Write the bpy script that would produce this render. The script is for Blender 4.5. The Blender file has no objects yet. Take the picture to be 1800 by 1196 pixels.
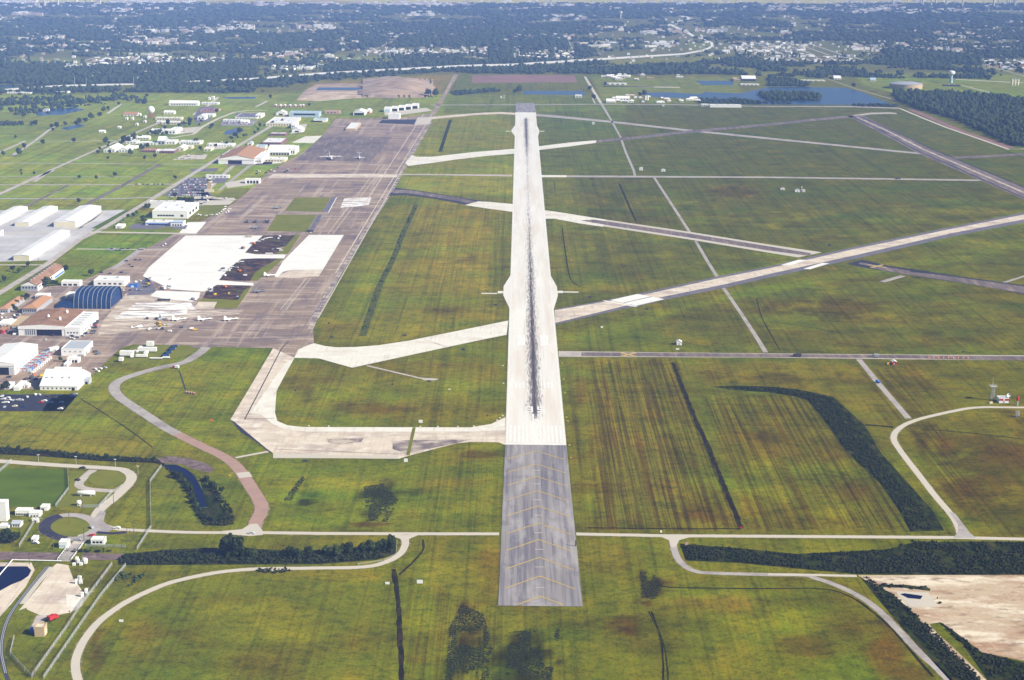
import bpy, math, random
import numpy as np
from mathutils import Vector, Matrix
from mathutils.geometry import tessellate_polygon
random.seed(7)
S = bpy.context.scene
C = S.collection
PI = math.pi

# ------------------------------------------------------------------ camera
F = 2750.0                       # focal length in pixels of the 1800-wide photograph
ROLL, PITCH, YAW, HC = 0.0100, math.atan(692.1 / 2750.0), 0.0029, 380.0
cam_d = bpy.data.cameras.new('camera'); cam = bpy.data.objects.new('camera', cam_d); C.objects.link(cam)
cam_d.sensor_width = 36.0; cam_d.lens = 36.0 * F / 1800.0
cam_d.clip_start = 5.0; cam_d.clip_end = 80000.0
RM = Matrix.Rotation(YAW, 3, 'Z') @ Matrix.Rotation(PI / 2 - PITCH, 3, 'X') @ Matrix.Rotation(ROLL, 3, 'Z')
cam.matrix_world = Matrix.Translation((0, 0, HC)) @ RM.to_4x4()
S.camera = cam

# ------------------------------------------------------------------ light
SUN_EL, SUN_AZ = math.radians(33.0), math.atan2(1.0, -0.42)     # azimuth from +Y towards +X
to_sun = Vector((math.sin(SUN_AZ) * math.cos(SUN_EL), math.cos(SUN_AZ) * math.cos(SUN_EL), math.sin(SUN_EL)))
sun_d = bpy.data.lights.new('sun', 'SUN'); sun_d.energy = 5.0; sun_d.angle = math.radians(0.5); sun_d.color = (1.0, 0.93, 0.80)
sun = bpy.data.objects.new('sun', sun_d); C.objects.link(sun)
sun.rotation_euler = (-to_sun).to_track_quat('-Z', 'Y').to_euler(); sun.location = (300, -300, 900)
world = bpy.data.worlds.new('World'); S.world = world; world.use_nodes = True
wn = world.node_tree; wn.nodes.clear()
sky = wn.nodes.new('ShaderNodeTexSky'); sky.sky_type = 'NISHITA'; sky.sun_disc = False
sky.sun_elevation = SUN_EL; sky.sun_rotation = SUN_AZ; sky.air_density = 1.0; sky.dust_density = 0.6
bg = wn.nodes.new('ShaderNodeBackground'); bg.inputs[1].default_value = 0.05
wo = wn.nodes.new('ShaderNodeOutputWorld')
wn.links.new(sky.outputs[0], bg.inputs[0]); wn.links.new(bg.outputs[0], wo.inputs[0])
S.view_settings.view_transform = 'Standard'; S.view_settings.look = 'None'
S.view_settings.gamma = 1.0; S.view_settings.use_curve_mapping = False
S.view_settings.exposure = 0.72
S.render.engine = 'CYCLES'
S.cycles.max_bounces = 4; S.cycles.diffuse_bounces = 2; S.cycles.glossy_bounces = 2; S.cycles.volume_bounces = 1
S.cycles.transparent_max_bounces = 12
S.cycles.use_denoising = True

# ------------------------------------------------------------------ photo pixel -> point of the ground
def G(px, py, z=0.0):
    d = RM @ Vector(((px - 900.0) / F, -(py - 598.0) / F, -1.0))
    t = (z - HC) / d.z
    return Vector((d.x * t, d.y * t, z))
def mpp(y): return 391.9 / (y + 94.0)          # metres per photo pixel, across, at that row
RI = np.array(RM.transposed())
def proj(X, Y):                                 # ground points -> photo pixels (numpy)
    d = np.stack([X, Y, np.full_like(X, -HC)], 0)
    c = RI @ d
    w = np.where(c[2] < -1, -c[2], 1.0)
    px = 900 + F * c[0] / w; py = 598 - F * c[1] / w
    bad = c[2] >= -1
    px[bad] = -1e5; py[bad] = 1e5
    return px, py
def inpoly(x, y, P):
    r = np.zeros(x.shape, bool); n = len(P)
    for i in range(n):
        (x1, y1), (x2, y2) = P[i], P[i - 1]
        if y1 == y2: continue
        r ^= ((y1 > y) != (y2 > y)) & (x < (x2 - x1) * (y - y1) / (y2 - y1) + x1)
    return r
def hash2(i, j, s):
    h = (i * 374761393 + j * 668265263 + s * 974711) & 0xffffffff
    h = ((h ^ (h >> 13)) * 1274126177) & 0xffffffff
    return ((h ^ (h >> 16)) & 0xffff) / 65535.0
def vnoise(x, y, s, seed=0):
    x = np.asarray(x, float) / s; y = np.asarray(y, float) / s
    i = np.floor(x).astype(np.int64); j = np.floor(y).astype(np.int64)
    u = x - i; v = y - j; u = u * u * (3 - 2 * u); v = v * v * (3 - 2 * v)
    a, b, c, d = hash2(i, j, seed), hash2(i + 1, j, seed), hash2(i, j + 1, seed), hash2(i + 1, j + 1, seed)
    return (a * (1 - u) + b * u) * (1 - v) + (c * (1 - u) + d * u) * v
def fbm(x, y, s, seed=0):
    return 0.5 * vnoise(x, y, s, seed) + 0.3 * vnoise(x, y, s / 2.3, seed + 5) + 0.2 * vnoise(x, y, s / 5.1, seed + 9)

# ------------------------------------------------------------------ materials
def new_mat(name):
    m = bpy.data.materials.new(name); m.use_nodes = True
    nt = m.node_tree; b = nt.nodes['Principled BSDF']
    b.inputs['Roughness'].default_value = 0.85
    b.inputs['Specular IOR Level'].default_value = 0.2
    return m, nt, b
def col4(c): return (c[0], c[1], c[2], 1.0)
def layer(nt, src, pos, L, seed):
    """L = (colour, (sx, sy), lo, hi, amount[, detail])"""
    c, sc, lo, hi, am = L[:5]
    mp = nt.nodes.new('ShaderNodeMapping'); mp.inputs['Scale'].default_value = (sc[0], sc[1], sc[0]); mp.inputs['Location'].default_value = (seed * 13.7, seed * 7.3, seed * 1.9)
    nt.links.new(pos, mp.inputs['Vector'])
    nz = nt.nodes.new('ShaderNodeTexNoise'); nz.inputs['Scale'].default_value = 1.0; nz.inputs['Detail'].default_value = L[5] if len(L) > 5 else 4.0
    nz.inputs['Roughness'].default_value = 0.6
    nt.links.new(mp.outputs[0], nz.inputs['Vector'])
    mr = nt.nodes.new('ShaderNodeMapRange'); mr.inputs[1].default_value = lo; mr.inputs[2].default_value = hi; mr.inputs[4].default_value = am
    nt.links.new(nz.outputs['Fac'], mr.inputs[0])
    mx = nt.nodes.new('ShaderNodeMix'); mx.data_type = 'RGBA'
    if c == 'x' or c[0] == 'm': mx.blend_type = 'MULTIPLY'
    nt.links.new(mr.outputs[0], mx.inputs['Factor']); nt.links.new(src, mx.inputs['A'])
    mx.inputs['B'].default_value = col4((0.35, 0.35, 0.35) if c == 'x' else c[1] if c[0] == 'm' else c)
    return mx.outputs['Result']
def mat(name, base, layers=(), rough=0.85, grid=None, metal=0.0, attr=None, spec=0.2, rows=False):
    m, nt, b = new_mat(name)
    b.inputs['Roughness'].default_value = rough; b.inputs['Metallic'].default_value = metal
    b.inputs['Specular IOR Level'].default_value = spec
    if attr:
        a = nt.nodes.new('ShaderNodeAttribute'); a.attribute_name = attr; src = a.outputs['Color']
    else:
        r = nt.nodes.new('ShaderNodeRGB'); r.outputs[0].default_value = col4(base); src = r.outputs[0]
    g = nt.nodes.new('ShaderNodeNewGeometry'); pos = g.outputs['Position']
    for i, L in enumerate(layers): src = layer(nt, src, pos, L, i + 1 + ((len(name) * 37 + ord(name[0]) * 11) % 20))
    if rows:                                       # drilled rows of a cropped field, where the sheet's alpha says so
        for sc, lo, hi, mc in (((.30, .0035), .46, .58, (.62, .52, .55)), ((.11, .002), .48, .62, (1.18, 1.05, .95)), ((.75, .006), .48, .60, (.62, .58, .6))):
            mp = nt.nodes.new('ShaderNodeMapping'); mp.inputs['Scale'].default_value = (sc[0], sc[1], 1); mp.inputs['Rotation'].default_value = (0, 0, .06); nt.links.new(pos, mp.inputs['Vector'])
            nz = nt.nodes.new('ShaderNodeTexNoise'); nz.inputs['Scale'].default_value = 1.0; nz.inputs['Detail'].default_value = 3.0; nt.links.new(mp.outputs[0], nz.inputs['Vector'])
            mr = nt.nodes.new('ShaderNodeMapRange'); mr.inputs[1].default_value = lo; mr.inputs[2].default_value = hi; nt.links.new(nz.outputs['Fac'], mr.inputs[0])
            mu = nt.nodes.new('ShaderNodeMath'); mu.operation = 'MULTIPLY'; nt.links.new(mr.outputs[0], mu.inputs[0]); nt.links.new(a.outputs['Alpha'], mu.inputs[1])
            mx = nt.nodes.new('ShaderNodeMix'); mx.data_type = 'RGBA'; mx.blend_type = 'MULTIPLY'; nt.links.new(mu.outputs[0], mx.inputs['Factor']); nt.links.new(src, mx.inputs['A']); mx.inputs['B'].default_value = col4(mc); src = mx.outputs['Result']
    if grid:                                       # slab joints: (colour, width, height, mortar, amount)
        bt = nt.nodes.new('ShaderNodeTexBrick'); bt.offset = 0.0; bt.squash = 1.0
        bt.inputs['Scale'].default_value = 1.0; bt.inputs['Brick Width'].default_value = grid[1]; bt.inputs['Row Height'].default_value = grid[2]
        bt.inputs['Mortar Size'].default_value = grid[3]; bt.inputs['Mortar Smooth'].default_value = 0.3
        nt.links.new(pos, bt.inputs['Vector'])
        mm = nt.nodes.new('ShaderNodeMath'); mm.operation = 'MULTIPLY'; mm.inputs[1].default_value = grid[4]
        nt.links.new(bt.outputs['Fac'], mm.inputs[0])
        mx = nt.nodes.new('ShaderNodeMix'); mx.data_type = 'RGBA'
        nt.links.new(mm.outputs[0], mx.inputs['Factor']); nt.links.new(src, mx.inputs['A']); mx.inputs['B'].default_value = col4(grid[0])
        src = mx.outputs['Result']
    nt.links.new(src, b.inputs['Base Color'])
    return m
M = {}
def flat(key, c, rough=0.6, var=0.25, sc=0.6, **k):
    M[key] = mat(key, c, [((c[0] * 0.55, c[1] * 0.55, c[2] * 0.55), (sc, sc), 0.45, 0.75, var)], rough, **k)
for k, c, r in [('white_paint', (.82, .82, .80), .5), ('cream_wall', (.68, .63, .47), .7), ('grey_wall', (.36, .38, .42), .7), ('tan_wall', (.50, .38, .24), .8),
                ('brown_roof', (.30, .17, .105), .9), ('orange_roof', (.40, .22, .12), .9), ('white_roof', (.84, .84, .82), .6), ('grey_roof', (.42, .45, .50), .6),
                ('blue_roof', (.42, .55, .66), .5), ('dark_grey', (.06, .06, .075), .7), ('red_paint', (.45, .03, .03), .5), ('orange_paint', (.65, .16, .02), .5),
                ('yellow_paint', (.65, .42, .04), .5), ('blue_paint', (.03, .16, .55), .5), ('pink_wall', (.52, .33, .28), .8), ('steel', (.42, .43, .45), .45),
                ('wood_pole', (.13, .10, .08), .9), ('rubber', (.02, .02, .02), .8), ('silver', (.5, .52, .55), .35), ('green_paint', (.05, .16, .07), .6),
                ('jet_grey', (.16, .17, .19), .5), ('purple_brick', (.22, .11, .12), .85), ('bark', (.10, .07, .05), .95)]:
    flat(k, c, r)
M['navy_fabric'] = mat('navy_fabric', (.010, .040, .13), [((.004, .012, .06), (.18, .6), .4, .7, .6), ((.03, .09, .20), (.5, .12), .5, .8, .35)], .5)
M['dark_opening'] = mat('dark_opening', (.006, .007, .018), [((.03, .03, .06), (.4, .4), .5, .8, .5)], .6)
M['glass'] = mat('glass', (.015, .02, .035), [((.06, .08, .12), (.5, .5), .5, .8, .6)], .12, spec=.6)
M['marking_white'] = mat('marking_white', (.80, .795, .76), [((.70, .68, .63), (.6, .10), .42, .62, .85)], .6)
M['marking_yellow'] = mat('marking_yellow', (.55, .38, .075), [((.27, .25, .24), (.35, .8), .42, .66, .8)], .7)
M['white_roof'] = mat('white_roof', (.80, .80, .78), [((.60, .59, .56), (.04, .10), .48, .68, .6), ((.45, .42, .38), (.5, .04), .60, .74, .5)], .6, grid=((.45, .45, .46), 3.1, 14., .10, .55))
M['brown_roof'] = mat('brown_roof', (.30, .17, .105), [((.20, .115, .08), (.05, .12), .46, .66, .8), ((.42, .29, .21), (.3, .06), .54, .70, .6)], .9, grid=((.20, .11, .08), 2.4, 9., .10, .5))
M['town_roofs'] = mat('town_roofs', (.78, .76, .72), [((.42, .30, .24), (.018, .018), .50, .51, .85), ((.30, .32, .37), (.031, .031), .56, .57, .85)], .7)
M['highway'] = mat('highway', (.74, .72, .67), [((.6, .57, .52), (.02, .02), .5, .7, .5)], .8)
# pavements
M['asphalt_overrun'] = mat('asphalt_overrun', (.275, .255, .25), [((.13, .12, .155), (.35, .008), .44, .6, .75), ((.41, .385, .375), (.10, .02), .5, .68, .75), ((.10, .09, .11), (.03, .05), .58, .72, .5), ((.33, .32, .37), (1.4, .02), .5, .7, .5)], .8,
    grid=((.10, .09, .12), 3.9, 400., .035, .75))
M['old_asphalt'] = mat('old_asphalt', (.185, .148, .138), [((.085, .068, .075), (.02, .012), .42, .66, .8), ((.38, .29, .25), (.16, .02), .5, .68, .6), ((.10, .07, .09), (.25, .012), .5, .66, .6)], .85)
M['apron'] = mat('apron', (.31, .225, .165), [((.175, .130, .125), (.006, .010), .42, .62, .8), ((.50, .40, .31), (.014, .08), .50, .66, .8), ((.48, .38, .30), (.12, .005), .53, .66, .75), ((.14, .11, .13), (.06, .010), .54, .68, .65), ((.11, .09, .12), (.02, .05), .60, .72, .6), ('x', (.9, .25), .45, .7, .3)], .85,
    grid=((.13, .10, .115), 7.6, 7.6, .14, .5))
M['pad_dark'] = mat('pad_dark', (.22, .175, .17), [((.52, .44, .36), (.05, .10), .44, .58, .95), ((.06, .045, .075), (.05, .06), .48, .66, .8), ((.45, .38, .32), (.13, .004), .56, .66, .8)], .85, grid=((.34, .28, .24), 7.6, 7.6, .12, .4))
M['worn_tan'] = mat('worn_tan', (.40, .32, .25), [((.66, .58, .48), (.03, .12), .47, .60, .9), ((.20, .155, .15), (.04, .14), .55, .66, .8), ((.80, .78, .72), (.05, .25), .60, .68, .9), ((.10, .08, .11), (.06, .2), .66, .72, .9)], .85, grid=((.2, .16, .15), 7.6, 7.6, .14, .4))
M['worn_slab'] = mat('worn_slab', (.86, .85, .82), [((.34, .28, .27), (.035, .13), .48, .58, .92), ((.16, .14, .19), (.05, .16), .58, .68, .85), ((.7, .63, .54), (.2, .1), .5, .7, .6)], .85)
M['tan_concrete'] = mat('tan_concrete', (.64, .55, .44), [((.36, .28, .25), (.02, .06), .46, .66, .75), ((.82, .77, .68), (.10, .10), .5, .7, .6), ((.40, .32, .28), (.35, .03), .54, .68, .5)], .85,
    grid=((.34, .27, .24), 7.6, 7.6, .10, .4))
M['white_concrete'] = mat('white_concrete', (.72, .69, .61), [((.56, .50, .42), (.02, .05), .48, .70, .75), ((.80, .785, .73), (.15, .08), .5, .7, .7), ((.46, .40, .35), (.25, .02), .56, .70, .5)], .8, grid=((.46, .41, .36), 7.6, 7.6, .09, .45))
M['bright_concrete'] = mat('bright_concrete', (.78, .77, .73), [((.66, .63, .58), (.03, .05), .50, .72, .55), ((.5, .46, .42), (.3, .06), .60, .74, .4)], .7, grid=((.55, .52, .49), 7.6, 7.6, .08, .5))
M['dark_asphalt'] = mat('dark_asphalt', (.028, .028, .05), [((.065, .06, .085), (.1, .1), .5, .7, .7)], .8)
M['mid_asphalt'] = mat('mid_asphalt', (.15, .14, .175), [((.08, .075, .10), (.06, .06), .45, .7, .7), ((.26, .24, .26), (.4, .1), .5, .7, .5)], .85)
M['road'] = mat('road', (.46, .41, .37), [((.30, .26, .25), (.08, .08), .45, .68, .7), ((.60, .56, .50), (.3, .3), .5, .7, .5)], .85)
M['grey_road'] = mat('grey_road', (.38, .345, .325), [((.23, .20, .20), (.05, .05), .45, .68, .8), ((.50, .47, .45), (.3, .3), .5, .7, .5)], .85)
M['red_road'] = mat('red_road', (.38, .245, .20), [((.28, .19, .165), (.1, .1), .45, .7, .6)], .85)
M['pale_road'] = mat('pale_road', (.54, .49, .41), [((.48, .45, .42), (.06, .06), .45, .7, .6)], .85)
M['hangar_pad'] = mat('hangar_pad', (.42, .41, .42), [((.56, .55, .55), (.02, .02), .42, .62, .8), ((.27, .26, .28), (.5, .012), .56, .7, .5)], .85)
M['lot_light'] = mat('lot_light', (.27, .25, .275), [((.20, .18, .20), (.1, .1), .45, .7, .6)], .85)
M['dirt'] = mat('dirt', (.50, .39, .27), [((.36, .20, .12), (.012, .030), .47, .60, .85), ((.74, .66, .52), (.025, .06), .50, .62, .85), ((.24, .15, .10), (.06, .12), .56, .68, .75), ((.66, .58, .46), (.2, .25), .55, .7, .5), ('x', (.5, .6), .55, .7, .4)], .95)
M['soil'] = mat('soil', (.055, .034, .030), [((.20, .11, .07), (.08, .16), .52, .62, .8), ((.10, .10, .02), (.03, .05), .58, .66, .8), ((.010, .008, .02), (.08, .10), .48, .66, .7), ((.45, .38, .33), (.09, .16), .66, .74, .7)], .95, spec=.03)
M['ditch_dark'] = mat('ditch_dark', (.014, .011, .006), [((.055, .032, .014), (.3, .12), .5, .62, .8), ((.03, .04, .008), (.1, .1), .5, .7, .7)], .95, spec=.03)
M['ditch_green'] = mat('ditch_green', (.030, .042, .008), [((.008, .012, .004), (.25, .12), .42, .58, .9), ((.085, .07, .02), (.1, .07), .52, .7, .7)], .95, spec=.03)
M['bank_earth'] = mat('bank_earth', (.18, .13, .13), [((.08, .055, .065), (.15, .25), .45, .65, .8), ((.32, .27, .24), (.2, .2), .55, .7, .6)], .95, spec=.03)
M['infield'] = mat('infield', (.17, .175, .018), [((.11, .135, .014), (.03, .04), .42, .65, .7), ((.20, .19, .035), (.06, .02), .5, .7, .5)], .95, spec=.03)
M['ditch_soft'] = mat('ditch_soft', (.085, .095, .018), [((.025, .035, .008), (.16, .10), .48, .62, .85), ((.12, .09, .03), (.1, .06), .54, .68, .6)], .95, spec=.03)
M['heap'] = mat('heap', (.40, .29, .20), [((.22, .16, .14), (.02, .03), .45, .62, .85), ((.45, .36, .28), (.03, .02), .52, .66, .8)], .95)
M['lawn'] = mat('lawn', (.090, .135, .006), [((.055, .095, .006), (.03, .05), .42, .65, .7)], .95, spec=.03)
M['fallow'] = mat('fallow', (.26, .14, .12), [((.16, .10, .08), (.02, .03), .42, .65, .7)], .95)
# water
m_, nt_, b_ = new_mat('water'); b_.inputs['Base Color'].default_value = (.014, .055, .13, 1); b_.inputs['Roughness'].default_value = .25; b_.inputs['Specular IOR Level'].default_value = .22
nz_ = nt_.nodes.new('ShaderNodeTexNoise'); nz_.inputs['Scale'].default_value = .4; bp_ = nt_.nodes.new('ShaderNodeBump'); bp_.inputs['Strength'].default_value = .25
g_ = nt_.nodes.new('ShaderNodeNewGeometry'); nt_.links.new(g_.outputs['Position'], nz_.inputs['Vector']); nt_.links.new(nz_.outputs['Fac'], bp_.inputs['Height']); nt_.links.new(bp_.outputs[0], b_.inputs['Normal'])
M['water'] = m_
m_, nt_, b_ = new_mat('dark_water'); b_.inputs['Base Color'].default_value = (.002, .006, .045, 1); b_.inputs['Roughness'].default_value = .3; b_.inputs['Specular IOR Level'].default_value = .04
M['dark_water'] = m_
M['verge_dirt'] = mat('verge_dirt', (.17, .15, .035), [((.30, .25, .15), (.25, .25), .48, .60, .9), ((.07, .075, .012), (.12, .12), .5, .62, .8)], .95, spec=.03)
# foliage: clumps lighter and darker
def foliage(key, a, b2, c):
    M[key] = mat(key, a, [(b2, (.35, .35), .42, .62, .9), (c, (.9, .9), .52, .7, .8)], .9)
foliage('leaf_dark', (.016, .028, .008), (.034, .048, .010), (.007, .012, .005))
foliage('leaf_mid', (.038, .062, .014), (.065, .085, .018), (.018, .030, .010))
foliage('leaf_far', (.018, .036, .014), (.045, .062, .020), (.009, .018, .010))
foliage('scrub', (.010, .017, .004), (.034, .040, .008), (.004, .006, .002))
M['grass_tuft'] = mat('grass_tuft', (.08, .07, .02), [((.10, .05, .02), (.1, .1), .45, .7, .7)], .95)
# chain link: a real see-through weave seen from far away
m_, nt_, b_ = new_mat('chain_link'); b_.inputs['Base Color'].default_value = (.38, .40, .40, 1)
tr_ = nt_.nodes.new('ShaderNodeBsdfTransparent'); mxs = nt_.nodes.new('ShaderNodeMixShader'); mxs.inputs[0].default_value = .42
out_ = nt_.nodes['Material Output']; nt_.links.new(tr_.outputs[0], mxs.inputs[1]); nt_.links.new(b_.outputs[0], mxs.inputs[2]); nt_.links.new(mxs.outputs[0], out_.inputs[0])
M['chain_link'] = m_
# runway: cream-white slabs with rubber marks along the middle
XL, XR = G(888, 783).x, G(995.6, 783.6).x; XC = (XL + XR) / 2
m_, nt_, b_ = new_mat('runway_concrete'); b_.inputs['Roughness'].default_value = .8
g_ = nt_.nodes.new('ShaderNodeNewGeometry'); pos_ = g_.outputs['Position']
r_ = nt_.nodes.new('ShaderNodeRGB'); r_.outputs[0].default_value = (.72, .70, .65, 1); src_ = r_.outputs[0]
for i, L in enumerate([((.64, .57, .49), (.06, .004), .45, .65, .8), ((.78, .765, .71), (.10, .01), .5, .68, .7), ((.56, .50, .44), (.5, .01), .56, .72, .45)]): src_ = layer(nt_, src_, pos_, L, i + 2)
sx = nt_.nodes.new('ShaderNodeSeparateXYZ'); nt_.links.new(pos_, sx.inputs[0])
def mth(op, a, b=None, c=None):
    n = nt_.nodes.new('ShaderNodeMath'); n.operation = op
    for i, v in enumerate((a, b, c)):
        if v is None: continue
        if isinstance(v, (int, float)): n.inputs[i].default_value = v
        else: nt_.links.new(v, n.inputs[i])
    return n.outputs[0]
dx_ = mth('SUBTRACT', sx.outputs[0], XC)
def rubber(src, width, sc, lo, hi, am, seed, colour):
    q = mth('DIVIDE', dx_, width); q = mth('MULTIPLY', q, q); q = mth('MULTIPLY', q, -1.0); ga = mth('EXPONENT', q)
    mp = nt_.nodes.new('ShaderNodeMapping'); mp.inputs['Scale'].default_value = sc; mp.inputs['Location'].default_value = (seed, seed * 2.1, 0); nt_.links.new(pos_, mp.inputs['Vector'])
    nz = nt_.nodes.new('ShaderNodeTexNoise'); nz.inputs['Scale'].default_value = 1.0; nz.inputs['Detail'].default_value = 5.0; nz.inputs['Roughness'].default_value = .65; nt_.links.new(mp.outputs[0], nz.inputs['Vector'])
    # rubber is laid down where wheels touch: heavy at both ends of the runway, thin in its middle
    e1 = nt_.nodes.new('ShaderNodeMapRange'); e1.inputs[1].default_value = 1500; e1.inputs[2].default_value = 2350; e1.inputs[3].default_value = 1.0; e1.inputs[4].default_value = .52; nt_.links.new(sx.outputs[1], e1.inputs[0])
    e2 = nt_.nodes.new('ShaderNodeMapRange'); e2.inputs[1].default_value = 2800; e2.inputs[2].default_value = 3250; e2.inputs[3].default_value = 0.0; e2.inputs[4].default_value = .42; nt_.links.new(sx.outputs[1], e2.inputs[0])
    e3 = nt_.nodes.new('ShaderNodeMapRange'); e3.inputs[1].default_value = 1205; e3.inputs[2].default_value = 1265; nt_.links.new(sx.outputs[1], e3.inputs[0])
    e4 = nt_.nodes.new('ShaderNodeMapRange'); e4.inputs[1].default_value = 3560; e4.inputs[2].default_value = 3640; e4.inputs[3].default_value = 1.0; e4.inputs[4].default_value = 0.0; nt_.links.new(sx.outputs[1], e4.inputs[0])
    en = mth('MULTIPLY', mth('MULTIPLY', mth('ADD', e1.outputs[0], e2.outputs[0]), e3.outputs[0]), e4.outputs[0])
    a = mth('MULTIPLY', ga, en)
    v = mth('ADD', nz.outputs['Fac'], mth('MULTIPLY', mth('SUBTRACT', a, 1.0), .42))
    mr = nt_.nodes.new('ShaderNodeMapRange'); mr.inputs[1].default_value = lo; mr.inputs[2].default_value = hi; mr.inputs[4].default_value = am; nt_.links.new(v, mr.inputs[0])
    mx = nt_.nodes.new('ShaderNodeMix'); mx.data_type = 'RGBA'; nt_.links.new(mr.outputs[0], mx.inputs['Factor']); nt_.links.new(src, mx.inputs['A']); mx.inputs['B'].default_value = col4(colour)
    return mx.outputs['Result']
src_ = rubber(src_, 10.5, (.7, .012, 1), .27, .60, .62, 3.0, (.36, .32, .31))
src_ = rubber(src_, 8.5, (.8, .07, 1), .38, .45, .85, 9.0, (.22, .19, .185))
src_ = rubber(src_, 5.2, (.9, .05, 1), .33, .50, .80, 5.0, (.13, .108, .115))
src_ = rubber(src_, 2.2, (1.8, .035, 1), .30, .46, .95, 17.0, (.06, .048, .062))
nt_.links.new(src_, b_.inputs['Base Color']); M['runway_concrete'] = m_

# ------------------------------------------------------------------ mesh building
class MB:
    def __init__(s): s.v = []; s.f = []; s.mi = []; s.cur = 0
    def add(s, vs, fs):
        o = len(s.v); s.v += [tuple(v) for v in vs]; s.f += [tuple(i + o for i in f) for f in fs]; s.mi += [s.cur] * len(fs); return s
    def box(s, x0, x1, y0, y1, z0, z1):
        return s.add([(x0, y0, z0), (x1, y0, z0), (x1, y1, z0), (x0, y1, z0), (x0, y0, z1), (x1, y0, z1), (x1, y1, z1), (x0, y1, z1)],
                     [(3, 2, 1, 0), (4, 5, 6, 7), (0, 1, 5, 4), (1, 2, 6, 5), (2, 3, 7, 6), (3, 0, 4, 7)])
    def tube(s, p, q, r, r2=None, n=8, cap=True):
        p = Vector(p); q = Vector(q); d = (q - p).normalized(); a = d.orthogonal().normalized(); b = d.cross(a); r2 = r if r2 is None else r2
        vs = []
        for c, rr in ((p, r), (q, r2)):
            for i in range(n):
                t = 2 * PI * i / n; vs.append(c + a * rr * math.cos(t) + b * rr * math.sin(t))
        fs = [(i, (i + 1) % n, n + (i + 1) % n, n + i) for i in range(n)]
        if cap: fs += [tuple(range(n))[::-1], tuple(range(n, 2 * n))]
        return s.add(vs, fs)
    def lathe(s, prof, n=16, axis='Z', at=(0, 0, 0)):
        """prof = [(r, h)...]; axis Z or Y"""
        vs = []
        for r, h in prof:
            for i in range(n):
                t = 2 * PI * i / n; x, y = r * math.cos(t), r * math.sin(t)
                vs.append((at[0] + x, at[1] + y, at[2] + h) if axis == 'Z' else ((at[0] + x, at[1] + h, at[2] + y) if axis == 'Y' else (at[0] + h, at[1] + x, at[2] + y)))
        fs = []
        for k in range(len(prof) - 1):
            for i in range(n):
                j = (i + 1) % n; fs.append((k * n + i, k * n + j, (k + 1) * n + j, (k + 1) * n + i))
        fs += [tuple(range(n))[::-1], tuple(range((len(prof) - 1) * n, len(prof) * n))]
        return s.add(vs, fs)
    def prism(s, poly, z0, z1):                    # flat outline, given thickness
        n = len(poly)
        tri = tessellate_polygon([[Vector((p[0], p[1], 0)) for p in poly]])
        vs = [(p[0], p[1], z0) for p in poly] + [(p[0], p[1], z1) for p in poly]
        fs = []
        for t in tri:
            a, b, c = [Vector((poly[i][0], poly[i][1], 0)) for i in t]
            if (b - a).cross(c - a).z < 0: t = (t[0], t[2], t[1])
            fs.append((t[0] + n, t[1] + n, t[2] + n)); fs.append((t[2], t[1], t[0]))
        for i in range(n):
            j = (i + 1) % n; fs.append((i, j, n + j, n + i))
        return s.add(vs, fs)
    def build(s, name, mats, parent=None, loc=None, smooth=False):
        me = bpy.data.meshes.new(name); me.from_pydata(s.v, [], s.f)
        if not isinstance(mats, (list, tuple)): mats = [mats]
        for m in mats: me.materials.append(M[m] if isinstance(m, str) else m)
        if len(mats) > 1: me.polygons.foreach_set('material_index', s.mi)
        if smooth: me.polygons.foreach_set('use_smooth', [True] * len(me.polygons))
        me.update()
        o = bpy.data.objects.new(name, me); C.objects.link(o)
        if parent: o.parent = parent
        if loc is not None: o.location = loc
        return o
def tag(o, label=None, cat=None, group=None, kind=None):
    if label: o['label'] = label
    if cat: o['category'] = cat
    if group: o['group'] = group
    if kind: o['kind'] = kind
    return o
def empty(name, loc, label, cat, group=None, rz=0.0):
    o = bpy.data.objects.new(name, None); C.objects.link(o); o.location = loc; o.rotation_euler = (0, 0, rz); o.empty_display_size = 3
    return tag(o, label, cat, group)
def copy_tree(src, loc, rz=0.0, label=None, group=None, mats=None, scale=None):
    r = src.copy(); C.objects.link(r); r.location = loc; r.rotation_euler = (0, 0, rz)
    if scale: r.scale = scale
    if label: r['label'] = label
    if group: r['group'] = group
    for ch in src.children:
        c = ch.copy(); C.objects.link(c); c.parent = r
        for g in ch.children:
            d = g.copy(); C.objects.link(d); d.parent = c
    return r
def sheet_faces(mb, pts, z):
    tri = tessellate_polygon([[Vector((p[0], p[1], 0)) for p in pts]])
    fs = []
    for t in tri:
        a, b, c = [Vector((pts[i][0], pts[i][1], 0)) for i in t]
        fs.append(t if (b - a).cross(c - a).z > 0 else (t[0], t[2], t[1]))
    mb.add([(p[0], p[1], z) for p in pts], fs)
def area(name, px, m, lev, kind='structure'):
    """sheet of ground cover outlined in the photo, lev = height level"""
    mb = MB()
    for P in (px if isinstance(px[0][0], (list, tuple)) else [px]):
        sheet_faces(mb, [G(x, y) for x, y in P], lev * 0.04)
    o = mb.build(name, m); return tag(o, kind=kind)
def smooth_line(P, n=6):
    if len(P) < 3: return [tuple(p) for p in P]
    out = []
    Q = [P[0]] + list(P) + [P[-1]]
    for i in range(1, len(Q) - 2):
        p0, p1, p2, p3 = Q[i - 1], Q[i], Q[i + 1], Q[i + 2]
        for k in range(n):
            t = k / n
            out.append(tuple(0.5 * ((2 * b) + (c - a) * t + (2 * a - 5 * b + 4 * c - d) * t * t + (3 * b - a - 3 * c + d) * t ** 3) for a, b, c, d in zip(p0, p1, p2, p3)))
    out.append(tuple(P[-1])); return out
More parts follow.
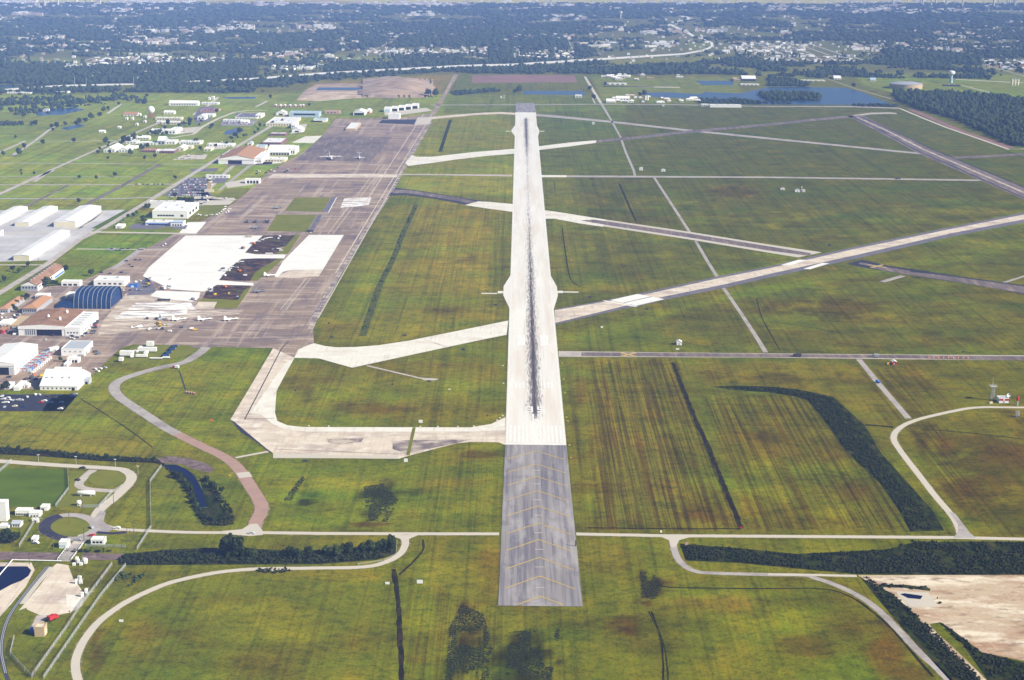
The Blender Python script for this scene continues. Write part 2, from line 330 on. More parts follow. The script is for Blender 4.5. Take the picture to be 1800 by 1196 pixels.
def ribbon(name, px, w, m, lev, smooth=True, kind='structure', rough=0.0):
    """road of width w metres along a line of the photo's ground"""
    if name in ('road', 'taxi_road', 'path') and 2.5 < w < 10 and not rough and lev < 6 and max(y for x, y in px) > 590: ribbon('verge', px, w + 1.5, 'verge_dirt', lev * .15 + .2, True, kind, .55)
    if name == 'ditch' and w < 5: rough = .17 * w
    P = [tuple(G(x, y))[:2] for x, y in px]
    if rough:
        Q = smooth_line(P) if len(P) > 2 else P; P = []
        for a, b in zip(Q[:-1], Q[1:]):
            k = max(1, int(math.hypot(b[0] - a[0], b[1] - a[1]) / 5)); P += [(a[0] + (b[0] - a[0]) * t / k, a[1] + (b[1] - a[1]) * t / k) for t in range(k)]
        P.append(Q[-1])
    elif smooth and len(P) > 2: P = smooth_line(P)
    mb = MB(); L = []; n = len(P)
    for i in range(n):
        a = Vector(P[max(i - 1, 0)]); b = Vector(P[min(i + 1, n - 1)]); d = (b - a).normalized(); nn = Vector((-d.y, d.x))
        c = Vector(P[i]); L.append((c + nn * (w / 2 + random.uniform(-rough, rough)), c - nn * (w / 2 + random.uniform(-rough, rough))))
    vs = []
    for a, b in L: vs += [(a.x, a.y, lev * .04), (b.x, b.y, lev * .04)]
    mb.add(vs, [(2 * i, 2 * i + 1, 2 * i + 3, 2 * i + 2) for i in range(n - 1)])
    o = mb.build(name, m); return tag(o, kind=kind)
def band(name, pts, m, lev, axis='v', kind='structure'):
    """strip whose visible thickness is given: pts = [(x, y, t)], v: t is its height, h: t is its width"""
    if axis == 'v': A = [(x, y - t / 2) for x, y, t in pts]; B = [(x, y + t / 2) for x, y, t in pts]
    else: A = [(x - t / 2, y) for x, y, t in pts]; B = [(x + t / 2, y) for x, y, t in pts]
    A = [G(*p) for p in A]; B = [G(*p) for p in B]
    mb = MB(); vs = []
    for a, b in zip(A, B): vs += [(a.x, a.y, lev * .04), (b.x, b.y, lev * .04)]
    mb.add(vs, [(2 * i, 2 * i + 1, 2 * i + 3, 2 * i + 2) if axis == 'v' and False else (2 * i, 2 * i + 1, 2 * i + 3, 2 * i + 2) for i in range(len(A) - 1)])
    o = mb.build(name, m)
    return tag(o, kind=kind)
# ------------------------------------------------------------------ the ground: one sheet to the horizon
def axis(segs):
    out = [segs[0][0]]
    for a, b, s0, s1 in segs:
        x = a; n = 0
        while x < b - 1e-6:
            s = s0 + (s1 - s0) * (x - a) / (b - a); x = min(b, x + s); out.append(x)
    return np.array(out)
gx = axis([(-32000, -6000, 3000, 900), (-6000, -1500, 400, 24), (-1500, -420, 20, 7), (-420, 520, 5, 5), (520, 1600, 7, 20), (1600, 6000, 24, 400), (6000, 32000, 900, 3000)])
gy = axis([(-6000, 600, 1500, 60), (600, 780, 20, 10), (780, 1060, 4.5, 4.5), (1060, 1300, 5, 8), (1300, 2600, 9, 16), (2600, 5000, 16, 30), (5000, 12500, 30, 60), (12500, 32000, 300, 3500)])
GX, GY = np.meshgrid(gx, gy)
fx, fy = GX.ravel(), GY.ravel()
PX, PY = proj(fx, fy)
tint = np.empty((fx.size, 3)); tint[:] = (.070, .078, .010)
def put(mask, c):
    global tint
    tint = tint * (1 - mask[:, None]) + np.array(c)[None, :] * mask[:, None]
def paint(P, c, amt=1.0, fe=10.0, nz=0.35, ns=60.0):
    """soft-edged patch of ground colour"""
    P = [(float(a), float(b)) for a, b in P]
    x0 = min(p[0] for p in P) - fe * 2; x1 = max(p[0] for p in P) + fe * 2; y0 = min(p[1] for p in P) - fe; y1 = max(p[1] for p in P) + fe
    idx = np.where((PX > x0) & (PX < x1) & (PY > y0) & (PY < y1))[0]
    if not len(idx): return
    x, y = PX[idx], PY[idx]; ins = inpoly(x, y, P); d = np.full(x.shape, 1e9)
    for i in range(len(P)):
        ax, ay = P[i]; bx, by = P[i - 1]; ay2, by2, yy = ay * 2, by * 2, y * 2
        ux, uy = bx - ax, by2 - ay2; L = ux * ux + uy * uy + 1e-9
        t = np.clip(((x - ax) * ux + (yy - ay2) * uy) / L, 0, 1)
        d = np.minimum(d, np.hypot(x - ax - t * ux, yy - ay2 - t * uy))
    sd = np.where(ins, d, -d)
    sd = sd + (fbm(fx[idx], fy[idx], ns, 3) - .5) * fe * 2.2
    m = np.clip(sd / fe * .5 + .5, 0, 1) * amt
    m *= 1 - nz * (1 - fbm(fx[idx], fy[idx], ns * .6, 11)) * 1.4
    mk = np.zeros(fx.size); mk[idx] = np.clip(m, 0, 1); put(mk, c)
def blob(x, y, rx, ry, c, amt=.9, seed=0, ns=40.0):
    d = ((PX - x) / rx) ** 2 + ((PY - y) / ry) ** 2
    n_ = fbm(fx, fy, ns, 20 + seed)
    if sum(c) < .07: n_ = n_ * .4 + .6 * vnoise(fx, fy * .35, 5.0, seed + 3); m = (np.exp(-d * .8) - .33 + (n_ - .5) * 1.2) * 4
    else: m = (np.exp(-d * .9) - .25 + (n_ - .5) * .9) * 1.8
    m = m * (d < 5); put(np.clip(m, 0, 1) * amt, c)
GREEN, OLIVE, DARKG, YEL, BRN, RED = (.075, .105, .018), (.070, .078, .010), (.040, .050, .008), (.115, .120, .012), (.085, .065, .014), (.095, .048, .014)
BLK = (.012, .013, .004)
# broad fields, far to near
paint([(-900, -60), (2700, -60), (2700, 132), (-900, 132)], (.080, .088, .10), 1, 4, .2, 300)  # far country: blue grey of the haze mixed into the ground colour
paint([(-300, 165), (800, 165), (720, 290), (450, 330), (220, 370), (-300, 370)], (.130, .170, .050), 1, 6, .25, 90)
paint([(-300, 365), (220, 365), (430, 412), (250, 480), (-300, 640)], (.110, .155, .030), 1, 5, .2, 40)
paint([(0, 380), (300, 405), (240, 470), (60, 510), (0, 520)], (.085, .130, .018), 1, 5, .2, 40)
paint([(960, 170), (1580, 178), (2100, 420), (2100, 640), (1340, 640), (985, 560), (960, 360)], (.052, .060, .016), .95, 8, .15, 120)
paint([(945, 190), (1100, 185), (1090, 250), (1120, 305), (955, 305)], (.060, .085, .022), .8, 8)
paint([(955, 300), (1010, 300), (1040, 430), (1000, 530), (975, 480)], (.085, .095, .014), .7, 8)
paint([(1180, 190), (1560, 200), (1800, 330), (1800, 380), (1400, 440), (1180, 330)], (.046, .052, .018), .7, 14, .4, 160)
paint([(800, 120), (1040, 120), (1040, 150), (800, 150)], (.070, .080, .025), .8, 3)
paint([(780, 165), (1100, 168), (1100, 196), (780, 196)], (.080, .110, .030), .9, 3)
paint([(560, 596), (745, 352), (895, 372), (893, 560), (690, 606)], (.135, .128, .022), .95, 8, .3, 50)
paint([(770, 400), (860, 390), (862, 520), (740, 505)], (.170, .145, .032), .75, 10, .5, 30)
paint([(700, 360), (735, 360), (640, 596), (560, 590)], (.098, .115, .016), .8, 6)
paint([(868, 380), (897, 380), (893, 545), (860, 540)], (.062, .085, .014), .8, 5)
paint([(715, 415), (745, 405), (700, 560), (660, 560)], (.085, .075, .020), .7, 8)
paint([(700, 200), (905, 200), (905, 345), (700, 340)], (.135, .145, .040), .95, 6, .3, 50)
paint([(495, 640), (885, 600), (885, 740), (500, 745)], (.095, .092, .011), .95, 8, .3, 40)
for i, (x, y, rx, ry, c) in enumerate([(580, 690, 60, 14, YEL), (790, 680, 70, 18, (.11, .125, .012)), (690, 660, 50, 12, BRN), (650, 720, 90, 10, BRN), (860, 690, 30, 20, (.07, .09, .012)), (540, 700, 16, 30, (.11, .085, .02)), (740, 640, 60, 6, (.15, .11, .04)),
        (800, 570, 70, 8, GREEN), (780, 545, 50, 8, BRN), (600, 580, 50, 14, BRN), (560, 560, 14, 40, GREEN)]): blob(x, y, rx, ry, c, .8, i)
paint([(-60, 690), (200, 650), (300, 610), (480, 612), (405, 740), (470, 800), (300, 800), (-60, 780)], (.098, .118, .010), .95, 8, .3, 40)
paint([(-60, 740), (260, 775), (300, 800), (200, 800), (-60, 785)], (.090, .075, .018), .6, 8)
paint([(440, 800), (885, 785), (878, 936), (460, 930), (470, 880)], (.078, .100, .008), .95, 8, .3, 40)
for i, (x, y, rx, ry, c) in enumerate([(668, 870, 32, 20, BLK), (655, 905, 16, 14, BLK), (663, 855, 16, 12, BLK), (545, 865, 22, 10, (.03, .045, .006)), (540, 885, 16, 6, BLK), (720, 865, 22, 6, (.04, .05, .008)), (780, 850, 70, 10, (.11, .10, .012)), (650, 922, 40, 5, (.08, .03, .012)),
        (840, 800, 40, 12, BRN), (580, 850, 90, 14, YEL), (800, 900, 70, 14, (.09, .105, .010)), (520, 925, 40, 6, YEL)]): blob(x, y, rx, ry, c, .93, i + 20, 25.)
# right of the overrun: cropped rows
paint([(1000, 632), (1185, 632), (1310, 935), (1012, 935)], (.085, .085, .010), .95, 6, .3, 40)
paint([(1060, 690), (1150, 680), (1210, 905), (1080, 925)], (.100, .093, .034), .8, 12, .5, 40)
paint([(1040, 632), (1090, 632), (1120, 740), (1050, 760)], (.115, .110, .012), .7, 8)
paint([(1150, 740), (1290, 740), (1330, 850), (1200, 860)], (.060, .062, .008), .5, 14)
for i, (x, y, rx, ry, c) in enumerate([(1255, 850, 50, 14, YEL), (1100, 680, 50, 6, YEL), (1230, 905, 60, 14, (.075, .05, .012)), (1035, 880, 20, 30, (.10, .13, .006)), (1030, 740, 14, 60, (.075, .095, .010)), (1020, 700, 12, 30, (.12, .08, .03))]): blob(x, y, rx, ry, c, .8, i + 40)
paint([(1200, 640), (1500, 640), (1590, 730), (1560, 760), (1430, 690), (1240, 672)], (.098, .082, .014), .85, 8, .35, 50)
paint([(1240, 700), (1440, 690), (1560, 860), (1620, 935), (1320, 935)], (.078, .078, .009), .95, 8, .3, 50)
for i, (x, y, rx, ry, c) in enumerate([(1360, 870, 60, 24, (.12, .135, .008)), (1450, 900, 70, 16, (.11, .125, .008)), (1470, 790, 26, 30, (.055, .045, .010)), (1500, 860, 30, 30, (.075, .045, .012)), (1350, 780, 40, 30, (.085, .075, .012))]): blob(x, y, rx, ry, c, .8, i + 50)
paint([(1590, 745), (1720, 720), (2000, 716), (2000, 945), (1720, 945), (1640, 850)], (.078, .055, .011), .95, 8, .3, 50)
for i, (x, y, rx, ry, c) in enumerate([(1730, 850, 60, 30, RED), (1780, 800, 60, 20, RED), (1650, 780, 30, 26, RED), (1700, 760, 70, 8, (.09, .10, .010)), (1720, 930, 60, 12, (.085, .09, .010)), (1640, 800, 12, 40, (.09, .10, .01))]): blob(x, y, rx, ry, c, .8, i + 60)
paint([(1530, 640), (2000, 636), (2000, 716), (1700, 712), (1600, 735)], (.058, .058, .009), .95, 8, .4, 50)
paint([(1190, 500), (2000, 470), (2000, 620), (1340, 618)], (.056, .054, .011), .75, 14, .5, 60)
for i, (x, y, rx, ry, c) in enumerate([(1500, 540, 160, 20, (.075, .055, .012)), (1700, 590, 120, 14, (.055, .050, .010)), (1120, 590, 80, 14, (.055, .080, .008)), (1200, 560, 60, 8, (.05, .05, .008)), (1130, 500, 60, 8, (.085, .095, .012)), (1060, 480, 60, 20, (.045, .055, .014)), (1300, 480, 80, 6, (.08, .10, .012)),
        (1600, 500, 100, 10, (.065, .08, .012)), (1400, 380, 120, 10, (.05, .06, .014)), (1290, 340, 60, 16, (.07, .055, .022)), (1320, 600, 14, 30, (.08, .085, .018))]): blob(x, y, rx, ry, c, .75, i + 70, 70.)
# verges kept short along the diagonal runway
paint([(1000, 545), (1350, 466), (2000, 330), (2000, 356), (1350, 478), (1000, 560)], (.095, .120, .012), .85, 5, .2)
paint([(990, 590), (1350, 500), (2000, 380), (2000, 410), (1500, 490), (1200, 545), (1000, 620)], (.090, .118, .010), .7, 6, .3)
# near field
paint([(-100, 940), (2000, 945), (2000, 1500), (-100, 1500)], (.068, .082, .008), .85, 8, .3, 40)
paint([(140, 1060), (300, 1025), (690, 1000), (700, 1250), (140, 1250)], (.072, .084, .007), .9, 10, .3, 30)
for i, (x, y, rx, ry, c) in enumerate([(560, 1010, 130, 12, (.105, .095, .014)), (740, 1060, 40, 60, (.085, .11, .006)), (800, 1030, 40, 60, (.095, .10, .010)), (860, 1000, 30, 50, (.11, .085, .016)), (770, 1140, 30, 26, (.11, .13, .006)), (420, 1160, 150, 30, (.062, .060, .007)), (300, 1080, 90, 20, (.060, .082, .008)),
        (250, 1120, 30, 40, (.085, .070, .012)), (170, 1140, 14, 60, (.085, .055, .014)), (1060, 980, 50, 40, (.095, .085, .012)), (1150, 1130, 50, 50, (.060, .060, .008)), (1240, 1060, 90, 16, (.125, .10, .028)), (1290, 1095, 50, 16, (.11, .13, .006)), (1400, 1090, 60, 20, (.10, .12, .006)),
        (1420, 1140, 60, 30, (.085, .060, .012)), (1300, 1160, 60, 40, (.090, .085, .012)), (1560, 1150, 40, 50, (.105, .055, .020)), (1600, 1190, 50, 20, (.11, .055, .025)), (1240, 980, 60, 10, (.10, .085, .014)), (1090, 1100, 30, 16, (.085, .055, .012)), (1500, 1100, 50, 40, (.062, .062, .008)), (1380, 1180, 20, 12, (.11, .13, .006))]): blob(x, y, rx, ry, c, .8, i + 90, 22.)
# wet hollows: dark rank growth, near the bottom of the picture
for i, (x, y, rx, ry, c) in enumerate([(815, 1150, 24, 34, BLK), (835, 1110, 16, 12, BLK), (800, 1190, 20, 24, BLK), (930, 1125, 34, 16, BLK), (905, 1160, 36, 26, BLK), (950, 1150, 34, 12, BLK), (900, 1200, 60, 26, BLK), (870, 1180, 30, 20, (.03, .04, .008)), (1140, 1035, 14, 16, (.022, .010, .008)), (1160, 1025, 24, 8, (.022, .010, .008)), (1133, 1015, 6, 10, (.03, .015, .010)),
        (815, 1068, 14, 12, (.055, .025, .012)), (1140, 1060, 12, 6, (.05, .02, .012)), (1105, 1110, 20, 8, (.05, .03, .012)), (1000, 1110, 60, 20, (.040, .055, .007))]): blob(x, y, rx, ry, c, .95, i + 120, 14.)
put(np.clip((fbm(fx, fy, 420, 31) - .47) * 4, 0, 1) * .35 * (PY > 132), (.050, .056, .012))
put(np.clip((fbm(fx, fy, 45, 37) - .5) * 5, 0, 1) * .42 * (PY > 350), (.115, .118, .012))
put(np.clip((fbm(fx, fy, 60, 41) - .54) * 6, 0, 1) * .22 * (PY > 350), (.070, .045, .012))
# light clearings among the far woods, and pale haze painted into the farthest strip
for P_, c_ in [([(0, 100), (150, 105), (160, 117), (0, 112)], (.12, .15, .07)), ([(200, 80), (320, 86), (300, 100), (190, 96)], (.10, .13, .06)), ([(390, 96), (560, 96), (700, 100), (690, 112), (420, 110)], (.12, .15, .08)),
        ([(1050, 106), (1250, 98), (1300, 106), (1120, 116), (1040, 113)], (.12, .13, .07)), ([(1250, 118), (1500, 115), (1560, 128), (1400, 140), (1280, 128)], (.10, .11, .05)), ([(1210, 76), (1250, 72), (1245, 90), (1215, 90)], (.11, .13, .07)),
        ([(1500, 128), (1900, 130), (1900, 178), (1600, 172), (1520, 150)], (.11, .145, .055)), ([(1650, 112), (1800, 118), (1900, 140), (1760, 128)], (.12, .13, .07)), ([(800, 100), (960, 100), (960, 107), (810, 108)], (.09, .11, .05)),
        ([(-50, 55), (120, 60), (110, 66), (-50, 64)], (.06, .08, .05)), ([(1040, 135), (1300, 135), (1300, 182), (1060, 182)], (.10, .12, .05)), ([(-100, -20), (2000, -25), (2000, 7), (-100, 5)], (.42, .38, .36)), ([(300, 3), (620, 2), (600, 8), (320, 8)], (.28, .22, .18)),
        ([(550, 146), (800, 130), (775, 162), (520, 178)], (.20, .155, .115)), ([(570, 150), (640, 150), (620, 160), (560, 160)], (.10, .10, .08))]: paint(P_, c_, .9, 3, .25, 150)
ROWS = np.zeros(fx.size)
for P_, v_ in (([(1035, 632), (1185, 632), (1310, 932), (1050, 932)], 1.0), ([(1240, 700), (1440, 690), (1560, 860), (1615, 930), (1320, 930)], .8), ([(1530, 650), (1600, 640), (1690, 720), (1610, 735)], .7), ([(1000, 640), (1035, 640), (1050, 930), (1014, 930)], .3), ([(1590, 760), (1640, 745), (1720, 860), (1690, 900)], .6), ([(1500, 640), (1530, 650), (1600, 735), (1560, 740)], .5),
        ([(700, 1010), (880, 1070), (860, 1260), (720, 1260)], .5), ([(740, 800), (882, 790), (876, 935), (720, 935)], .4), ([(745, 352), (893, 372), (890, 560), (740, 590)], .35), ([(500, 640), (880, 610), (880, 740), (500, 740)], .2), ([(1000, 310), (1150, 312), (1200, 400), (1000, 380)], .3)):
    ROWS = np.maximum(ROWS, inpoly(PX + (fbm(fx, fy, 30, 2) - .5) * 14, PY, P_) * v_)
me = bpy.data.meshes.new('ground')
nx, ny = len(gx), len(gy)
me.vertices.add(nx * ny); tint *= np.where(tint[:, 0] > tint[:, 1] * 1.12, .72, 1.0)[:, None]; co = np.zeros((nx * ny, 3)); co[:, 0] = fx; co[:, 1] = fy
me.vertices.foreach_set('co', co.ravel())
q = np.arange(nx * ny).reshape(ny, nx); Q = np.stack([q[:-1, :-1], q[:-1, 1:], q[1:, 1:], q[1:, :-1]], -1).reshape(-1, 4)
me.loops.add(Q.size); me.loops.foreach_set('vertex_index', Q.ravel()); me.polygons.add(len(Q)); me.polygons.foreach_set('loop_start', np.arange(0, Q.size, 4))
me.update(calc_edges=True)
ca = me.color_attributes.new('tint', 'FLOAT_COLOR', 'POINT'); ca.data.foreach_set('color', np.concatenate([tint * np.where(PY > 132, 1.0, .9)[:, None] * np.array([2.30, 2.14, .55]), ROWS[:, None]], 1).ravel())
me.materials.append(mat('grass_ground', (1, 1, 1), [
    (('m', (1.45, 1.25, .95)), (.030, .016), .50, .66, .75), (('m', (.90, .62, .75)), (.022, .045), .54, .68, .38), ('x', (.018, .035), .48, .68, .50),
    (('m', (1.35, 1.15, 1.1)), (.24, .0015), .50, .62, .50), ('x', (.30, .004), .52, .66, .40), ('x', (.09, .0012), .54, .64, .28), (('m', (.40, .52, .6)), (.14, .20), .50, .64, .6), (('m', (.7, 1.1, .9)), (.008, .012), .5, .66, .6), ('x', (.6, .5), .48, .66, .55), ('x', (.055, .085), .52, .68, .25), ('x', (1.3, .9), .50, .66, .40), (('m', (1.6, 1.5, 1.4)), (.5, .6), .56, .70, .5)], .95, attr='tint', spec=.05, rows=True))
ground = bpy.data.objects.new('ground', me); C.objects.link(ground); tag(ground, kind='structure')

# ------------------------------------------------------------------ airfield pavements
def pave(name, pts, m, lev):                      # world-coordinate outline
    mb = MB(); sheet_faces(mb, pts, lev * .04); return tag(mb.build(name, m), kind='structure')
yT, yN, yO, yF, yFF = G(940, 782.8).y, G(940, 198).y, G(948, 1066).y, G(925, 198).y, G(925, 181.5).y
ya, yb, yc, yd = G(930, 543).y, G(930, 520).y, G(930, 504).y, G(930, 485).y
ye, yf, yg, yh = G(925, 240).y, G(925, 232).y, G(925, 229).y, G(925, 221).y
wl, wr = G(885, 510).x, G(980, 515).x
w2l, w2r = G(899, 230).x, G(948, 231).x
pave('runway', [(XL, yT), (XR, yT), (XR, ya), (wr, yb), (wr, yc), (XR, yd), (XR, ye), (w2r, yf), (w2r, yg), (XR, yh), (XR, yF), (XL, yF), (XL, yh), (w2l, yg), (w2l, yf), (XL, ye), (XL, yd), (wl, yc), (wl, yb), (XL, ya)], 'runway_concrete', 6)
pave('runway_overrun', [(XL - 1.2, yO), (XR + 1, yO), (XR, yT), (XL, yT)], 'asphalt_overrun', 5)
pave('runway_overrun', [(XL, yF), (XR, yF), (XR - 2, yFF), (XL + 1, yFF)], 'asphalt_overrun', 5)
# markings
def marks(name, rects, m, lev=7):
    mb = MB()
    for x0, x1, y0, y1 in rects: mb.add([(x0, y0, lev * .04), (x1, y0, lev * .04), (x1, y1, lev * .04), (x0, y1, lev * .04)], [(0, 1, 2, 3)])
    return tag(mb.build(name, m), kind='structure')
R_ = []
for s in (-1, 1):
    for k in range(6): a = XC + s * (2.6 + k * 3.35); R_.append((min(a, a + s * 1.75), max(a, a + s * 1.75), yT + 6.5, yT + 6.5 + 45))
marks('threshold_marking', R_ + [(XL, XR, yT + .3, yT + 3.6)], 'marking_white')
marks('runway_edge_marking', [(XL + .9, XL + 1.8, yT + 4, yF - 4), (XR - 1.8, XR - .9, yT + 4, yF - 4)], 'marking_white')
y1_, y2_ = G(940, 608).y, G(940, 590).y
marks('aiming_point_marking', [(XC - 15.5, XC - 7.5, y1_, y2_), (XC + 7.5, XC + 15.5, y1_, y2_)], 'marking_white')
y1_, y2_ = G(940, 683).y, G(940, 672).y
marks('touchdown_marking', [(XC + s * a - 1, XC + s * a + 1, y1_, y2_) for s in (-1, 1) for a in (9.5, 12.7, 15.9)] , 'marking_white')
y1_, y2_ = G(940, 655).y, G(940, 645).y
# painted designation: 35 over L
def glyph(ch, cx, y0, w, h, t=1.5):
    yb_, ym, yt = y0, y0 + h / 2, y0 + h; a, b = cx - w / 2, cx + w / 2; th = t * 2.2
    r = []
    if ch == '3': r = [(a, b, yb_, yb_ + th), (a + 1.2, b, ym - th / 2, ym + th / 2), (a, b, yt - th, yt), (b - t, b, yb_ + th, ym - th / 2), (b - t, b, ym + th / 2, yt - th)]
    if ch == '5': r = [(a, b, yb_, yb_ + th), (a, b, ym - th / 2, ym + th / 2), (a, b, yt - th, yt), (b - t, b, yb_ + th, ym - th / 2), (a, a + t, ym + th / 2, yt - th)]
    if ch == 'L': r = [(a, b, yb_, yb_ + th), (a, a + t, yb_ + th, yt)]
    return r
yq = G(940, 725.5).y
marks('runway_designation_marking', glyph('3', XC - 4.6, yq, 6.2, 17) + glyph('5', XC + 5.2, yq, 6.2, 17) + glyph('L', XC + .3, G(940, 739.5).y, 5.0, 18), 'marking_white')
# yellow chevrons on the overrun
mb = MB()
for ay in (793, 816, 838, 863, 889.7, 920, 948.7, 980, 1012.6, 1048):
    Y = G(945, ay).y; w = min(21.5, 0.9 * (Y - yO)) if ay > 1040 else 21.5
    for s in (-1, 1):
        mb.add([(XC, Y, .28), (XC, Y - 1.5, .28), (XC + s * w, Y - 1.5 - w * .93, .28), (XC + s * w, Y - w * .93, .28)], [(0, 1, 2, 3)])
tag(mb.build('chevron_marking', 'marking_yellow'), kind='structure')
marks('centerline_marking', [(XC - 3.1, XC - 2.9, G(940, 935).y, G(940, 830).y), (XC + 2.9, XC + 3.1, G(940, 935).y, G(940, 880).y)] + [(XC - 2.8, XC + 2.8, G(945, y).y, G(945, y - .9).y) for y in (828, 852, 880, 907, 938, 967, 998, 1034)], 'pale_road')

area('taxiway', [(904.5, 262), (904.5, 270.5), (850, 275), (800, 281), (752, 288), (718, 292), (712, 287), (724, 273), (732, 276), (760, 276), (830, 268)], 'white_concrete', 4)
area('taxiway', [(944, 258), (944, 264.5), (1000, 258), (1048, 251.5), (1048, 247), (1000, 251)], 'white_concrete', 4)
band('taxiway', [(1046, 249.3, 4.6), (1120, 242, 4.6), (1200, 233, 4.6), (1300, 224, 4.4), (1350, 219.5, 4), (1430, 211, 4), (1500, 204.5, 4)], 'old_asphalt', 3)
band('taxiway', [(938, 202, 4), (975, 205, 4), (1075, 214.5, 3.4), (1200, 228.4, 3.2), (1300, 238.6, 3.2), (1350, 243.6, 3.2), (1475, 256, 3), (1615, 270, 3), (1660, 276, 3)], 'grey_road', 2)
band('taxiway', [(906, 200.5, 3.5), (880, 199, 3.5), (850, 200, 3.5), (800, 204, 4), (757, 208, 4)], 'tan_concrete', 2)
band('road', [(757, 185, 1.2), (900, 184.5, 1.2), (1050, 183.5, 1.2), (1200, 184.5, 1.2), (1350, 187.5, 1.4), (1500, 187.8, 1.8), (1581, 190.6, 2)], 'grey_road', 1)
band('path', [(900, 309, 3), (860, 308.5, 3), (780, 307.5, 2), (700, 307, 2)], 'road', 2)
band('path', [(951, 310, 3.2), (996, 310.2, 3.2), (1150, 311, 3), (1350, 312, 2.6), (1560, 315, 2.6), (1735, 317.5, 2.6)], 'grey_road', 2)
band('taxiway', [(951, 310, 3.6), (996, 310.2, 3.6)], 'white_concrete', 3)
area('taxiway', [(957, 370), (970, 371.5), (1065, 386.5), (1060, 399), (1020, 393.5), (975, 385), (958, 385)], 'white_concrete', 4)
area('taxiway', [(1030, 381), (1065, 386.5), (1213, 408), (1350, 430), (1445, 444), (1403, 453), (1350, 444.5), (1213, 421.6), (1065, 399), (1020, 393.5)], 'pale_road', 3)
band('taxiway', [(1022, 388, .4), (1045, 389.5, 6), (1065, 392.6, 6.5), (1213, 414.6, 7), (1350, 437, 7.5), (1425, 448, 5)], 'old_asphalt', 5)
area('taxiway', [(901, 359), (861, 355.5), (840, 354.5), (817, 361), (850, 366), (901, 373)], 'white_concrete', 4)
area('taxiway', [(849, 354), (800, 346), (751, 337.8), (696, 330), (683, 344), (713, 343), (760, 349), (817, 360)], 'dark_asphalt', 2)
band('taxiway', [(690, 337, 7), (715, 337, 6), (760, 343.5, 6), (800, 350, 6), (835, 357, 5)], 'old_asphalt', 3)
# crossing runway, 4-22
TOPL = [(552, 604), (570, 608.5), (590, 611), (625, 610.5), (665, 607.5), (718, 599.5), (800, 583), (893.5, 564)]
BOTL = [(890.5, 589), (836, 600), (720, 625), (619, 647), (560, 630.5), (517, 629.6), (524, 615), (545, 606)]
area('crossing_runway', TOPL + BOTL, 'white_concrete', 4)
area('crossing_runway', [(975, 544), (1058, 529.5), (1120.7, 517), (1258.7, 487), (1350, 469), (1510.5, 432.5), (1668.5, 400), (1800, 374), (2200, 297), (2800, 182), (2800, 192), (2200, 312), (1800, 391.5), (1670, 417), (1515.5, 453), (1350, 489), (1271, 507), (1171, 527), (1118, 539.5), (1095.6, 543.5), (976.5, 570.8)], 'mid_asphalt', 3)
area('crossing_runway', [(975, 546), (1060, 531.5), (1121, 521), (1259, 490.5), (1350, 472.5), (1510, 436.5), (1669, 403.5), (1800, 377.5), (2200, 300), (2800, 184), (2800, 189), (2200, 307), (1800, 386), (1670, 411), (1515, 446.5), (1350, 482.5), (1271, 501), (1171, 521), (1118, 534), (1095, 539), (976, 568)], 'tan_concrete', 4)
area('runway_repair_panel', [(1073, 528), (1121, 517.3), (1168, 526.5), (1118, 538)], 'bright_concrete', 5)
area('runway_repair_panel', [(1059, 529.5), (1063, 528.6), (1121, 539), (1117, 540)], 'bright_concrete', 5)
band('runway_joint', [(1096, 533, 1.0), (1146, 522, 1.0)], 'mid_asphalt', 6)
area('runway_repair_panel', [(1373, 466), (1404, 457), (1419, 457.5), (1390, 466.8)], 'bright_concrete', 5)
area('runway_repair_panel', [(1412, 473), (1445, 462.5), (1458, 463.5), (1424, 474)], 'bright_concrete', 5)
area('taxiway', [(1500, 461), (1515, 457), (1560, 467), (1640, 479), (1700, 488), (1800, 502), (1900, 516), (1900, 532), (1800, 518), (1730, 504), (1650, 492), (1600, 484), (1530, 473), (1488, 464)], 'dark_asphalt', 2)
band('taxiway', [(1510, 463, 3), (1560, 472, 4), (1600, 478, 3)], 'old_asphalt', 4)
band('taxiway', [(1530, 470, 3), (1590, 480, 5), (1640, 486, 7), (1700, 494.5, 9), (1800, 510, 12), (1900, 524, 12)], 'old_asphalt', 3)
ribbon('path', [(1588, 485), (1550, 496)], 8, 'grey_road', 1)
ribbon('path', [(1765, 497), (1800, 486), (1850, 470)], 5, 'grey_road', 1)
def cross(name, px, py, L, W):
    p = G(px, py); mb = MB()
    for s in (-1, 1):
        d = Vector((1, s * 1.0)).normalized(); n = Vector((-d.y, d.x))
        z = .24 + .03 * (s > 0)
        q = [p.xy + d * L + n * W, p.xy - d * L + n * W, p.xy - d * L - n * W, p.xy + d * L - n * W]; mb.add([(a.x, a.y, z) for a in q], [(0, 1, 2, 3)])
    tag(mb.build(name, 'marking_yellow'), kind='structure')
cross('closed_taxiway_marking', 1542, 468.5, 13, 2.2); cross('closed_taxiway_marking', 1105, 624, 10, 2.0)
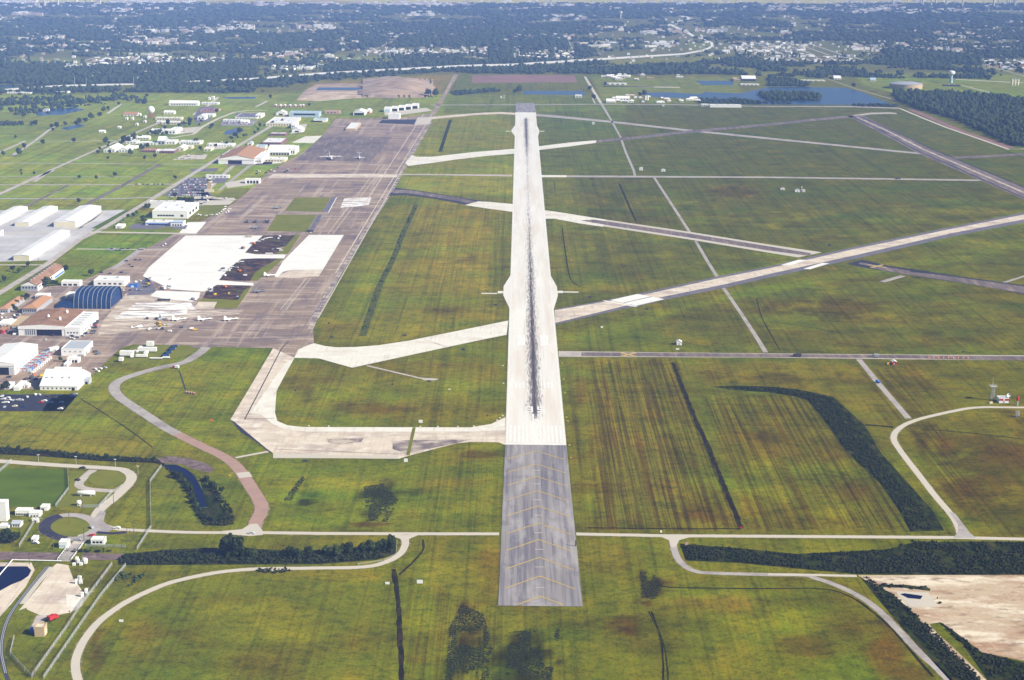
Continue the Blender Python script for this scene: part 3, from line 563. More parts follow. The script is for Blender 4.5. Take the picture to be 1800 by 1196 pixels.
# far runway on the right
area('parallel_runway', [(1489, 204), (1515.5, 203), (1628, 258), (1726, 298.5), (1800, 330), (2000, 415), (2000, 440), (1800, 351), (1683, 300), (1613, 269.6), (1540, 230)], 'old_asphalt', 3)
band('parallel_runway', [(1506, 206, 3), (1560, 230.5, 4), (1622, 262.5, 5), (1705, 298, 5), (1800, 339, 6), (1900, 381, 6)], 'worn_tan', 4, 'h')
for o_ in (-22, 22): band('parallel_runway', [(1506 + o_ * .35, 206, 2.2), (1560 + o_ * .5, 230.5, 2.6), (1622 + o_ * .7, 262.5, 3), (1705 + o_ * .85, 298, 3.4), (1800 + o_, 339, 4), (1900 + o_, 381, 4)], 'dark_asphalt', 5, 'h')
band('taxiway', [(1500, 204, 3), (1530, 200, 3), (1562, 199, 2.4), (1576, 200, 2)], 'road', 2)
band('taxiway', [(1665, 278, 4), (1740, 275, 4), (1800, 271, 4), (1900, 266, 4)], 'old_asphalt', 2)
ribbon('road', [(1581, 190.6), (1620, 207), (1663.5, 224.5), (1720, 244), (1774, 263), (1800, 262), (1860, 260)], 7, 'pale_road', 1, False)
band('verge', [(1600, 192, 12), (1690, 231, 14), (1780, 261, 16)], 'fallow', .5, 'h')
# perimeter path behind the field
band('road', [(1028, 135, 4), (1042, 158, 5), (1056, 181, 5.5)], 'pale_road', 2, 'h'); band('road', [(1056, 181, 5), (1074, 211, 3.6), (1090.6, 241, 3.6), (1100, 268, 4), (1114, 300, 4.4), (1116, 309, 4.4)], 'grey_road', 2, 'h')
band('road', [(1041, 172, 2.2), (1046, 182, 2.4)], 'pale_road', 2, 'h')
band('road', [(1150, 312.5, 4.4), (1181, 360, 5), (1212, 408, 5.6)], 'grey_road', 2, 'h'); band('road', [(1223, 424, 5.6), (1242, 457, 6), (1261, 487.5, 6.4)], 'grey_road', 2, 'h')
band('road', [(1271.5, 506, 6.4), (1303, 552, 7), (1331, 595, 8), (1346, 620, 9)], 'grey_road', 2, 'h')
# cross taxiway in front
area('taxiway', [(982, 617.5), (1180, 620), (1350, 621.5), (1500, 623), (1800, 625), (2600, 633), (2600, 644), (1800, 634), (1500, 631), (1350, 629), (982, 627.5)], 'road', 2)
band('taxiway', [(1022, 623, 6.5), (1180, 624, 6.5), (1350, 625.5, 6), (1430, 626, 5.5), (1640, 628, 6)], 'old_asphalt', 3)
band('taxiway', [(1640, 628.5, 6), (1800, 630.5, 7.5), (2600, 638.5, 8)], 'old_asphalt', 3)
ribbon('path', [(1510, 632), (1543, 672.7), (1568, 702), (1597, 736)], 5.2, 'grey_road', 1, False)
LOOP = [(2400, 722), (2000, 717), (1800, 716.6), (1721, 716.5), (1676, 723), (1613, 738), (1581, 753), (1571, 770.5), (1583, 793), (1616, 836), (1643, 871), (1672, 905), (1684, 925), (1690, 945)]
ribbon('road', LOOP, 5.0, 'pale_road', 1)
area('road', [(1668, 900), (1679, 903), (1705, 937), (1716, 946), (1676, 946), (1684, 935), (1684, 922)], 'grey_road', 1.5)
ribbon('road', [(1013, 939), (1163, 942), (1350, 943), (1676, 945.2), (1800, 948), (2400, 956)], 5.0, 'pale_road', 1, False)
ribbon('road', [(455, 936.5), (563, 938), (701, 938.6), (877.5, 938.8)], 5.0, 'pale_road', 1, False)
ribbon('road', [(712, 940), (712, 959), (701, 976), (676, 989), (638, 997), (550, 999), (450, 1000.5), (376, 1007.6), (301, 1024), (251, 1044), (213, 1064), (175.6, 1091.6), (150.5, 1121.7), (135.4, 1152), (133, 1178), (142, 1210), (160, 1250)], 4.8, 'pale_road', 1)
area('road', [(682, 940), (735, 941), (719, 948), (716, 958), (708, 958), (704, 948)], 'pale_road', 1.5)
ribbon('road', [(1181, 943.6), (1184.7, 963.7), (1191, 981), (1203.5, 995), (1221, 1004), (1250, 1007.5), (1350, 1010.5), (1412.7, 1011.5), (1438, 1018), (1475, 1031), (1513, 1050), (1543, 1071.6), (1575.7, 1104), (1613, 1144), (1646, 1174), (1680, 1210), (1720, 1260)], 4.6, 'grey_road', 1)
area('road', [(1160, 943), (1215, 944), (1194, 950), (1188, 962), (1180, 962), (1176, 950)], 'pale_road', 1.5)
ribbon('road', [(1350, 1010), (1420, 1011), (1506, 1013)], 3.4, 'pale_road', 2, False)

# ------------------------------------------------------------------ the big apron on the left
area('apron', [(798, 131), (806, 131), (757, 215.7), (723, 275), (708, 300), (683, 344), (600.5, 480.6), (558, 562), (550, 576), (551.6, 600), (552, 604), (545, 606), (517, 629.6), (480, 612.5), (371, 610), (343.6, 612.5), (330, 607), (300, 607), (235, 606), (212, 612), (186, 637), (160, 661),
      (120, 672), (60, 684), (-120, 690), (-120, 560), (0, 545), (60, 505), (120, 500), (164, 486), (251, 440), (300, 415), (363, 385), (411, 357.7), (450, 325), (475, 300), (520, 276), (558, 251), (590, 209), (700, 208), (757, 200), (782, 160)], 'apron', 1)
for nm_, P_, m_, l_ in [
    ('apron_slab', [(326, 414.5), (462, 414.5), (450, 426), (431, 444.5), (450, 447.6), (502, 448), (500, 454.5), (450, 454.5), (424, 456.5), (404, 470.5), (385, 493), (445, 498), (446, 502.5), (381, 501), (359, 513), (301, 509), (251, 485.6), (262, 470)], 'bright_concrete', 3),
    ('apron_slab', [(543, 413.4), (604.5, 413.4), (568, 474), (512, 475), (498, 478), (488, 487), (482, 486), (497, 460)], 'bright_concrete', 3),
    ('apron_slab', [(512, 475), (568, 474), (560, 486), (520, 489), (482, 488)], 'tan_concrete', 2.5),
    ('apron_slab', [(275, 511.5), (352, 514), (350, 524), (338, 531), (300, 527), (264, 521)], 'bright_concrete', 3.5),
    ('apron_patch', [(222, 516), (262, 512), (345, 530), (345, 545), (430, 545), (420, 552), (330, 560), (300, 575), (172, 590), (180, 566)], 'worn_tan', 1.5),
    ('apron_patch', [(235, 500), (262, 487), (275, 512), (262, 518), (222, 520)], 'mid_asphalt', 1.6),
    ('apron_slab', [(216, 548), (330, 545), (328, 552), (300, 556), (202, 561)], 'worn_slab', 2),
    ('apron_slab', [(240, 532), (335, 532), (345, 545), (225, 545)], 'worn_slab', 1.7),
    ('apron_slab', [(349, 531), (382, 531), (376, 544), (340, 544)], 'tan_concrete', 2),
    ('apron_slab', [(605, 349), (653, 347.5), (648, 361), (598, 366)], 'worn_slab', 2),
    ('apron_slab', [(330, 391), (363, 390.5), (345, 411), (314, 411)], 'bright_concrete', 2),
    ('apron_slab', [(537, 240), (566, 239), (551, 252), (512, 251)], 'white_concrete', 2),
    ('apron_slab', [(734, 207), (761, 206), (754, 219), (728, 220)], 'pale_road', 3),
    ('apron_slab', [(560, 306), (700, 306), (697, 312), (470, 313), (480, 306)], 'tan_concrete', 1.5),
    ('apron_patch', [(672, 211), (734, 210), (728, 219), (664, 217)], 'dark_asphalt', 2),
    ('apron_patch', [(565, 241), (690, 241), (650, 285), (520, 282)], 'old_asphalt', 1.6),
    ('infield', [(518, 347.6), (581, 347.6), (566, 372.7), (500, 371.5)], 'infield', 4),
    ('infield', [(486, 377.7), (557, 377.7), (539, 408), (469, 406.6)], 'infield', 4),
    ('apron_patch', [(583, 347), (592, 346), (577, 373), (566, 373)], 'mid_asphalt', 4),
    ('apron_patch', [(559, 378), (568, 377.5), (550, 408), (540, 408)], 'mid_asphalt', 4),
    ('infield', [(520, 412.7), (528, 412.7), (506, 447), (486, 446), (505, 430)], 'infield', 4),
    ('soil_bed', [(455, 421), (463, 414.5), (521, 414), (510, 430), (490, 437), (498, 446.5), (450, 447), (431, 444.5), (442, 432)], 'soil', 3.6),
    ('soil_bed', [(424, 456), (446, 454.8), (490, 455), (462, 470), (448, 480), (440, 494), (385, 492.6), (404, 470.5)], 'soil', 3.6),
    ('infield', [(491, 455), (497, 456), (470, 480), (452, 494), (440, 494), (448, 480), (462, 470)], 'infield', 4),
    ('soil_bed', [(381, 501.5), (441, 502.5), (418, 528), (356, 525), (362, 514)], 'soil', 3.6),
    ('infield', [(356, 525), (418, 528), (430, 510), (443, 503), (416, 542.5), (376, 542), (382, 531), (346, 530)], 'infield', 3.8),
    ('infield', [(208, 628), (232, 611), (300, 607.5), (330, 608), (345, 614), (330, 625), (280, 634), (250, 638), (215, 640)], 'infield', 3)]:
    area(nm_, P_, m_, l_)
marks('apron_edge', [], 'marking_white') if False else None
for a_, b_, w_, m_ in [((592, 347), (577, 374), 1.4, 'marking_white'), ((567, 379), (546, 410), 1.4, 'marking_white'), ((676, 290), (585, 412), .8, 'tan_concrete'), ((668, 290), (576, 412), .8, 'tan_concrete'), ((538, 490), (493, 545), .8, 'pale_road'), ((546, 490), (503, 545), .7, 'pale_road'),
        ((760, 200), (590, 480), 1.5, 'tan_concrete'), ((745, 200), (640, 360), 1.4, 'tan_concrete'), ((601, 482), (520, 594), .8, 'mid_asphalt'), ((706, 300), (559, 560), 1.3, 'pale_road')]: ribbon('apron_line', [a_, b_], w_, m_, 3.2, False)
band('apron_edge_stain', [(757, 215, 5), (716, 285, 6), (690, 332, 7), (650, 395, 7), (597, 480, 9), (560, 545, 11), (545, 580, 10)], 'pad_dark', 1.8, 'h')
# holding pad in front of the runway end
area('taxiway', [(480, 612.5), (517.7, 629.6), (498, 665), (485, 687), (483, 725.4), (487.6, 740.5), (505, 748), (533, 751), (826, 751.7), (864, 745.5), (889, 733), (888.5, 783), (876, 778), (826, 777.5), (801, 780), (721, 801), (701, 807), (590, 806), (480, 806), (480, 797), (450, 776), (424, 761), (405, 738), (440, 680)], 'tan_concrete', 3)
area('taxiway', [(483, 725), (487.6, 740.5), (505, 748.5), (533, 751.6), (826, 752.2), (864, 746), (888, 735), (887, 757), (830, 759), (540, 759.5), (500, 755), (478, 745), (460, 730), (466, 722)], 'white_concrete', 4)
area('taxiway', [(466, 722), (460, 730), (440, 727), (500, 640), (517, 631), (498, 665), (486, 688), (483.5, 725)], 'white_concrete', 4.2)
area('pad_stain', [(722, 774), (830, 773), (800, 780), (716, 798), (690, 790), (690, 776)], 'pad_dark', 4)
area('pad_stain', [(574, 772), (640, 770), (635, 778), (595, 782), (576, 778)], 'pad_dark', 4)
area('pad_stain', [(405, 738), (412, 742), (478, 797), (478, 799), (450, 777), (424, 761)], 'dark_asphalt', 4)
band('apron_slab', [(480, 801.5, 7), (590, 803, 5), (700, 804, 5)], 'pale_road', 4)
ribbon('drain_strip', [(728, 752), (717, 801)], 2.6, 'infield', 5, False)
ribbon('apron_line', [(508, 600), (495, 613), (430, 738)], .9, 'dark_asphalt', 5, False); ribbon('apron_line', [(432, 737), (483, 736)], .8, 'dark_asphalt', 5, False)
ribbon('apron_line', [(747, 598), (787, 611)], 3.0, 'tan_concrete', 5, False)
ribbon('apron_line', [(480, 790), (700, 799), (800, 779)], .7, 'old_asphalt', 5, False)
ribbon('path', [(645, 643), (722, 661), (745, 666), (770, 667)], 3.0, 'road', 1)
area('path', [(738, 664), (770, 666), (766, 669), (745, 669)], 'road', 1.5)
for x_, y_, s_ in ((860, 516, -1), (1003, 513.5, 1)): band('arrestor_pad', [(x_ - 14, y_, 1.8), (x_ + 14, y_ + .3, 1.8)], 'white_concrete', 1)
band('arrestor_pad', [(980, 513.5, 4), (990, 513.5, 4)], 'white_concrete', 1); band('arrestor_pad', [(875, 514, 4), (886, 514, 4)], 'white_concrete', 1)
for x_ in (893, 953): band('arrestor_pad', [(x_ - 4, 231, 1), (x_ + 4, 231, 1)], 'white_concrete', 1)
# curved taxi road on the left and the roads below it
CUR = [(362, 611), (355, 618), (343.6, 626), (321, 638), (276, 648), (231, 661), (208, 671), (200.6, 683), (211, 699), (251, 726), (288, 750.5), (311, 763)]
ribbon('taxi_road', CUR, 9.5, 'grey_road', 4)
ribbon('taxi_road', [(309, 762), (351, 783), (389, 801), (411, 816), (427, 835), (444, 861), (458, 884), (459, 900), (450, 918), (446, 935)], 9.5, 'red_road', 3)
ribbon('taxi_road', [(426.5, 831), (432, 840)], 9.6, 'pale_road', 5, False)
ribbon('path', [(414, 805), (450, 798), (472, 794)], 3.4, 'pale_road', 1)
area('road', [(391, 934), (425, 931), (440, 922), (452, 921), (462, 934), (462, 941), (440, 943), (391, 939)], 'pale_road', 4.5)
ribbon('road', [(-80, 805), (0, 811), (100, 818), (200.6, 824), (222, 829), (231, 838), (226, 851), (200.6, 876), (175, 897), (163, 921), (140, 951), (128, 967), (112, 987)], 7.5, 'pale_road', 2)
ribbon('road', [(164, 826), (150, 838), (139, 850), (146, 858), (175.6, 862), (205, 862), (222, 852)], 6.5, 'road', 1)
ribbon('road', [(176, 921), (205, 930), (251, 933), (326, 936), (391, 936.5), (440, 934)], 4.6, 'pale_road', 2)
area('road', [(176, 898), (186, 900), (182, 918), (200, 929), (192, 935), (172, 936), (160, 945), (148, 955), (135, 953), (150, 930)], 'grey_road', 2.5)
ring = [(124 + 44 * math.cos(t), 926.6 + 21 * math.sin(t)) for t in np.linspace(0, 2 * PI, 33)]
ribbon('road', ring, 7.0, 'grey_road', 2.2)
ribbon('road', ring[13:23], 9.0, 'dark_asphalt', 2.4)
ribbon('road', ring[9:14], 7.5, 'dark_asphalt', 2.4)
ribbon('road', [(170, 936), (195, 938), (222, 936)], 4.0, 'dark_asphalt', 2.8)
area('infield', [(124 + 35 * math.cos(t), 926.6 + 15.5 * math.sin(t)) for t in np.linspace(0, 2 * PI, 30)[:-1]], 'infield', 3)
area('infield', [(185 + 33 * math.cos(t) + 3, 841.5 + 14.5 * math.sin(t)) for t in np.linspace(0, 2 * PI, 30)[:-1]], 'infield', 3)
area('lawn', [(-80, 815), (0, 823), (110, 825), (118, 828), (121, 861), (97, 891), (-80, 891)], 'lawn', 1)
area('infield', [(124, 828), (158, 829), (138, 850), (145, 860), (215, 866), (180, 893), (98, 893), (122, 862)], 'infield', .8)
area('concrete_pad', [(100, 991), (120, 994), (128, 1016), (150.5, 1046.5), (144, 1066), (125, 1077), (100, 1082), (70, 1082), (47.6, 1072), (46, 1069), (32.6, 1074), (70, 1030), (95, 995)], 'tan_concrete', 3)
area('concrete_pad', [(116, 1045), (148, 1048), (142, 1066), (118, 1072)], 'white_concrete', 3.4)
ribbon('path', [(74, 1082), (66, 1098), (62, 1110)], 6, 'road', 2, False)
area('basin_apron', [(-80, 988), (55, 989.5), (61, 1002), (45, 1032), (20, 1062), (-5, 1090), (-80, 1110)], 'tan_concrete', 1)
area('pond', [(-80, 996), (48, 996), (55, 1003), (50, 1013), (38, 1021), (20, 1028), (0, 1039), (-80, 1070)], 'dark_water', 2)
ribbon('railway_track', [(84, 996), (60, 1024), (32.6, 1059), (15, 1086.6), (5, 1116.7), (2.5, 1147), (10, 1184), (22, 1215)], 2.4, 'dark_grey', 2.0)
ribbon('railway_track', [(91, 997), (66, 1026), (38, 1062)], 3.2, 'pale_road', 1.6, False)
for dx in (-1.4, 1.4): ribbon('rail', [(84 + dx * 1.4, 996), (60 + dx, 1024), (32.6 + dx, 1059), (15 + dx, 1086.6), (5 + dx, 1116.7), (2.5 + dx, 1147), (10 + dx, 1184)], .35, 'steel', 4)
# roads of the base on the left
for nm_, P_, w_, m_, l_ in [
    ('road', [(-60, 548), (0, 515), (85, 463), (140, 421), (175.6, 405), (263, 352.7), (348.6, 300), (400, 268), (450, 238), (480, 220), (505, 203)], 9, 'road', 3),
    ('road', [(-60, 293), (0, 268), (45, 248), (130, 248.4), (213, 247)], 7, 'road', 2), ('road', [(60, 320), (88, 300), (175.6, 261), (213, 245), (263, 223), (290, 212)], 7, 'road', 2),
    ('road', [(20, 275), (60, 249), (94, 223)], 7, 'road', 2), ('road', [(189, 200), (212, 184)], 7, 'pale_road', 2),
    ('road', [(300, 243), (340, 236), (356, 223), (383, 209), (411, 198), (432, 195), (470, 194)], 8, 'pale_road', 2), ('road', [(340, 202), (366, 186), (384, 171)], 8, 'pale_road', 2),
    ('road', [(-60, 375), (0, 341), (68, 310), (93, 300)], 9, 'road', 2), ('road', [(20, 383), (48, 362), (120, 326)], 6, 'old_asphalt', 2), ('road', [(140, 368), (155.5, 357.5), (211, 329), (261, 300), (281, 288.5)], 8, 'old_asphalt', 2),
    ('road', [(-60, 325), (0, 325), (200, 325), (305, 324)], 9, 'grey_road', 1), ('road', [(-60, 350), (0, 349.5), (200, 349.5), (276, 347)], 9, 'grey_road', 1), ('road', [(-60, 311), (0, 311), (233, 311)], 5, 'grey_road', 1),
    ('road', [(-60, 286.5), (0, 287), (200, 288), (343, 289), (380, 289)], 6, 'grey_road', 1), ('road', [(-60, 466), (0, 466), (84, 466)], 5, 'pale_road', 2), ('road', [(135, 438), (250, 439), (296, 438)], 5, 'pale_road', 2),
    ('road', [(-60, 410), (60, 408.5), (180, 408.5), (330, 411)], 9, 'pale_road', 3.4), ('road', [(200, 473), (251, 436)], 8, 'grey_road', 2), ('road', [(350, 350), (400, 300), (424, 280), (456, 268)], 7, 'road', 2),
    ('road', [(385, 335), (437, 293), (458, 285)], 6, 'grey_road', 2), ('road', [(260, 361), (305, 355), (345, 349)], 6, 'grey_road', 2), ('road', [(300, 346), (318, 345), (345, 343), (415, 352)], 8, 'pale_road', 2.2),
    ('road', [(470, 178), (462, 182), (450, 188)], 7, 'pale_road', 2), ('road', [(385, 178.5), (470, 179.5), (560, 180)], 3, 'grey_road', 1)]: ribbon(nm_, P_, w_, m_, l_, False)
area('hangar_pad', [(-60, 372), (0, 370), (55, 369), (110, 369), (180, 370), (225, 369), (165, 404), (140, 421), (118, 440), (85, 458), (-60, 462)], 'hangar_pad', 1)
area('concrete_pad', [(100, 404), (150, 398), (185, 371), (192, 371), (134, 404)], 'pale_road', 2)
ribbon('verge', [(168, 402), (228, 369)], 12, 'lawn', 2, False)
for P_, m_ in [([(286, 345.5), (318, 322), (334, 312.5), (402, 312.5), (395, 322), (365, 322), (366, 338), (372, 341), (372, 345)], 'mid_asphalt'), ([(0, 694), (138, 693.5), (112, 723), (-80, 723), (-80, 694)], 'dark_asphalt'), ([(95, 693.6), (138, 693.5), (112, 723), (73, 723)], 'lot_light'),
        ([(330, 301), (340, 297), (385, 296), (380, 301.5), (350, 302.5)], 'mid_asphalt'), ([(303, 281.5), (322, 273), (365, 272), (360, 280)], 'pale_road'), ([(365, 251), (409, 251.5), (395, 262), (360, 263)], 'pale_road'),
        ([(345, 197), (352, 188), (378, 187), (376, 196), (362, 204), (372, 211), (345, 218), (340, 208)], 'mid_asphalt'), ([(313, 226), (352, 223), (340, 233), (305, 237)], 'pale_road'), ([(412, 209), (415, 199), (452, 199), (450, 207)], 'mid_asphalt'), ([(390, 213), (455, 212), (440, 222), (388, 221)], 'lot_light'),
        ([(346, 340), (365, 338), (372, 350), (412, 353), (403, 360), (342, 362), (336, 355)], 'pale_road'), ([(344, 350), (412, 348), (414, 352), (340, 353)], 'pale_road'), ([(384, 285), (452, 283), (480, 280), (478, 290), (400, 292)], 'old_asphalt'), ([(458, 282), (500, 276), (495, 287), (450, 290)], 'white_concrete'),
        ([(200, 475), (262, 452), (252, 486), (176, 487), (178, 481)], 'apron'), ([(676, 198), (750, 190), (760, 195), (700, 203), (676, 203)], 'pale_road'), ([(520, 220), (540, 218), (535, 232), (510, 236)], 'pale_road'), ([(395, 322), (440, 313), (445, 325), (400, 331)], 'pale_road'), ([(234, 394), (262, 393), (330, 396), (326, 403), (225, 403)], 'mid_asphalt')]:
    area('parking_lot', P_, m_, 2.6)
area('lawn', [(348, 362), (358, 361), (392, 361), (396, 367), (386, 378), (372, 379), (340, 379)], 'infield', 4)
area('lawn', [(395, 333), (438, 330), (425, 345), (380, 348)], 'infield', 3)
area('lawn', [(170, 405.5), (312, 405), (300, 399), (260, 404), (195, 401)], 'infield', 3.6)
# ponds and lakes
for P_ in [[(391, 236), (398, 230), (412, 226.5), (427, 227), (428, 230), (418, 235), (406, 237.5)], [(1120, 163.5), (1180, 162.5), (1228, 166), (1240, 162), (1300, 164.5), (1350, 153.5), (1400, 153), (1485, 154.5), (1514, 162), (1576, 187), (1506, 187), (1496, 184.5), (1350, 184), (1240, 181), (1230, 173.5), (1150, 171)],
          [(919, 160), (1026, 160), (1030, 168), (920, 166)], [(1222, 142), (1290, 142.5), (1288, 150), (1235, 150)], [(-60, 149), (40, 149.5), (30, 153.5), (0, 157), (-60, 158)], [(560, 154), (640, 154), (636, 159), (555, 159)], [(60, 195), (130, 189), (150, 193), (110, 202), (65, 204)], [(105, 226), (140, 218), (150, 221), (120, 229)], [(390, 171), (450, 170.5), (448, 174), (400, 174)]]:
    area('pond', P_, 'water', .8)
area('fallow_field', [(830, 133), (900, 131.5), (1010, 133), (1015, 145), (830, 146)], 'fallow', .8)
area('creek', [(288, 817), (310, 817), (330, 826), (343, 838), (356, 862), (364, 892), (352, 893), (343, 870), (336, 848), (318, 832), (290, 823)], 'dark_water', 1)
area('bank', [(276, 806), (300, 802), (330, 806), (362, 815), (376, 824), (370, 832), (345, 826), (318, 816), (285, 814)], 'bank_earth', 1.4)
# ditches
ribbon('ditch', [(1182, 637.6), (1198.5, 678), (1223.6, 740), (1251, 800.6), (1271, 851), (1291, 898.5), (1303, 928)], 3.6, 'ditch_dark', 1, False)
ribbon('ditch', [(1033, 928), (1150, 929.5), (1303, 930)], 1.8, 'ditch_dark', 1, False)
ribbon('ditch', [(692, 1001), (697, 1034), (701, 1071.6), (703, 1121.7), (706, 1196), (708, 1260)], 3.0, 'ditch_dark', 1, False)
ribbon('ditch', [(743.5, 948.7), (743.5, 966), (728, 986), (701, 1011)], 1.5, 'ditch_dark', 1)
ribbon('ditch', [(1155, 1030), (1200, 1033.5), (1350, 1035), (1450, 1036), (1500, 1052), (1545, 1085), (1580, 1120), (1640, 1190)], 1.6, 'ditch_dark', .8)
ribbon('ditch', [(1140, 1075), (1160, 1115), (1170, 1150), (1176, 1210)], 1.0, 'ditch_green', .8, False); ribbon('ditch', [(1145, 1075), (1163, 1130), (1166, 1210)], 1.0, 'ditch_dark', .7, False)
ribbon('ditch', [(732, 360), (709.6, 408), (691, 455.5), (668, 500.6), (650.6, 551), (637, 591)], 7.5, 'ditch_soft', 1)
ribbon('ditch', [(792, 210.7), (773.5, 267)], 7, 'ditch_green', 1); ribbon('ditch', [(1089, 324), (1118, 390)], 3, 'ditch_dark', 1, False)
ribbon('ditch', [(974, 317), (976, 340)], 1, 'ditch_dark', 1, False); ribbon('ditch', [(988, 400), (997, 465), (1004, 492), (1020, 505)], 1.4, 'ditch_dark', 1)
ribbon('ditch', [(1622, 755), (1700, 761), (1800, 772), (1900, 780)], 1.8, 'ditch_dark', 1, False); ribbon('ditch', [(1521, 747), (1570, 751)], 4, 'ditch_dark', 1, False)
ribbon('ditch', [(140, 700), (180, 725), (230, 758), (268, 787)], 1.2, 'ditch_dark', 1); ribbon('path_rut', [(315, 652), (326, 686)], 1.3, 'dark_asphalt', 1, False)
ribbon('ditch', [(1330, 525), (1340, 560), (1370, 615)], 1.2, 'ditch_dark', .7, False); ribbon('ditch', [(1355, 565), (1450, 580), (1500, 592)], 1.2, 'ditch_dark', .7, False)
area('ditch', [(1195, 956), (1300, 964), (1400, 974), (1560, 966), (1600, 955), (1700, 952), (2350, 958), (2350, 1016), (1510, 1010), (1400, 1000), (1300, 990), (1205, 986)], 'ditch_green', 1)
area('ditch', [(1510, 1012), (1524, 1012), (1570, 1046), (1630, 1098), (1700, 1168), (1760, 1230), (1700, 1230), (1600, 1120), (1540, 1050)], 'ditch_green', 1)
area('ditch', [(1650, 1094), (1665, 1100), (1720, 1145), (1800, 1165), (1900, 1170), (1900, 1260), (1760, 1230), (1690, 1130)], 'ditch_green', 1)
area('ditch', [(1250, 680), (1300, 678), (1350, 680), (1400, 684), (1465, 698), (1520, 748), (1550, 798), (1595, 848), (1640, 898), (1660, 933), (1600, 935), (1580, 898), (1545, 848), (1490, 798), (1455, 748), (1420, 704), (1400, 698), (1350, 690), (1290, 686)], 'ditch_green', 1)
area('ditch', [(-80, 784), (0, 786), (100, 794), (180, 802), (270, 806), (290, 812), (288, 820), (270, 814), (180, 811), (80, 803), (-80, 795)], 'ditch_dark', 1)
area('ditch', [(208, 975), (300, 966), (400, 962), (500, 968), (600, 966), (697, 950), (696, 975), (660, 985), (560, 992), (400, 993), (208, 994)], 'ditch_green', 1)
area('ditch', [(290, 822), (318, 832), (336, 848), (343, 870), (352, 893), (364, 893), (356, 862), (350, 838), (372, 860), (400, 905), (412, 920), (395, 925), (360, 924), (345, 905), (325, 860), (305, 835)], 'ditch_green', .6)
area('canal_bank', [(-80, 972), (0, 970), (108, 972), (112, 984), (-80, 985)], 'bank_earth', 1.2); area('canal_bank', [(146, 972), (218, 974), (208, 985), (142, 984)], 'bank_earth', 1.2)
area('dirt_yard', [(1508, 1011.5), (1800, 1011), (2350, 1014), (2350, 1230), (1800, 1162), (1726, 1147), (1676, 1109), (1653.5, 1094), (1628, 1098), (1596, 1069), (1568, 1043), (1530, 1026)], 'dirt', 1.4)
ribbon('road', [(1622, 1090), (1640, 1112), (1683.6, 1152), (1726, 1194), (1780, 1250)], 3.6, 'dirt', 2)
area('concrete_pad', [(1575, 1040), (1632, 1042), (1650, 1067), (1600, 1068), (1578, 1046)], 'pale_road', 3); area('pond', [(1582, 1045), (1590, 1043.5), (1622, 1048), (1618, 1054), (1596, 1052)], 'dark_water', 4)
band('brush_line', [(1545, 1030, 4), (1590, 1031, 6), (1635, 1037, 5)], 'ditch_green', 2)
# freeway beyond the field
band('highway', [(-80, 160.5, 3.4), (0, 159, 3.2), (100, 151.5, 2.8), (150, 150, 2.6), (236, 148.3, 2.4)], 'highway', 3)
band('highway', [(300, 145.5, 1.8), (328.6, 144, 2), (450, 138.4, 3.2), (563, 129.6, 3.4), (701, 122, 3.6), (826, 115.5, 3.6), (900, 114, 3.6), (1075, 103, 3.4), (1201, 95.2, 2.6), (1236, 89, 3), (1250, 83, 3.6), (1253, 78, 4)], 'highway', 3)
band('highway', [(1252, 82, 5), (1251, 75, 5), (1236, 69, 6), (1221, 65, 7), (1206, 56, 7), (1190, 49, 7), (1176, 42, 6)], 'highway', 2.6, 'h')
band('highway', [(1170, 41, 1.8), (1190, 38, 1.8), (1214, 33, 1.8)], 'highway', 2.6); band('highway', [(1214, 33, 10), (1195, 27, 10), (1172, 17, 10)], 'highway', 2.6, 'h')
band('road', [(627, 104, 3), (665, 85, 2.4), (698, 65, 1.6)], 'road', 2, 'h'); band('road', [(993, 62, 1.4), (1001, 76, 1.8), (1008, 90, 2.2)], 'road', 2, 'h')
band('road', [(1150, 153, 1.4), (1060, 152, 1.4), (1195, 154, 1.4)], 'pale_road', 2); band('road', [(1450, 137, 1.6), (1480, 148, 2), (1510, 158, 2.4), (1580, 178, 3)], 'road', 2, 'h')
band('road', [(1690, 150, 3), (1740, 163, 4), (1800, 182, 5), (1860, 200, 5)], 'pale_road', 2, 'h'); band('road', [(1680, 140, 1), (1800, 146, 1)], 'pale_road', 2)
band('road', [(1720, 112, 3), (1780, 128, 4), (1850, 150, 4)], 'grey_road', 2, 'h'); band('road', [(1370, 16, .8), (1270, 15, .8), (1800, 20, .7)], 'pale_road', 2)
band('road', [(555, 107, 1.4), (610, 107, 1.4), (670, 112, 1.2)], 'pale_road', 2); band('yard', [(112, 121, 1.6), (180, 118, 3), (255, 115, 2.6)], 'pale_road', 2)
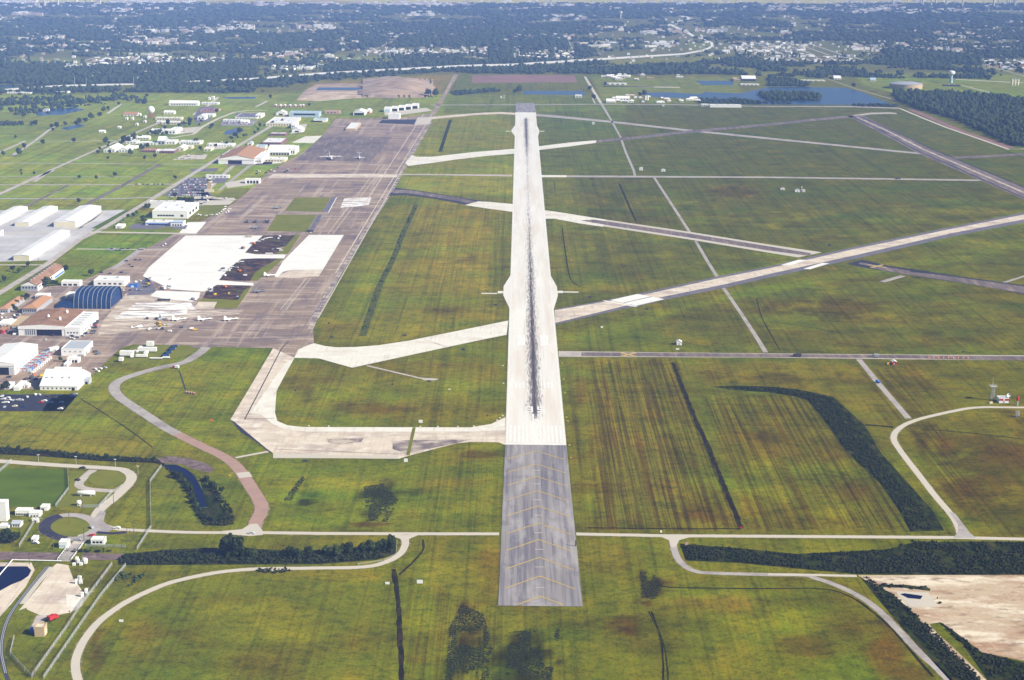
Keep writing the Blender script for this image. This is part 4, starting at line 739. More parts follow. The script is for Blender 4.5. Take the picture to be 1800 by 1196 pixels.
# ------------------------------------------------------------------ vegetation
rng = np.random.default_rng(11)
def crown_mesh(seed, n=260, rx=1.0, rz=1.0):
    """leaf clumps spread through an uneven crown, about 1 unit in radius, base at z=0.45"""
    r = random.Random(seed); mb = MB()
    lobes = [(r.uniform(-.45, .45), r.uniform(-.45, .45), r.uniform(.9, 1.7), r.uniform(.40, .62)) for _ in range(7)] + [(0, 0, 1.25, .8)]
    for i in range(n):
        lx, ly, lz, lr = r.choice(lobes)
        u = r.uniform(-1, 1); t = r.uniform(0, 2 * PI); s = math.sqrt(1 - u * u); rad = lr * r.uniform(.55, 1.0)
        c = Vector((lx + rad * s * math.cos(t), ly + rad * s * math.sin(t), max(.4, lz + rad * u * rz)))
        nrm = Vector((s * math.cos(t) + r.uniform(-.5, .5), s * math.sin(t) + r.uniform(-.5, .5), u + r.uniform(-.2, .7))).normalized()
        a = nrm.orthogonal().normalized(); b = nrm.cross(a); k = r.uniform(.11, .22)
        ph = r.uniform(0, PI)
        mb.add([c + (a * math.cos(ph + q) + b * math.sin(ph + q)) * k * r.uniform(.7, 1.2) for q in (0, 1.3, 2.6, 3.9, 5.2)], [(0, 1, 2, 3, 4)])
    return mb
def make_tree(seed, leaf, name='tree'):
    t = empty(name, (0, 0, 0), 'tree', 'tree')
    tr = MB(); r = random.Random(seed + 50)
    tr.tube((0, 0, 0), (.04, .03, .9), .09, .055, 7)
    for k in range(4):
        a = k * PI / 2 + r.uniform(-.4, .4); tr.tube((.03, .02, .6 + .06 * k), (.45 * math.cos(a), .45 * math.sin(a), 1.25), .045, .018, 5)
    tr.build('trunk', 'bark', t); crown_mesh(seed, 300).build('crown', leaf, t)
    return t
protos = [make_tree(3, 'leaf_dark'), make_tree(8, 'leaf_mid'), make_tree(15, 'leaf_dark')]
used = [False] * 3
def put_tree(px, py, r, label, group=None, k=None):
    """r = crown radius in metres"""
    k = random.randrange(3) if k is None else k
    p = G(px, py)
    if used[k]: o = copy_tree(protos[k], p, random.uniform(0, 6.28), label, None, None, (r, r, r * random.uniform(.85, 1.15)))
    else: o = protos[k]; used[k] = True; o.location = p; o.scale = (r, r, r); o['label'] = label
    if group: o['group'] = group
    return o
# single trees, each with what it stands by
TREES = [(7, 275, 5, 'dark tree at the far left edge of the grid fields'), (43, 262, 5.5, 'round dark tree between the two pale field roads'), (35, 275, 7, 'wide dark tree clump beneath the forked field road'), (75, 255, 5, 'dark tree just under the long straight field road'),
 (129, 252, 5.5, 'lone dark tree right below the straight field road, near its middle'), (173, 271, 4.5, 'tree at the lower left corner of the old housing cluster'), (193, 271, 4, 'second tree along the lower edge of the housing cluster'), (229, 274, 6, 'largest tree on the lawn under the housing cluster'),
 (272, 278, 4.5, 'tree on the lawn right of the largest one'), (254, 282, 4, 'low bushy tree on the lawn below the barracks'), (190, 281, 3.5, 'small tree on the lawn close to the field track'), (139, 315, 3.5, 'small tree beside the earth track in the fields'),
 (169, 316, 3.5, 'small tree on the middle field square'), (202, 311, 4, 'small tree where two field tracks nearly meet'), (139, 358, 3.5, 'small tree on the field behind the long white hangars'), (37, 302, 3, 'thin tree on the upper left field line'), (60, 308, 3, 'scrubby tree beside the pale diagonal track'), (38, 308, 2.5, 'smallest tree left of the pale diagonal track'),
 (100, 226, 7, 'tree clump by the small pool in the park'), (116, 222, 6, 'tree on the right bank of the park pool'), (92, 227, 6, 'tree on the left bank of the park pool'), (62, 222, 7, 'broad tree left of the park pool'), (55, 222, 5, 'tree half hidden behind the broad tree left of the park pool'), (134, 222, 6, 'tree at the head of the creek in the park'), (140, 218, 7, 'bigger tree at the head of the creek'),
 (160, 211, 8, 'large tree on the wooded creek line'), (150, 216, 6, 'tree on the bend of the creek line'), (174, 207, 7, 'tree at the upper end of the creek line'), (182, 198, 7, 'tree beside the short pale road in the park'), (190, 195, 5, 'tree touching the short pale road'), (209, 186, 5, 'tree where the short pale road ends'), (258, 172, 5, 'tree standing behind the white radar dome'),
 (10, 187, 7, 'tree in the park at the left edge, upper row'), (24, 180, 7, 'dense tree in the upper park row'), (42, 208, 7, 'round tree in the middle of the park'), (21, 200, 6, 'tree left of the round park tree'), (3, 196, 6, 'tree cut by the left edge of the view'), (72, 200, 6, 'tree by the bluish wet meadow'), (85, 203, 5, 'tree at the right end of the wet meadow'),
 (120, 188, 7, 'tree at the park wood margin'), (133, 192, 6, 'tree below the park wood margin'), (27, 244, 3.5, 'small tree above the forked field road'), (60, 168, 5, 'tree behind the pale sheds by the highway'), (11, 220, 4, 'bush tree by the hedge at the left edge'), (93, 231, 4, 'low tree where the dirt road bends in the park'),
 (334, 218, 7, 'broad dark tree right of the cream barrack'), (325, 221, 5, 'tree beside the broad dark tree'), (295, 221, 6, 'round tree in front of the cream barrack'), (350, 222, 3, 'little tree on the edge of the grey car park'), (234, 244, 5, 'tree at the small cream houses'), (276, 240, 8, 'leafy tree behind the big gabled hall'), (280, 236, 6, 'tree above the leafy tree behind the gabled hall'),
 (218, 254, 8, 'dark tree between the two white house blocks'), (226, 252, 6, 'tree right of the dark tree between the white house blocks'), (185, 254, 7, 'tree at the corner of the left white house block'), (250, 264, 7, 'dark tree in front of the low brick row'), (258, 262, 6, 'tree pressed against the low brick row'), (345, 252, 5, 'tree at the right end of the long barrack'), (352, 265, 5, 'tree next to the pale yard'), (372, 226, 5, 'slim tree by the grass field road'),
 (369, 228, 4, 'shrubby tree at the grass field road'), (422, 236, 7, 'tree on the pond edge'), (414, 243, 6, 'tree below the pond'), (408, 247, 5, 'shrub tree farther below the pond'), (382, 200, 6, 'tree at the corner of the purple roofed school'), (475, 174, 5, 'lone tree on the far grass by the white track'), (462, 163, 4, 'tree far off at the edge of the woods'), (436, 174, 3, 'tiny dark tree on the far meadow'), (543, 188, 4, 'tree beside the row of tiny pink sheds'),
 (86, 505, 6.5, 'dark conifer beside the long brown roofed barrack'), (92, 503, 4.5, 'conifer just right of the dark one by the brown roofed barrack'), (79, 506, 3.5, 'narrow conifer against the white barrack wall'), (114, 479, 5, 'dark tall tree at the back corner of the brown roofed barrack'), (159, 486, 4.5, 'leaning dark tree standing alone on the green lawn'), (98, 503, 3.5, 'shrub at the foot of the conifers'),
 (24, 545, 3.5, 'tree between the two brown roofed houses'), (42, 530, 4, 'dusty tree behind the orange roofed house'), (50, 527, 3.5, 'tree beside the white tank by the houses'), (30, 538, 3, 'bush in the alley of the brown roofed houses'), (36, 533, 3, 'bush in the alley, nearer the white tank'), (28, 549, 3, 'lowest bush in the alley of the brown roofed houses'), (22, 478, 3.5, 'dark tree in the left yard, upper one'), (33, 480, 3.5, 'dark tree in the left yard beside the utility pole'),
 (8, 496, 3.5, 'dark tree in the left yard near the road'), (50, 470, 3, 'tree by the yard fence under the hangar road'), (13, 684, 4, 'leafy green tree by the dark car park'), (6, 686, 3, 'small tree at the left of the leafy green one'), (107, 636, 2.5, 'shrub under the grey blue roofed hall'),
 (312, 360, 5, 'dark tree behind the white terminal, left one'), (318, 361, 6, 'dark tree behind the white terminal'), (326, 361, 5.5, 'dark tree behind the white terminal, second from the right'), (334, 360, 6, 'rightmost dark tree behind the white terminal'), (339, 358, 4, 'small tree against the white parking court'), (307, 349, 4, 'reddish dark tree at the edge of the full car park'), (259, 368, 4.5, 'tree by the approach road of the white terminal'), (262, 366, 3.5, 'smaller tree by the terminal approach road'),
 (235, 382, 3.5, 'tree on the terminal lawn'), (241, 378, 3, 'small tree on the terminal lawn'), (253, 393, 5, 'tree at the left corner of the white terminal'), (250, 388, 4, 'tree behind the left corner of the terminal'), (224, 384, 3, 'roadside tree left of the terminal lawn'), (309, 316, 4, 'tree at the top corner of the full car park'),
 (912, 165, 10, 'big round tree left of the blue pond at the runway end'), (904, 165, 7, 'smaller tree beside the big round one at the runway end'), (1133, 170, 8, 'tree on the causeway by the concrete plant'), (1125, 171, 6, 'tree left of the causeway tree'), (754, 170, 11, 'dark clump tree at the foot of the earth heap'), (766, 171, 11, 'dark spreading tree where the apron road meets the earth heap'),
 (1036, 160, 8, 'dark tree beside the straight pale road'), (1044, 176, 7, 'tree on the left verge of the straight pale road'), (1501, 155, 7, 'round tree on the lake road'), (1064, 152, 6, 'tree behind the long white greenhouse')]
for a in TREES: put_tree(*a[:3], a[3] + (', far off' if False else ''))
# bushes and trees along the canals in the foreground, each one visible on its own
def along(P, n, w, rmin, rmax, label, group, k=None):
    P = [Vector(p) for p in P]; L = [(P[i + 1] - P[i]).length for i in range(len(P) - 1)]; T = sum(L)
    for i in range(n):
        t = (i + random.random()) / n * T; j = 0
        while j < len(L) - 1 and t > L[j]: t -= L[j]; j += 1
        p = P[j].lerp(P[j + 1], min(1, t / L[j])); put_tree(p.x + random.uniform(-w, w), p.y + random.uniform(-w, w) * .5, random.uniform(rmin, rmax), label, group, k)
along([(392, 982), (440, 982), (520, 981), (600, 978), (690, 962)], 40, 6, 1.2, 3.9, 'dark bushy tree growing in the canal thicket right of the lattice fences', 'trees in the canal thicket')
for x, y, r in [(396, 976, 5.4), (406, 976, 6.0), (417, 979, 5.6), (425, 979, 3.6), (440, 981, 3.4), (640, 972, 3.4), (652, 970, 3.8), (665, 970, 3.8), (678, 968, 3.6), (688, 968, 3.2)]: put_tree(x, y, r, 'tall dark tree standing over the canal thicket', 'tall trees of the canal thicket', 0)
along([(-10, 950), (30, 952)], 9, 9, 2.8, 4.6, 'dark tree in the grove at the lower left edge, above the canal', 'trees of the lower left grove', 0)
along([(300, 835), (325, 850), (345, 895), (360, 915), (395, 918), (402, 900), (385, 870), (362, 846)], 30, 4, 1.3, 2.6, 'dark shrub on the bank of the curved creek', 'shrubs round the curved creek')
along([(-5, 790), (100, 799), (190, 806), (275, 811)], 26, 2, 1.2, 2.2, 'dark shrub in the long hedge ditch above the left road', 'shrubs of the hedge ditch')
along([(178, 262), (215, 250), (262, 240), (300, 232), (352, 214)], 20, 9, 2.8, 5.0, 'dark tree among the houses of the old base', 'trees among the old base')
along([(380, 262), (440, 236), (500, 212)], 12, 7, 2.8, 4.6, 'dark tree along the depot road', 'trees along the depot road')
print('trees', sum(1 for o in C.objects if o.name.startswith('tree')))
# --- far-off woods and thickets that read as one mass
ICO = None
def ico():
    t = (1 + 5 ** .5) / 2
    v = np.array([(-1, t, 0), (1, t, 0), (-1, -t, 0), (1, -t, 0), (0, -1, t), (0, 1, t), (0, -1, -t), (0, 1, -t), (t, 0, -1), (t, 0, 1), (-t, 0, -1), (-t, 0, 1)], float); v /= np.linalg.norm(v[0])
    f = np.array([(0, 11, 5), (0, 5, 1), (0, 1, 7), (0, 7, 10), (0, 10, 11), (1, 5, 9), (5, 11, 4), (11, 10, 2), (10, 7, 6), (7, 1, 8), (3, 9, 4), (3, 4, 2), (3, 2, 6), (3, 6, 8), (3, 8, 9), (4, 9, 5), (2, 4, 11), (6, 2, 10), (8, 6, 7), (9, 8, 1)])
    return v, f
def mass(name, X, Y, R, H, m, label=None, cat=None):
    """crowns of a far wood: every crown its own uneven lump, all one object"""
    V, Fc = ico(); n = len(X)
    if n == 0: return
    jit = rng.uniform(.62, 1.3, (n, 12, 1)); a = rng.uniform(0, 6.28, n); ca_, sa = np.cos(a)[:, None], np.sin(a)[:, None]
    vv = V[None] * jit
    x = vv[:, :, 0] * ca_ - vv[:, :, 1] * sa; y = vv[:, :, 0] * sa + vv[:, :, 1] * ca_
    P = np.stack([X[:, None] + x * R[:, None], Y[:, None] + y * R[:, None], H[:, None] * .52 + vv[:, :, 2] * H[:, None] * .5], -1).reshape(-1, 3)
    Q = (Fc[None] + (np.arange(n) * 12)[:, None, None]).reshape(-1, 3)
    me = bpy.data.meshes.new(name); me.vertices.add(len(P)); me.vertices.foreach_set('co', P.ravel()); me.loops.add(Q.size); me.loops.foreach_set('vertex_index', Q.ravel().astype(np.int32))
    me.polygons.add(len(Q)); me.polygons.foreach_set('loop_start', np.arange(0, Q.size, 3)); me.update(calc_edges=True); me.materials.append(M[m])
    o = bpy.data.objects.new(name, me); C.objects.link(o); tag(o, label, cat, kind='stuff'); return o
def scatter(P, sp, mask=None, keep=1.0):
    """points of the ground inside a photo outline, about sp metres apart"""
    W = [G(x, max(y, -60)) for x, y in P]
    x0, x1, y0, y1 = min(p.x for p in W), max(p.x for p in W), min(p.y for p in W), max(p.y for p in W)
    xs, ys = np.meshgrid(np.arange(x0, x1, sp), np.arange(y0, y1, sp)); xs = xs.ravel() + rng.uniform(-.55, .55, xs.size) * sp; ys = ys.ravel() + rng.uniform(-.55, .55, ys.size) * sp
    k = inpoly(xs, ys, [(p.x, p.y) for p in W]) & (rng.random(xs.size) < keep)
    xs, ys = xs[k], ys[k]
    if mask is not None and len(xs): k = mask(xs, ys); xs, ys = xs[k], ys[k]
    return xs, ys
def wood(name, P, sp, r, h, m, label, mask=None, keep=1.0):
    X, Y = scatter(P, sp, mask, keep); n = len(X)
    return mass(name, X, Y, r * (.45 + rng.random(n) ** 2 * 1.1), h * (.4 + rng.random(n) ** 1.6 * 1.15), m, label, 'woods')
RF = [(1568, 163), (1676, 165), (1760, 172), (1900, 195), (1900, 275), (1800, 258), (1771, 256), (1726, 233), (1671, 208), (1613, 193), (1576, 178)]
wood('forest', RF, 9.5, 6.5, 11, 'leaf_far', 'dense dark wood right of the field, beyond the far runway', lambda x, y: fbm(x, y, 60, 5) > .25)
wood('forest', [(0, 186), (100, 178), (190, 172), (262, 178), (262, 186), (190, 188), (120, 192), (60, 200), (0, 205)], 12, 5.5, 8, 'leaf_far', 'broken belt of park trees at the upper left', lambda x, y: fbm(x, y, 70, 8) > .52)
wood('forest', [(-60, 160), (220, 166), (250, 176), (130, 184), (-60, 190)], 13, 5.5, 8, 'leaf_far', 'scattered park trees by the highway at the upper left', lambda x, y: fbm(x, y, 60, 9) > .6)
wood('forest', [(1330, 166), (1348, 165), (1420, 165), (1443, 168), (1440, 177), (1352, 178)], 9, 6, 9, 'leaf_far', 'wooded spit in the large lake')
wood('hedge', [(-60, 216), (40, 216), (40, 221), (-60, 222)], 5, 3.5, 4, 'leaf_far', 'straight dark hedge at the upper left edge')
wood('hedge', [(1500, 184.5), (1578, 186), (1578, 188.5), (1500, 187.5)], 6, 4, 5, 'leaf_far', 'hedge along the lower lake shore')
wood('thicket', [(1232, 175), (1290, 175), (1350, 180), (1400, 183), (1230, 183)], 9, 5, 6, 'leaf_far', 'low thicket behind the long white shed', None, .8)
wood('thicket', [(1352, 136), (1425, 148), (1420, 153), (1352, 152)], 9, 7, 9, 'leaf_far', 'dark thicket on the near bank of the upper lake')
wood('thicket', [(790, 163), (862, 158), (884, 161), (800, 169)], 10, 6, 7, 'leaf_far', 'thicket at the foot of the far field', lambda x, y: fbm(x, y, 40, 3) > .42)
# the wide country beyond the freeway
HW = [(-80, 159.5), (0, 158), (100, 151.5), (150, 150), (236, 148), (330, 144.5), (450, 138.5), (563, 129.6), (701, 122), (826, 115.5), (900, 114), (1075, 103), (1201, 95.2), (1236, 89), (1252, 81)]
hx, hy = np.array([p[0] for p in HW]), np.array([p[1] for p in HW])
CLEAR = [[(0, 103), (160, 104), (150, 114), (-100, 116), (-100, 104)], [(160, 92), (400, 92), (395, 113), (200, 118), (110, 124), (110, 118), (160, 108)], [(390, 95), (700, 96), (690, 113), (600, 110), (400, 107)], [(640, 84), (860, 84), (860, 99), (640, 99)], [(900, 88), (1015, 88), (1010, 106), (900, 106)],
         [(1005, 72), (1090, 72), (1090, 88), (1005, 88)], [(1040, 103), (1240, 94), (1300, 104), (1200, 112), (1060, 114)], [(1130, 70), (1220, 70), (1235, 90), (1130, 90)], [(1265, 70), (1530, 74), (1570, 110), (1350, 113), (1265, 98)], [(1040, 133), (1220, 131), (1240, 140), (1210, 183), (1060, 183)], [(1215, 130), (1360, 134), (1360, 153), (1215, 158)],
         [(1160, 30), (1230, 30), (1270, 80), (1240, 92), (1200, 70)], [(545, 142), (800, 126), (800, 180), (520, 180)], [(800, 130), (1035, 130), (1050, 185), (780, 185)], [(1500, 138), (1640, 138), (1900, 142), (1900, 170), (1560, 162), (1500, 150)], [(1640, 112), (1760, 118), (1900, 140), (1780, 134)], [(1725, 103), (1900, 104), (1900, 124), (1725, 124)], [(1232, 140), (1560, 150), (1580, 190), (1232, 184)],
         [(630, 108), (700, 64), (706, 64), (650, 108)], [(988, 60), (1002, 60), (1012, 92), (1000, 92)], [(450, 116), (570, 116), (570, 132), (450, 136)], [(-60, 148), (46, 148), (46, 160), (-60, 160)]]
TOWNY = []
def open_country(x, y):
    px, py = proj(x, y); k = np.ones(len(x), bool)
    for P in CLEAR: k &= ~inpoly(px, py, P) | (rng.random(len(x)) < .10)
    h = np.interp(px, hx, hy); k &= ~((py > h - 1.4) & (py < h + 6.0) & (px < 1260) & ~((px > 238) & (px < 330) & (rng.random(len(x)) < .8)))
    n = fbm(x, y, 520, 3) * .6 + fbm(x, y, 130, 7) * .4
    th = np.where(py > 110, .41, .47)
    return k & (n > th) & ~((vnoise(x, y + 37, 900, 77) > .46) & (vnoise(x, y + 37, 900, 77) < .48))
wood('woodland', [(-450, 168), (-450, 96), (2250, 96), (2250, 152), (1560, 138), (1500, 140), (1350, 134), (1035, 131), (800, 132), (780, 128), (560, 146), (440, 164), (200, 163)], 12.5, 8, 11, 'leaf_far', 'woods on both sides of the highway beyond the airfield', open_country)
wood('woodland', [(-450, 96), (-450, 45), (2250, 45), (2250, 96)], 19, 12, 12, 'leaf_far', 'tree covered suburbs beyond the highway', open_country)
wood('woodland', [(-300, 45), (-300, 8), (2100, 8), (2100, 45)], 34, 22, 13, 'leaf_far', 'faint wooded country near the hazy top of the view', open_country)
# rank growth in the foreground ditches
def brush(P, sp, r, h, label, m='scrub', mask=None, keep=1.0): wood('ditch_brush', P, sp, r, h, m, label, mask, keep)
brush([(1196, 957), (1300, 966), (1400, 976), (1560, 968), (1600, 952), (2100, 958), (2100, 1010), (1510, 1009), (1400, 998), (1300, 989), (1210, 984)], 1.35, .85, 1.2, 'dark brush filling the canal right of the overrun', 'scrub', lambda x, y: fbm(x, y, 9, 4) > .42)
brush([(1518, 1014), (1526, 1016), (1570, 1046), (1630, 1098), (1700, 1168), (1760, 1230), (1715, 1230), (1620, 1125), (1556, 1060)], 1.3, .8, 1.0, 'dark brush between the curved road and the dirt yard', 'scrub', lambda x, y: fbm(x, y, 8, 4) > .42)
brush([(1652, 1096), (1665, 1100), (1720, 1145), (1800, 1168), (1900, 1175), (1900, 1260), (1780, 1230), (1700, 1140)], 1.4, .85, 1.1, 'dark brush at the lower right corner', 'scrub', lambda x, y: fbm(x, y, 12, 4) > .42)
brush([(1275, 680), (1350, 681), (1400, 686), (1460, 700), (1508, 748), (1538, 798), (1580, 848), (1622, 898), (1640, 930), (1602, 932), (1583, 898), (1548, 848), (1494, 798), (1459, 748), (1424, 706), (1400, 697), (1345, 689)], 1.5, .85, 1.0, 'dark brush in the curved ditch of the right field', 'scrub', lambda x, y: fbm(x, y, 9, 4) > .38)
brush([(-80, 785), (0, 787), (100, 795), (180, 803), (270, 807), (284, 815), (270, 813), (180, 810), (80, 802), (-80, 793)], 1.4, .85, 1.3, 'dark brush in the hedge ditch at the left', 'scrub', lambda x, y: fbm(x, y, 12, 4) > .38)
brush([(210, 977), (300, 970), (400, 966), (500, 972), (600, 970), (695, 954), (690, 972), (660, 983), (560, 990), (400, 991), (212, 992)], 1.6, 1.1, 1.6, 'dark brush filling the canal left of the overrun', 'scrub', lambda x, y: fbm(x, y, 10, 4) > .33)
brush([(292, 824), (318, 834), (330, 848), (338, 870), (346, 893), (352, 905), (392, 915), (402, 905), (372, 862), (356, 842), (366, 842), (404, 892), (414, 914), (395, 924), (360, 923), (343, 905), (323, 860), (303, 837)], 1.5, .95, 1.3, 'dark brush round the curved creek', 'scrub', None, .75)
brush([(208, 1000), (260, 1005), (260, 1012), (215, 1040), (200, 1035)], 1.8, 1.2, 1.6, 'low green brush beside the fence at the road bend', 'leaf_mid', lambda x, y: fbm(x, y, 12, 4) > .5)
brush([(734, 362), (730, 362), (707, 408), (688, 455), (665, 500), (647, 551), (633, 590), (639, 590), (653, 551), (671, 500), (694, 455), (712, 408)], 3.0, 1.7, 1.5, 'rough growth in the ditch between apron and runway', 'leaf_mid', lambda x, y: fbm(x, y, 16, 6) > .57)
brush([(112, 966), (150, 966), (200, 968), (200, 972), (112, 971)], 1.8, 1.2, 1.5, 'dark weeds on the canal edge', 'scrub', None, .6)
brush([(1545, 1029), (1590, 1027), (1635, 1034), (1650, 1062), (1656, 1066), (1640, 1040), (1590, 1034), (1548, 1034)], 2.2, 1.3, 1.4, 'dry brush around the sump in the dirt yard', 'scrub', None, .6)
brush([(450, 1000), (515, 1001), (500, 1008), (455, 1009)], 1.8, 1.1, 1.2, 'dark brush at the roadside culvert', 'scrub')
for lb_, P_ in (('dark rank tufts in the wet hollow left of the overrun end', [(790, 1100), (812, 1062), (850, 1080), (868, 1150), (850, 1250), (780, 1250)]), ('dark rank tufts in the wet hollow below the overrun', [(895, 1110), (985, 1106), (975, 1165), (960, 1250), (880, 1250), (890, 1150)]), ('dark rank tufts in the grass between holding pad and overrun road', [(640, 855), (675, 850), (700, 880), (680, 918), (640, 915)]),
                 ('dark rank tufts in the hollow right of the overrun', [(1125, 1005), (1150, 1010), (1165, 1030), (1150, 1055), (1128, 1050)]), ('dark rank tufts beside the slanting gully left of the pad field', [(498, 880), (520, 850), (532, 838), (536, 842), (510, 882)])):
    wood('rank_grass', P_, .85, .60, .14, 'scrub', lb_, lambda x, y: vnoise(x, y * .30, 7.0, 8) + .5 * vnoise(x, y * .6, 2.2, 3) > .66)
# ------------------------------------------------------------------ buildings
def house_box(name, label, cat, fl, frx, yb, h, roof='flat', wall='white_paint', roofm='white_roof', ops=(), group=None, over=.4, rise=.22, ridge='y', rot=0.0, extra=None, ground=False):
    """fl = front left corner on the ground in the photo, frx = x of the front right corner, yb = row of the rear wall, h = front height in photo pixels"""
    if not ground: yb = min(yb + .95 * h, fl[1] - .35 * (fl[1] - yb))      # yb marked the rear edge of the roof
    P = G(*fl); W = (frx - fl[0]) * mpp(fl[1]); D = max(G(fl[0], yb).y - P.y, 6.0); H = h * mpp(fl[1]) * 1.03
    o = empty(name, (P.x + W / 2, P.y + D / 2, 0), label, cat, group, rot)
    a, b = W / 2, D / 2
    w = MB(); w.box(-a, a, -b, b, 0, H)
    if roof == 'gable' and ridge == 'y':
        R = H + W * rise; w.add([(-a, -b, H), (a, -b, H), (0, -b, R), (-a, b, H), (a, b, H), (0, b, R)], [(0, 1, 2), (5, 4, 3)])
        r = MB(); t = .35; k = W * rise / a
        for s in (-1, 1):
            e = (a + over) * s; ze = H - over * k
            v = [(e, -b - over, ze), (0, -b - over, R), (0, b + over, R), (e, b + over, ze)]
            r.add([(x, y, z + .03) for x, y, z in v] + [(x, y, z + t) for x, y, z in v], [(0, 1, 2, 3), (7, 6, 5, 4), (0, 4, 5, 1), (2, 6, 7, 3), (0, 3, 7, 4)])
        r.build('roof', roofm, o)
    elif roof == 'gable':
        R = H + D * rise; w.add([(-a, -b, H), (-a, b, H), (-a, 0, R), (a, -b, H), (a, b, H), (a, 0, R)], [(0, 1, 2), (5, 4, 3)])
        r = MB(); t = .35; k = rise * 2
        for s in (-1, 1):
            e = (b + over) * s; ze = H - over * k
            v = [(-a - over, e, ze), (-a - over, 0, R), (a + over, 0, R), (a + over, e, ze)]
            r.add([(x, y, z + .03) for x, y, z in v] + [(x, y, z + t) for x, y, z in v], [(0, 1, 2, 3), (7, 6, 5, 4), (0, 4, 5, 1), (2, 6, 7, 3), (0, 3, 7, 4)])
        r.build('roof', roofm, o)
    elif roof == 'hip':
        R = H + min(W, D) * rise; i_ = min(a, b) * .9; q = .6
        r = MB(); A, B = a + over, b + over; rx, ry = max(A - i_ * 1.1, .1), max(B - i_ * 1.1, .1)
        r.add([(-A, -B, H + .05), (A, -B, H + .05), (A, B, H + .05), (-A, B, H + .05), (-rx, -ry, R), (rx, -ry, R), (rx, ry, R), (-rx, ry, R)], [(0, 1, 5, 4), (1, 2, 6, 5), (2, 3, 7, 6), (3, 0, 4, 7), (4, 5, 6, 7), (3, 2, 1, 0)])
        r.build('roof', roofm, o)
    else:
        r = MB(); r.box(-a + .5, a - .5, -b + .5, b - .5, H + .02, H + .12); r.build('roof', roofm, o)
        p = MB(); p.box(-a - .1, a + .1, -b - .1, -b + .4, H + .01, H + .6); p.box(-a - .1, a + .1, b - .4, b + .1, H + .01, H + .6); p.box(-a - .1, -a + .4, -b + .4, b - .4, H + .01, H + .6); p.box(a - .4, a + .1, -b + .4, b - .4, H + .01, H + .6); p.build('parapet', wall, o)
        if W > 25:
            for k in range(min(5, int(W / 16))):
                u = MB(); cx, cy = (-.7 + 1.4 * (k + .5) / min(5, int(W / 16))) * a, (.3 if k % 2 else -.25) * b; u.box(cx - 1.4, cx + 1.4, cy - 1.1, cy + 1.1, H + .13, H + 1.6); u.build('roof_unit', 'steel', o)
    w.build('wall', wall, o)
    for nm, face, u0, u1, v0, v1, m in ops:
        d = MB(); e = .09 + .01 * (nm == 'window')
        if face == 'f': d.box(-a + u0 * W, -a + u1 * W, -b - e, -b - .01, v0 * H, v1 * H)
        elif face == 'r': d.box(a + .01, a + e, -b + u0 * D, -b + u1 * D, v0 * H, v1 * H)
        d.build(nm, m, o)
    if extra: extra(o, a, b, H)
    return o
def wins(face, n, u0, u1, v0, v1, m='glass', fill=.55, name='window'):
    s = (u1 - u0) / n; return [(name, face, u0 + s * i + s * (1 - fill) / 2, u0 + s * (i + 1) - s * (1 - fill) / 2, v0, v1, m) for i in range(n)]
DO = 'dark_opening'
def ridge_vents(n, m='steel'):
    def f(o, a, b, H):
        R = H + 2 * a * .22
        for k in range(n):
            u = MB(); y = -b * .85 + 1.7 * b * k / max(1, n - 1); u.box(-.8, .8, y - .8, y + .8, R - .2, R + 1.3); u.build('vent', m, o)
    return f
B = house_box
# the row of long white hangars
hw = dict(roof='gable', wall='white_paint', roofm='white_roof', rise=.06)
for lab, fl, frx, yb, h, wl in [('long white hangar cut by the left edge, back row', (-30, 398), -5, 369, 6.2, 0), ('long white hangar in the middle of the back row of three', (26, 398), 51, 369, 6.5, 0), ('widest long white hangar, its shaded front painted cream, right end of the back row', (95, 399.5), 133, 371, 9.5, 0), ('long white hangar standing alone in the front row, beside the road junction', (24, 458.5), 52, 413, 8.5, 0)]:
    B('hangar', lab, 'hangar', fl, frx, yb, h, ground=True, ops=[('front_panel', 'f', .03, .97, .02, .93, 'cream_wall')] + wins('r', 8, .02, .98, .05, .75, 'white_roof', .9, 'door'), **hw)  # cream panel paints the weaker light on the front of a white hangar
B('shed', 'small tan topped white shed at the left edge between hangar rows', 'shed', (-12, 415), 2, 408, 8, 'flat', 'white_paint', 'tan_wall', wins('r', 2, .1, .9, .3, .7))
B('barracks', 'long brown roofed barrack beside the main road', 'building', (37, 512), 66.5, 478, 10, 'gable', 'white_paint', 'brown_roof', ground=True, ops=[('front_panel', 'f', .02, .98, .02, .96, 'grey_wall'), ('awning', 'r', .62, .97, .12, .42, 'blue_paint')] + wins('f', 5, .05, .95, .45, .75) + wins('r', 6, .03, .55, .5, .8), extra=ridge_vents(10))
B('storage_building', 'white building with broad door bays between the conifers and the blue tent hangar', 'building', (108, 503), 140, 493, 7, 'flat', 'white_paint', 'white_roof', wins('f', 3, .05, .9, .1, .55, DO, .7, 'door'))
B('workshop', 'wide flat white roofed workshop behind the blue tent hangar', 'building', (165, 503), 218, 486, 9, 'flat', 'white_paint', 'white_roof', wins('f', 5, .1, .95, .3, .6))
B('shed', 'small blue roofed shed right of the workshop', 'shed', (226, 505.5), 241, 501, 4, 'flat', 'blue_paint', 'blue_paint', [('door', 'f', .3, .6, 0, .8, 'white_paint')])
B('house', 'brown roofed house at the left edge, above the parked cars', 'house', (-4, 551), 14, 523, 7, 'hip', 'grey_wall', 'orange_roof', wins('f', 4, .05, .95, .3, .7))
B('house', 'wide orange brown roofed house with grey walls behind the main hangar', 'house', (39, 551), 65, 522, 8.5, 'hip', 'grey_wall', 'orange_roof', wins('f', 6, .05, .95, .35, .7), over=.8)
B('storage_building', 'white canopy building with a blue front between house and tank', 'building', (62, 526), 84, 516, 6, 'flat', 'white_paint', 'white_roof', [('awning', 'f', .05, .95, .35, .75, 'blue_paint')])
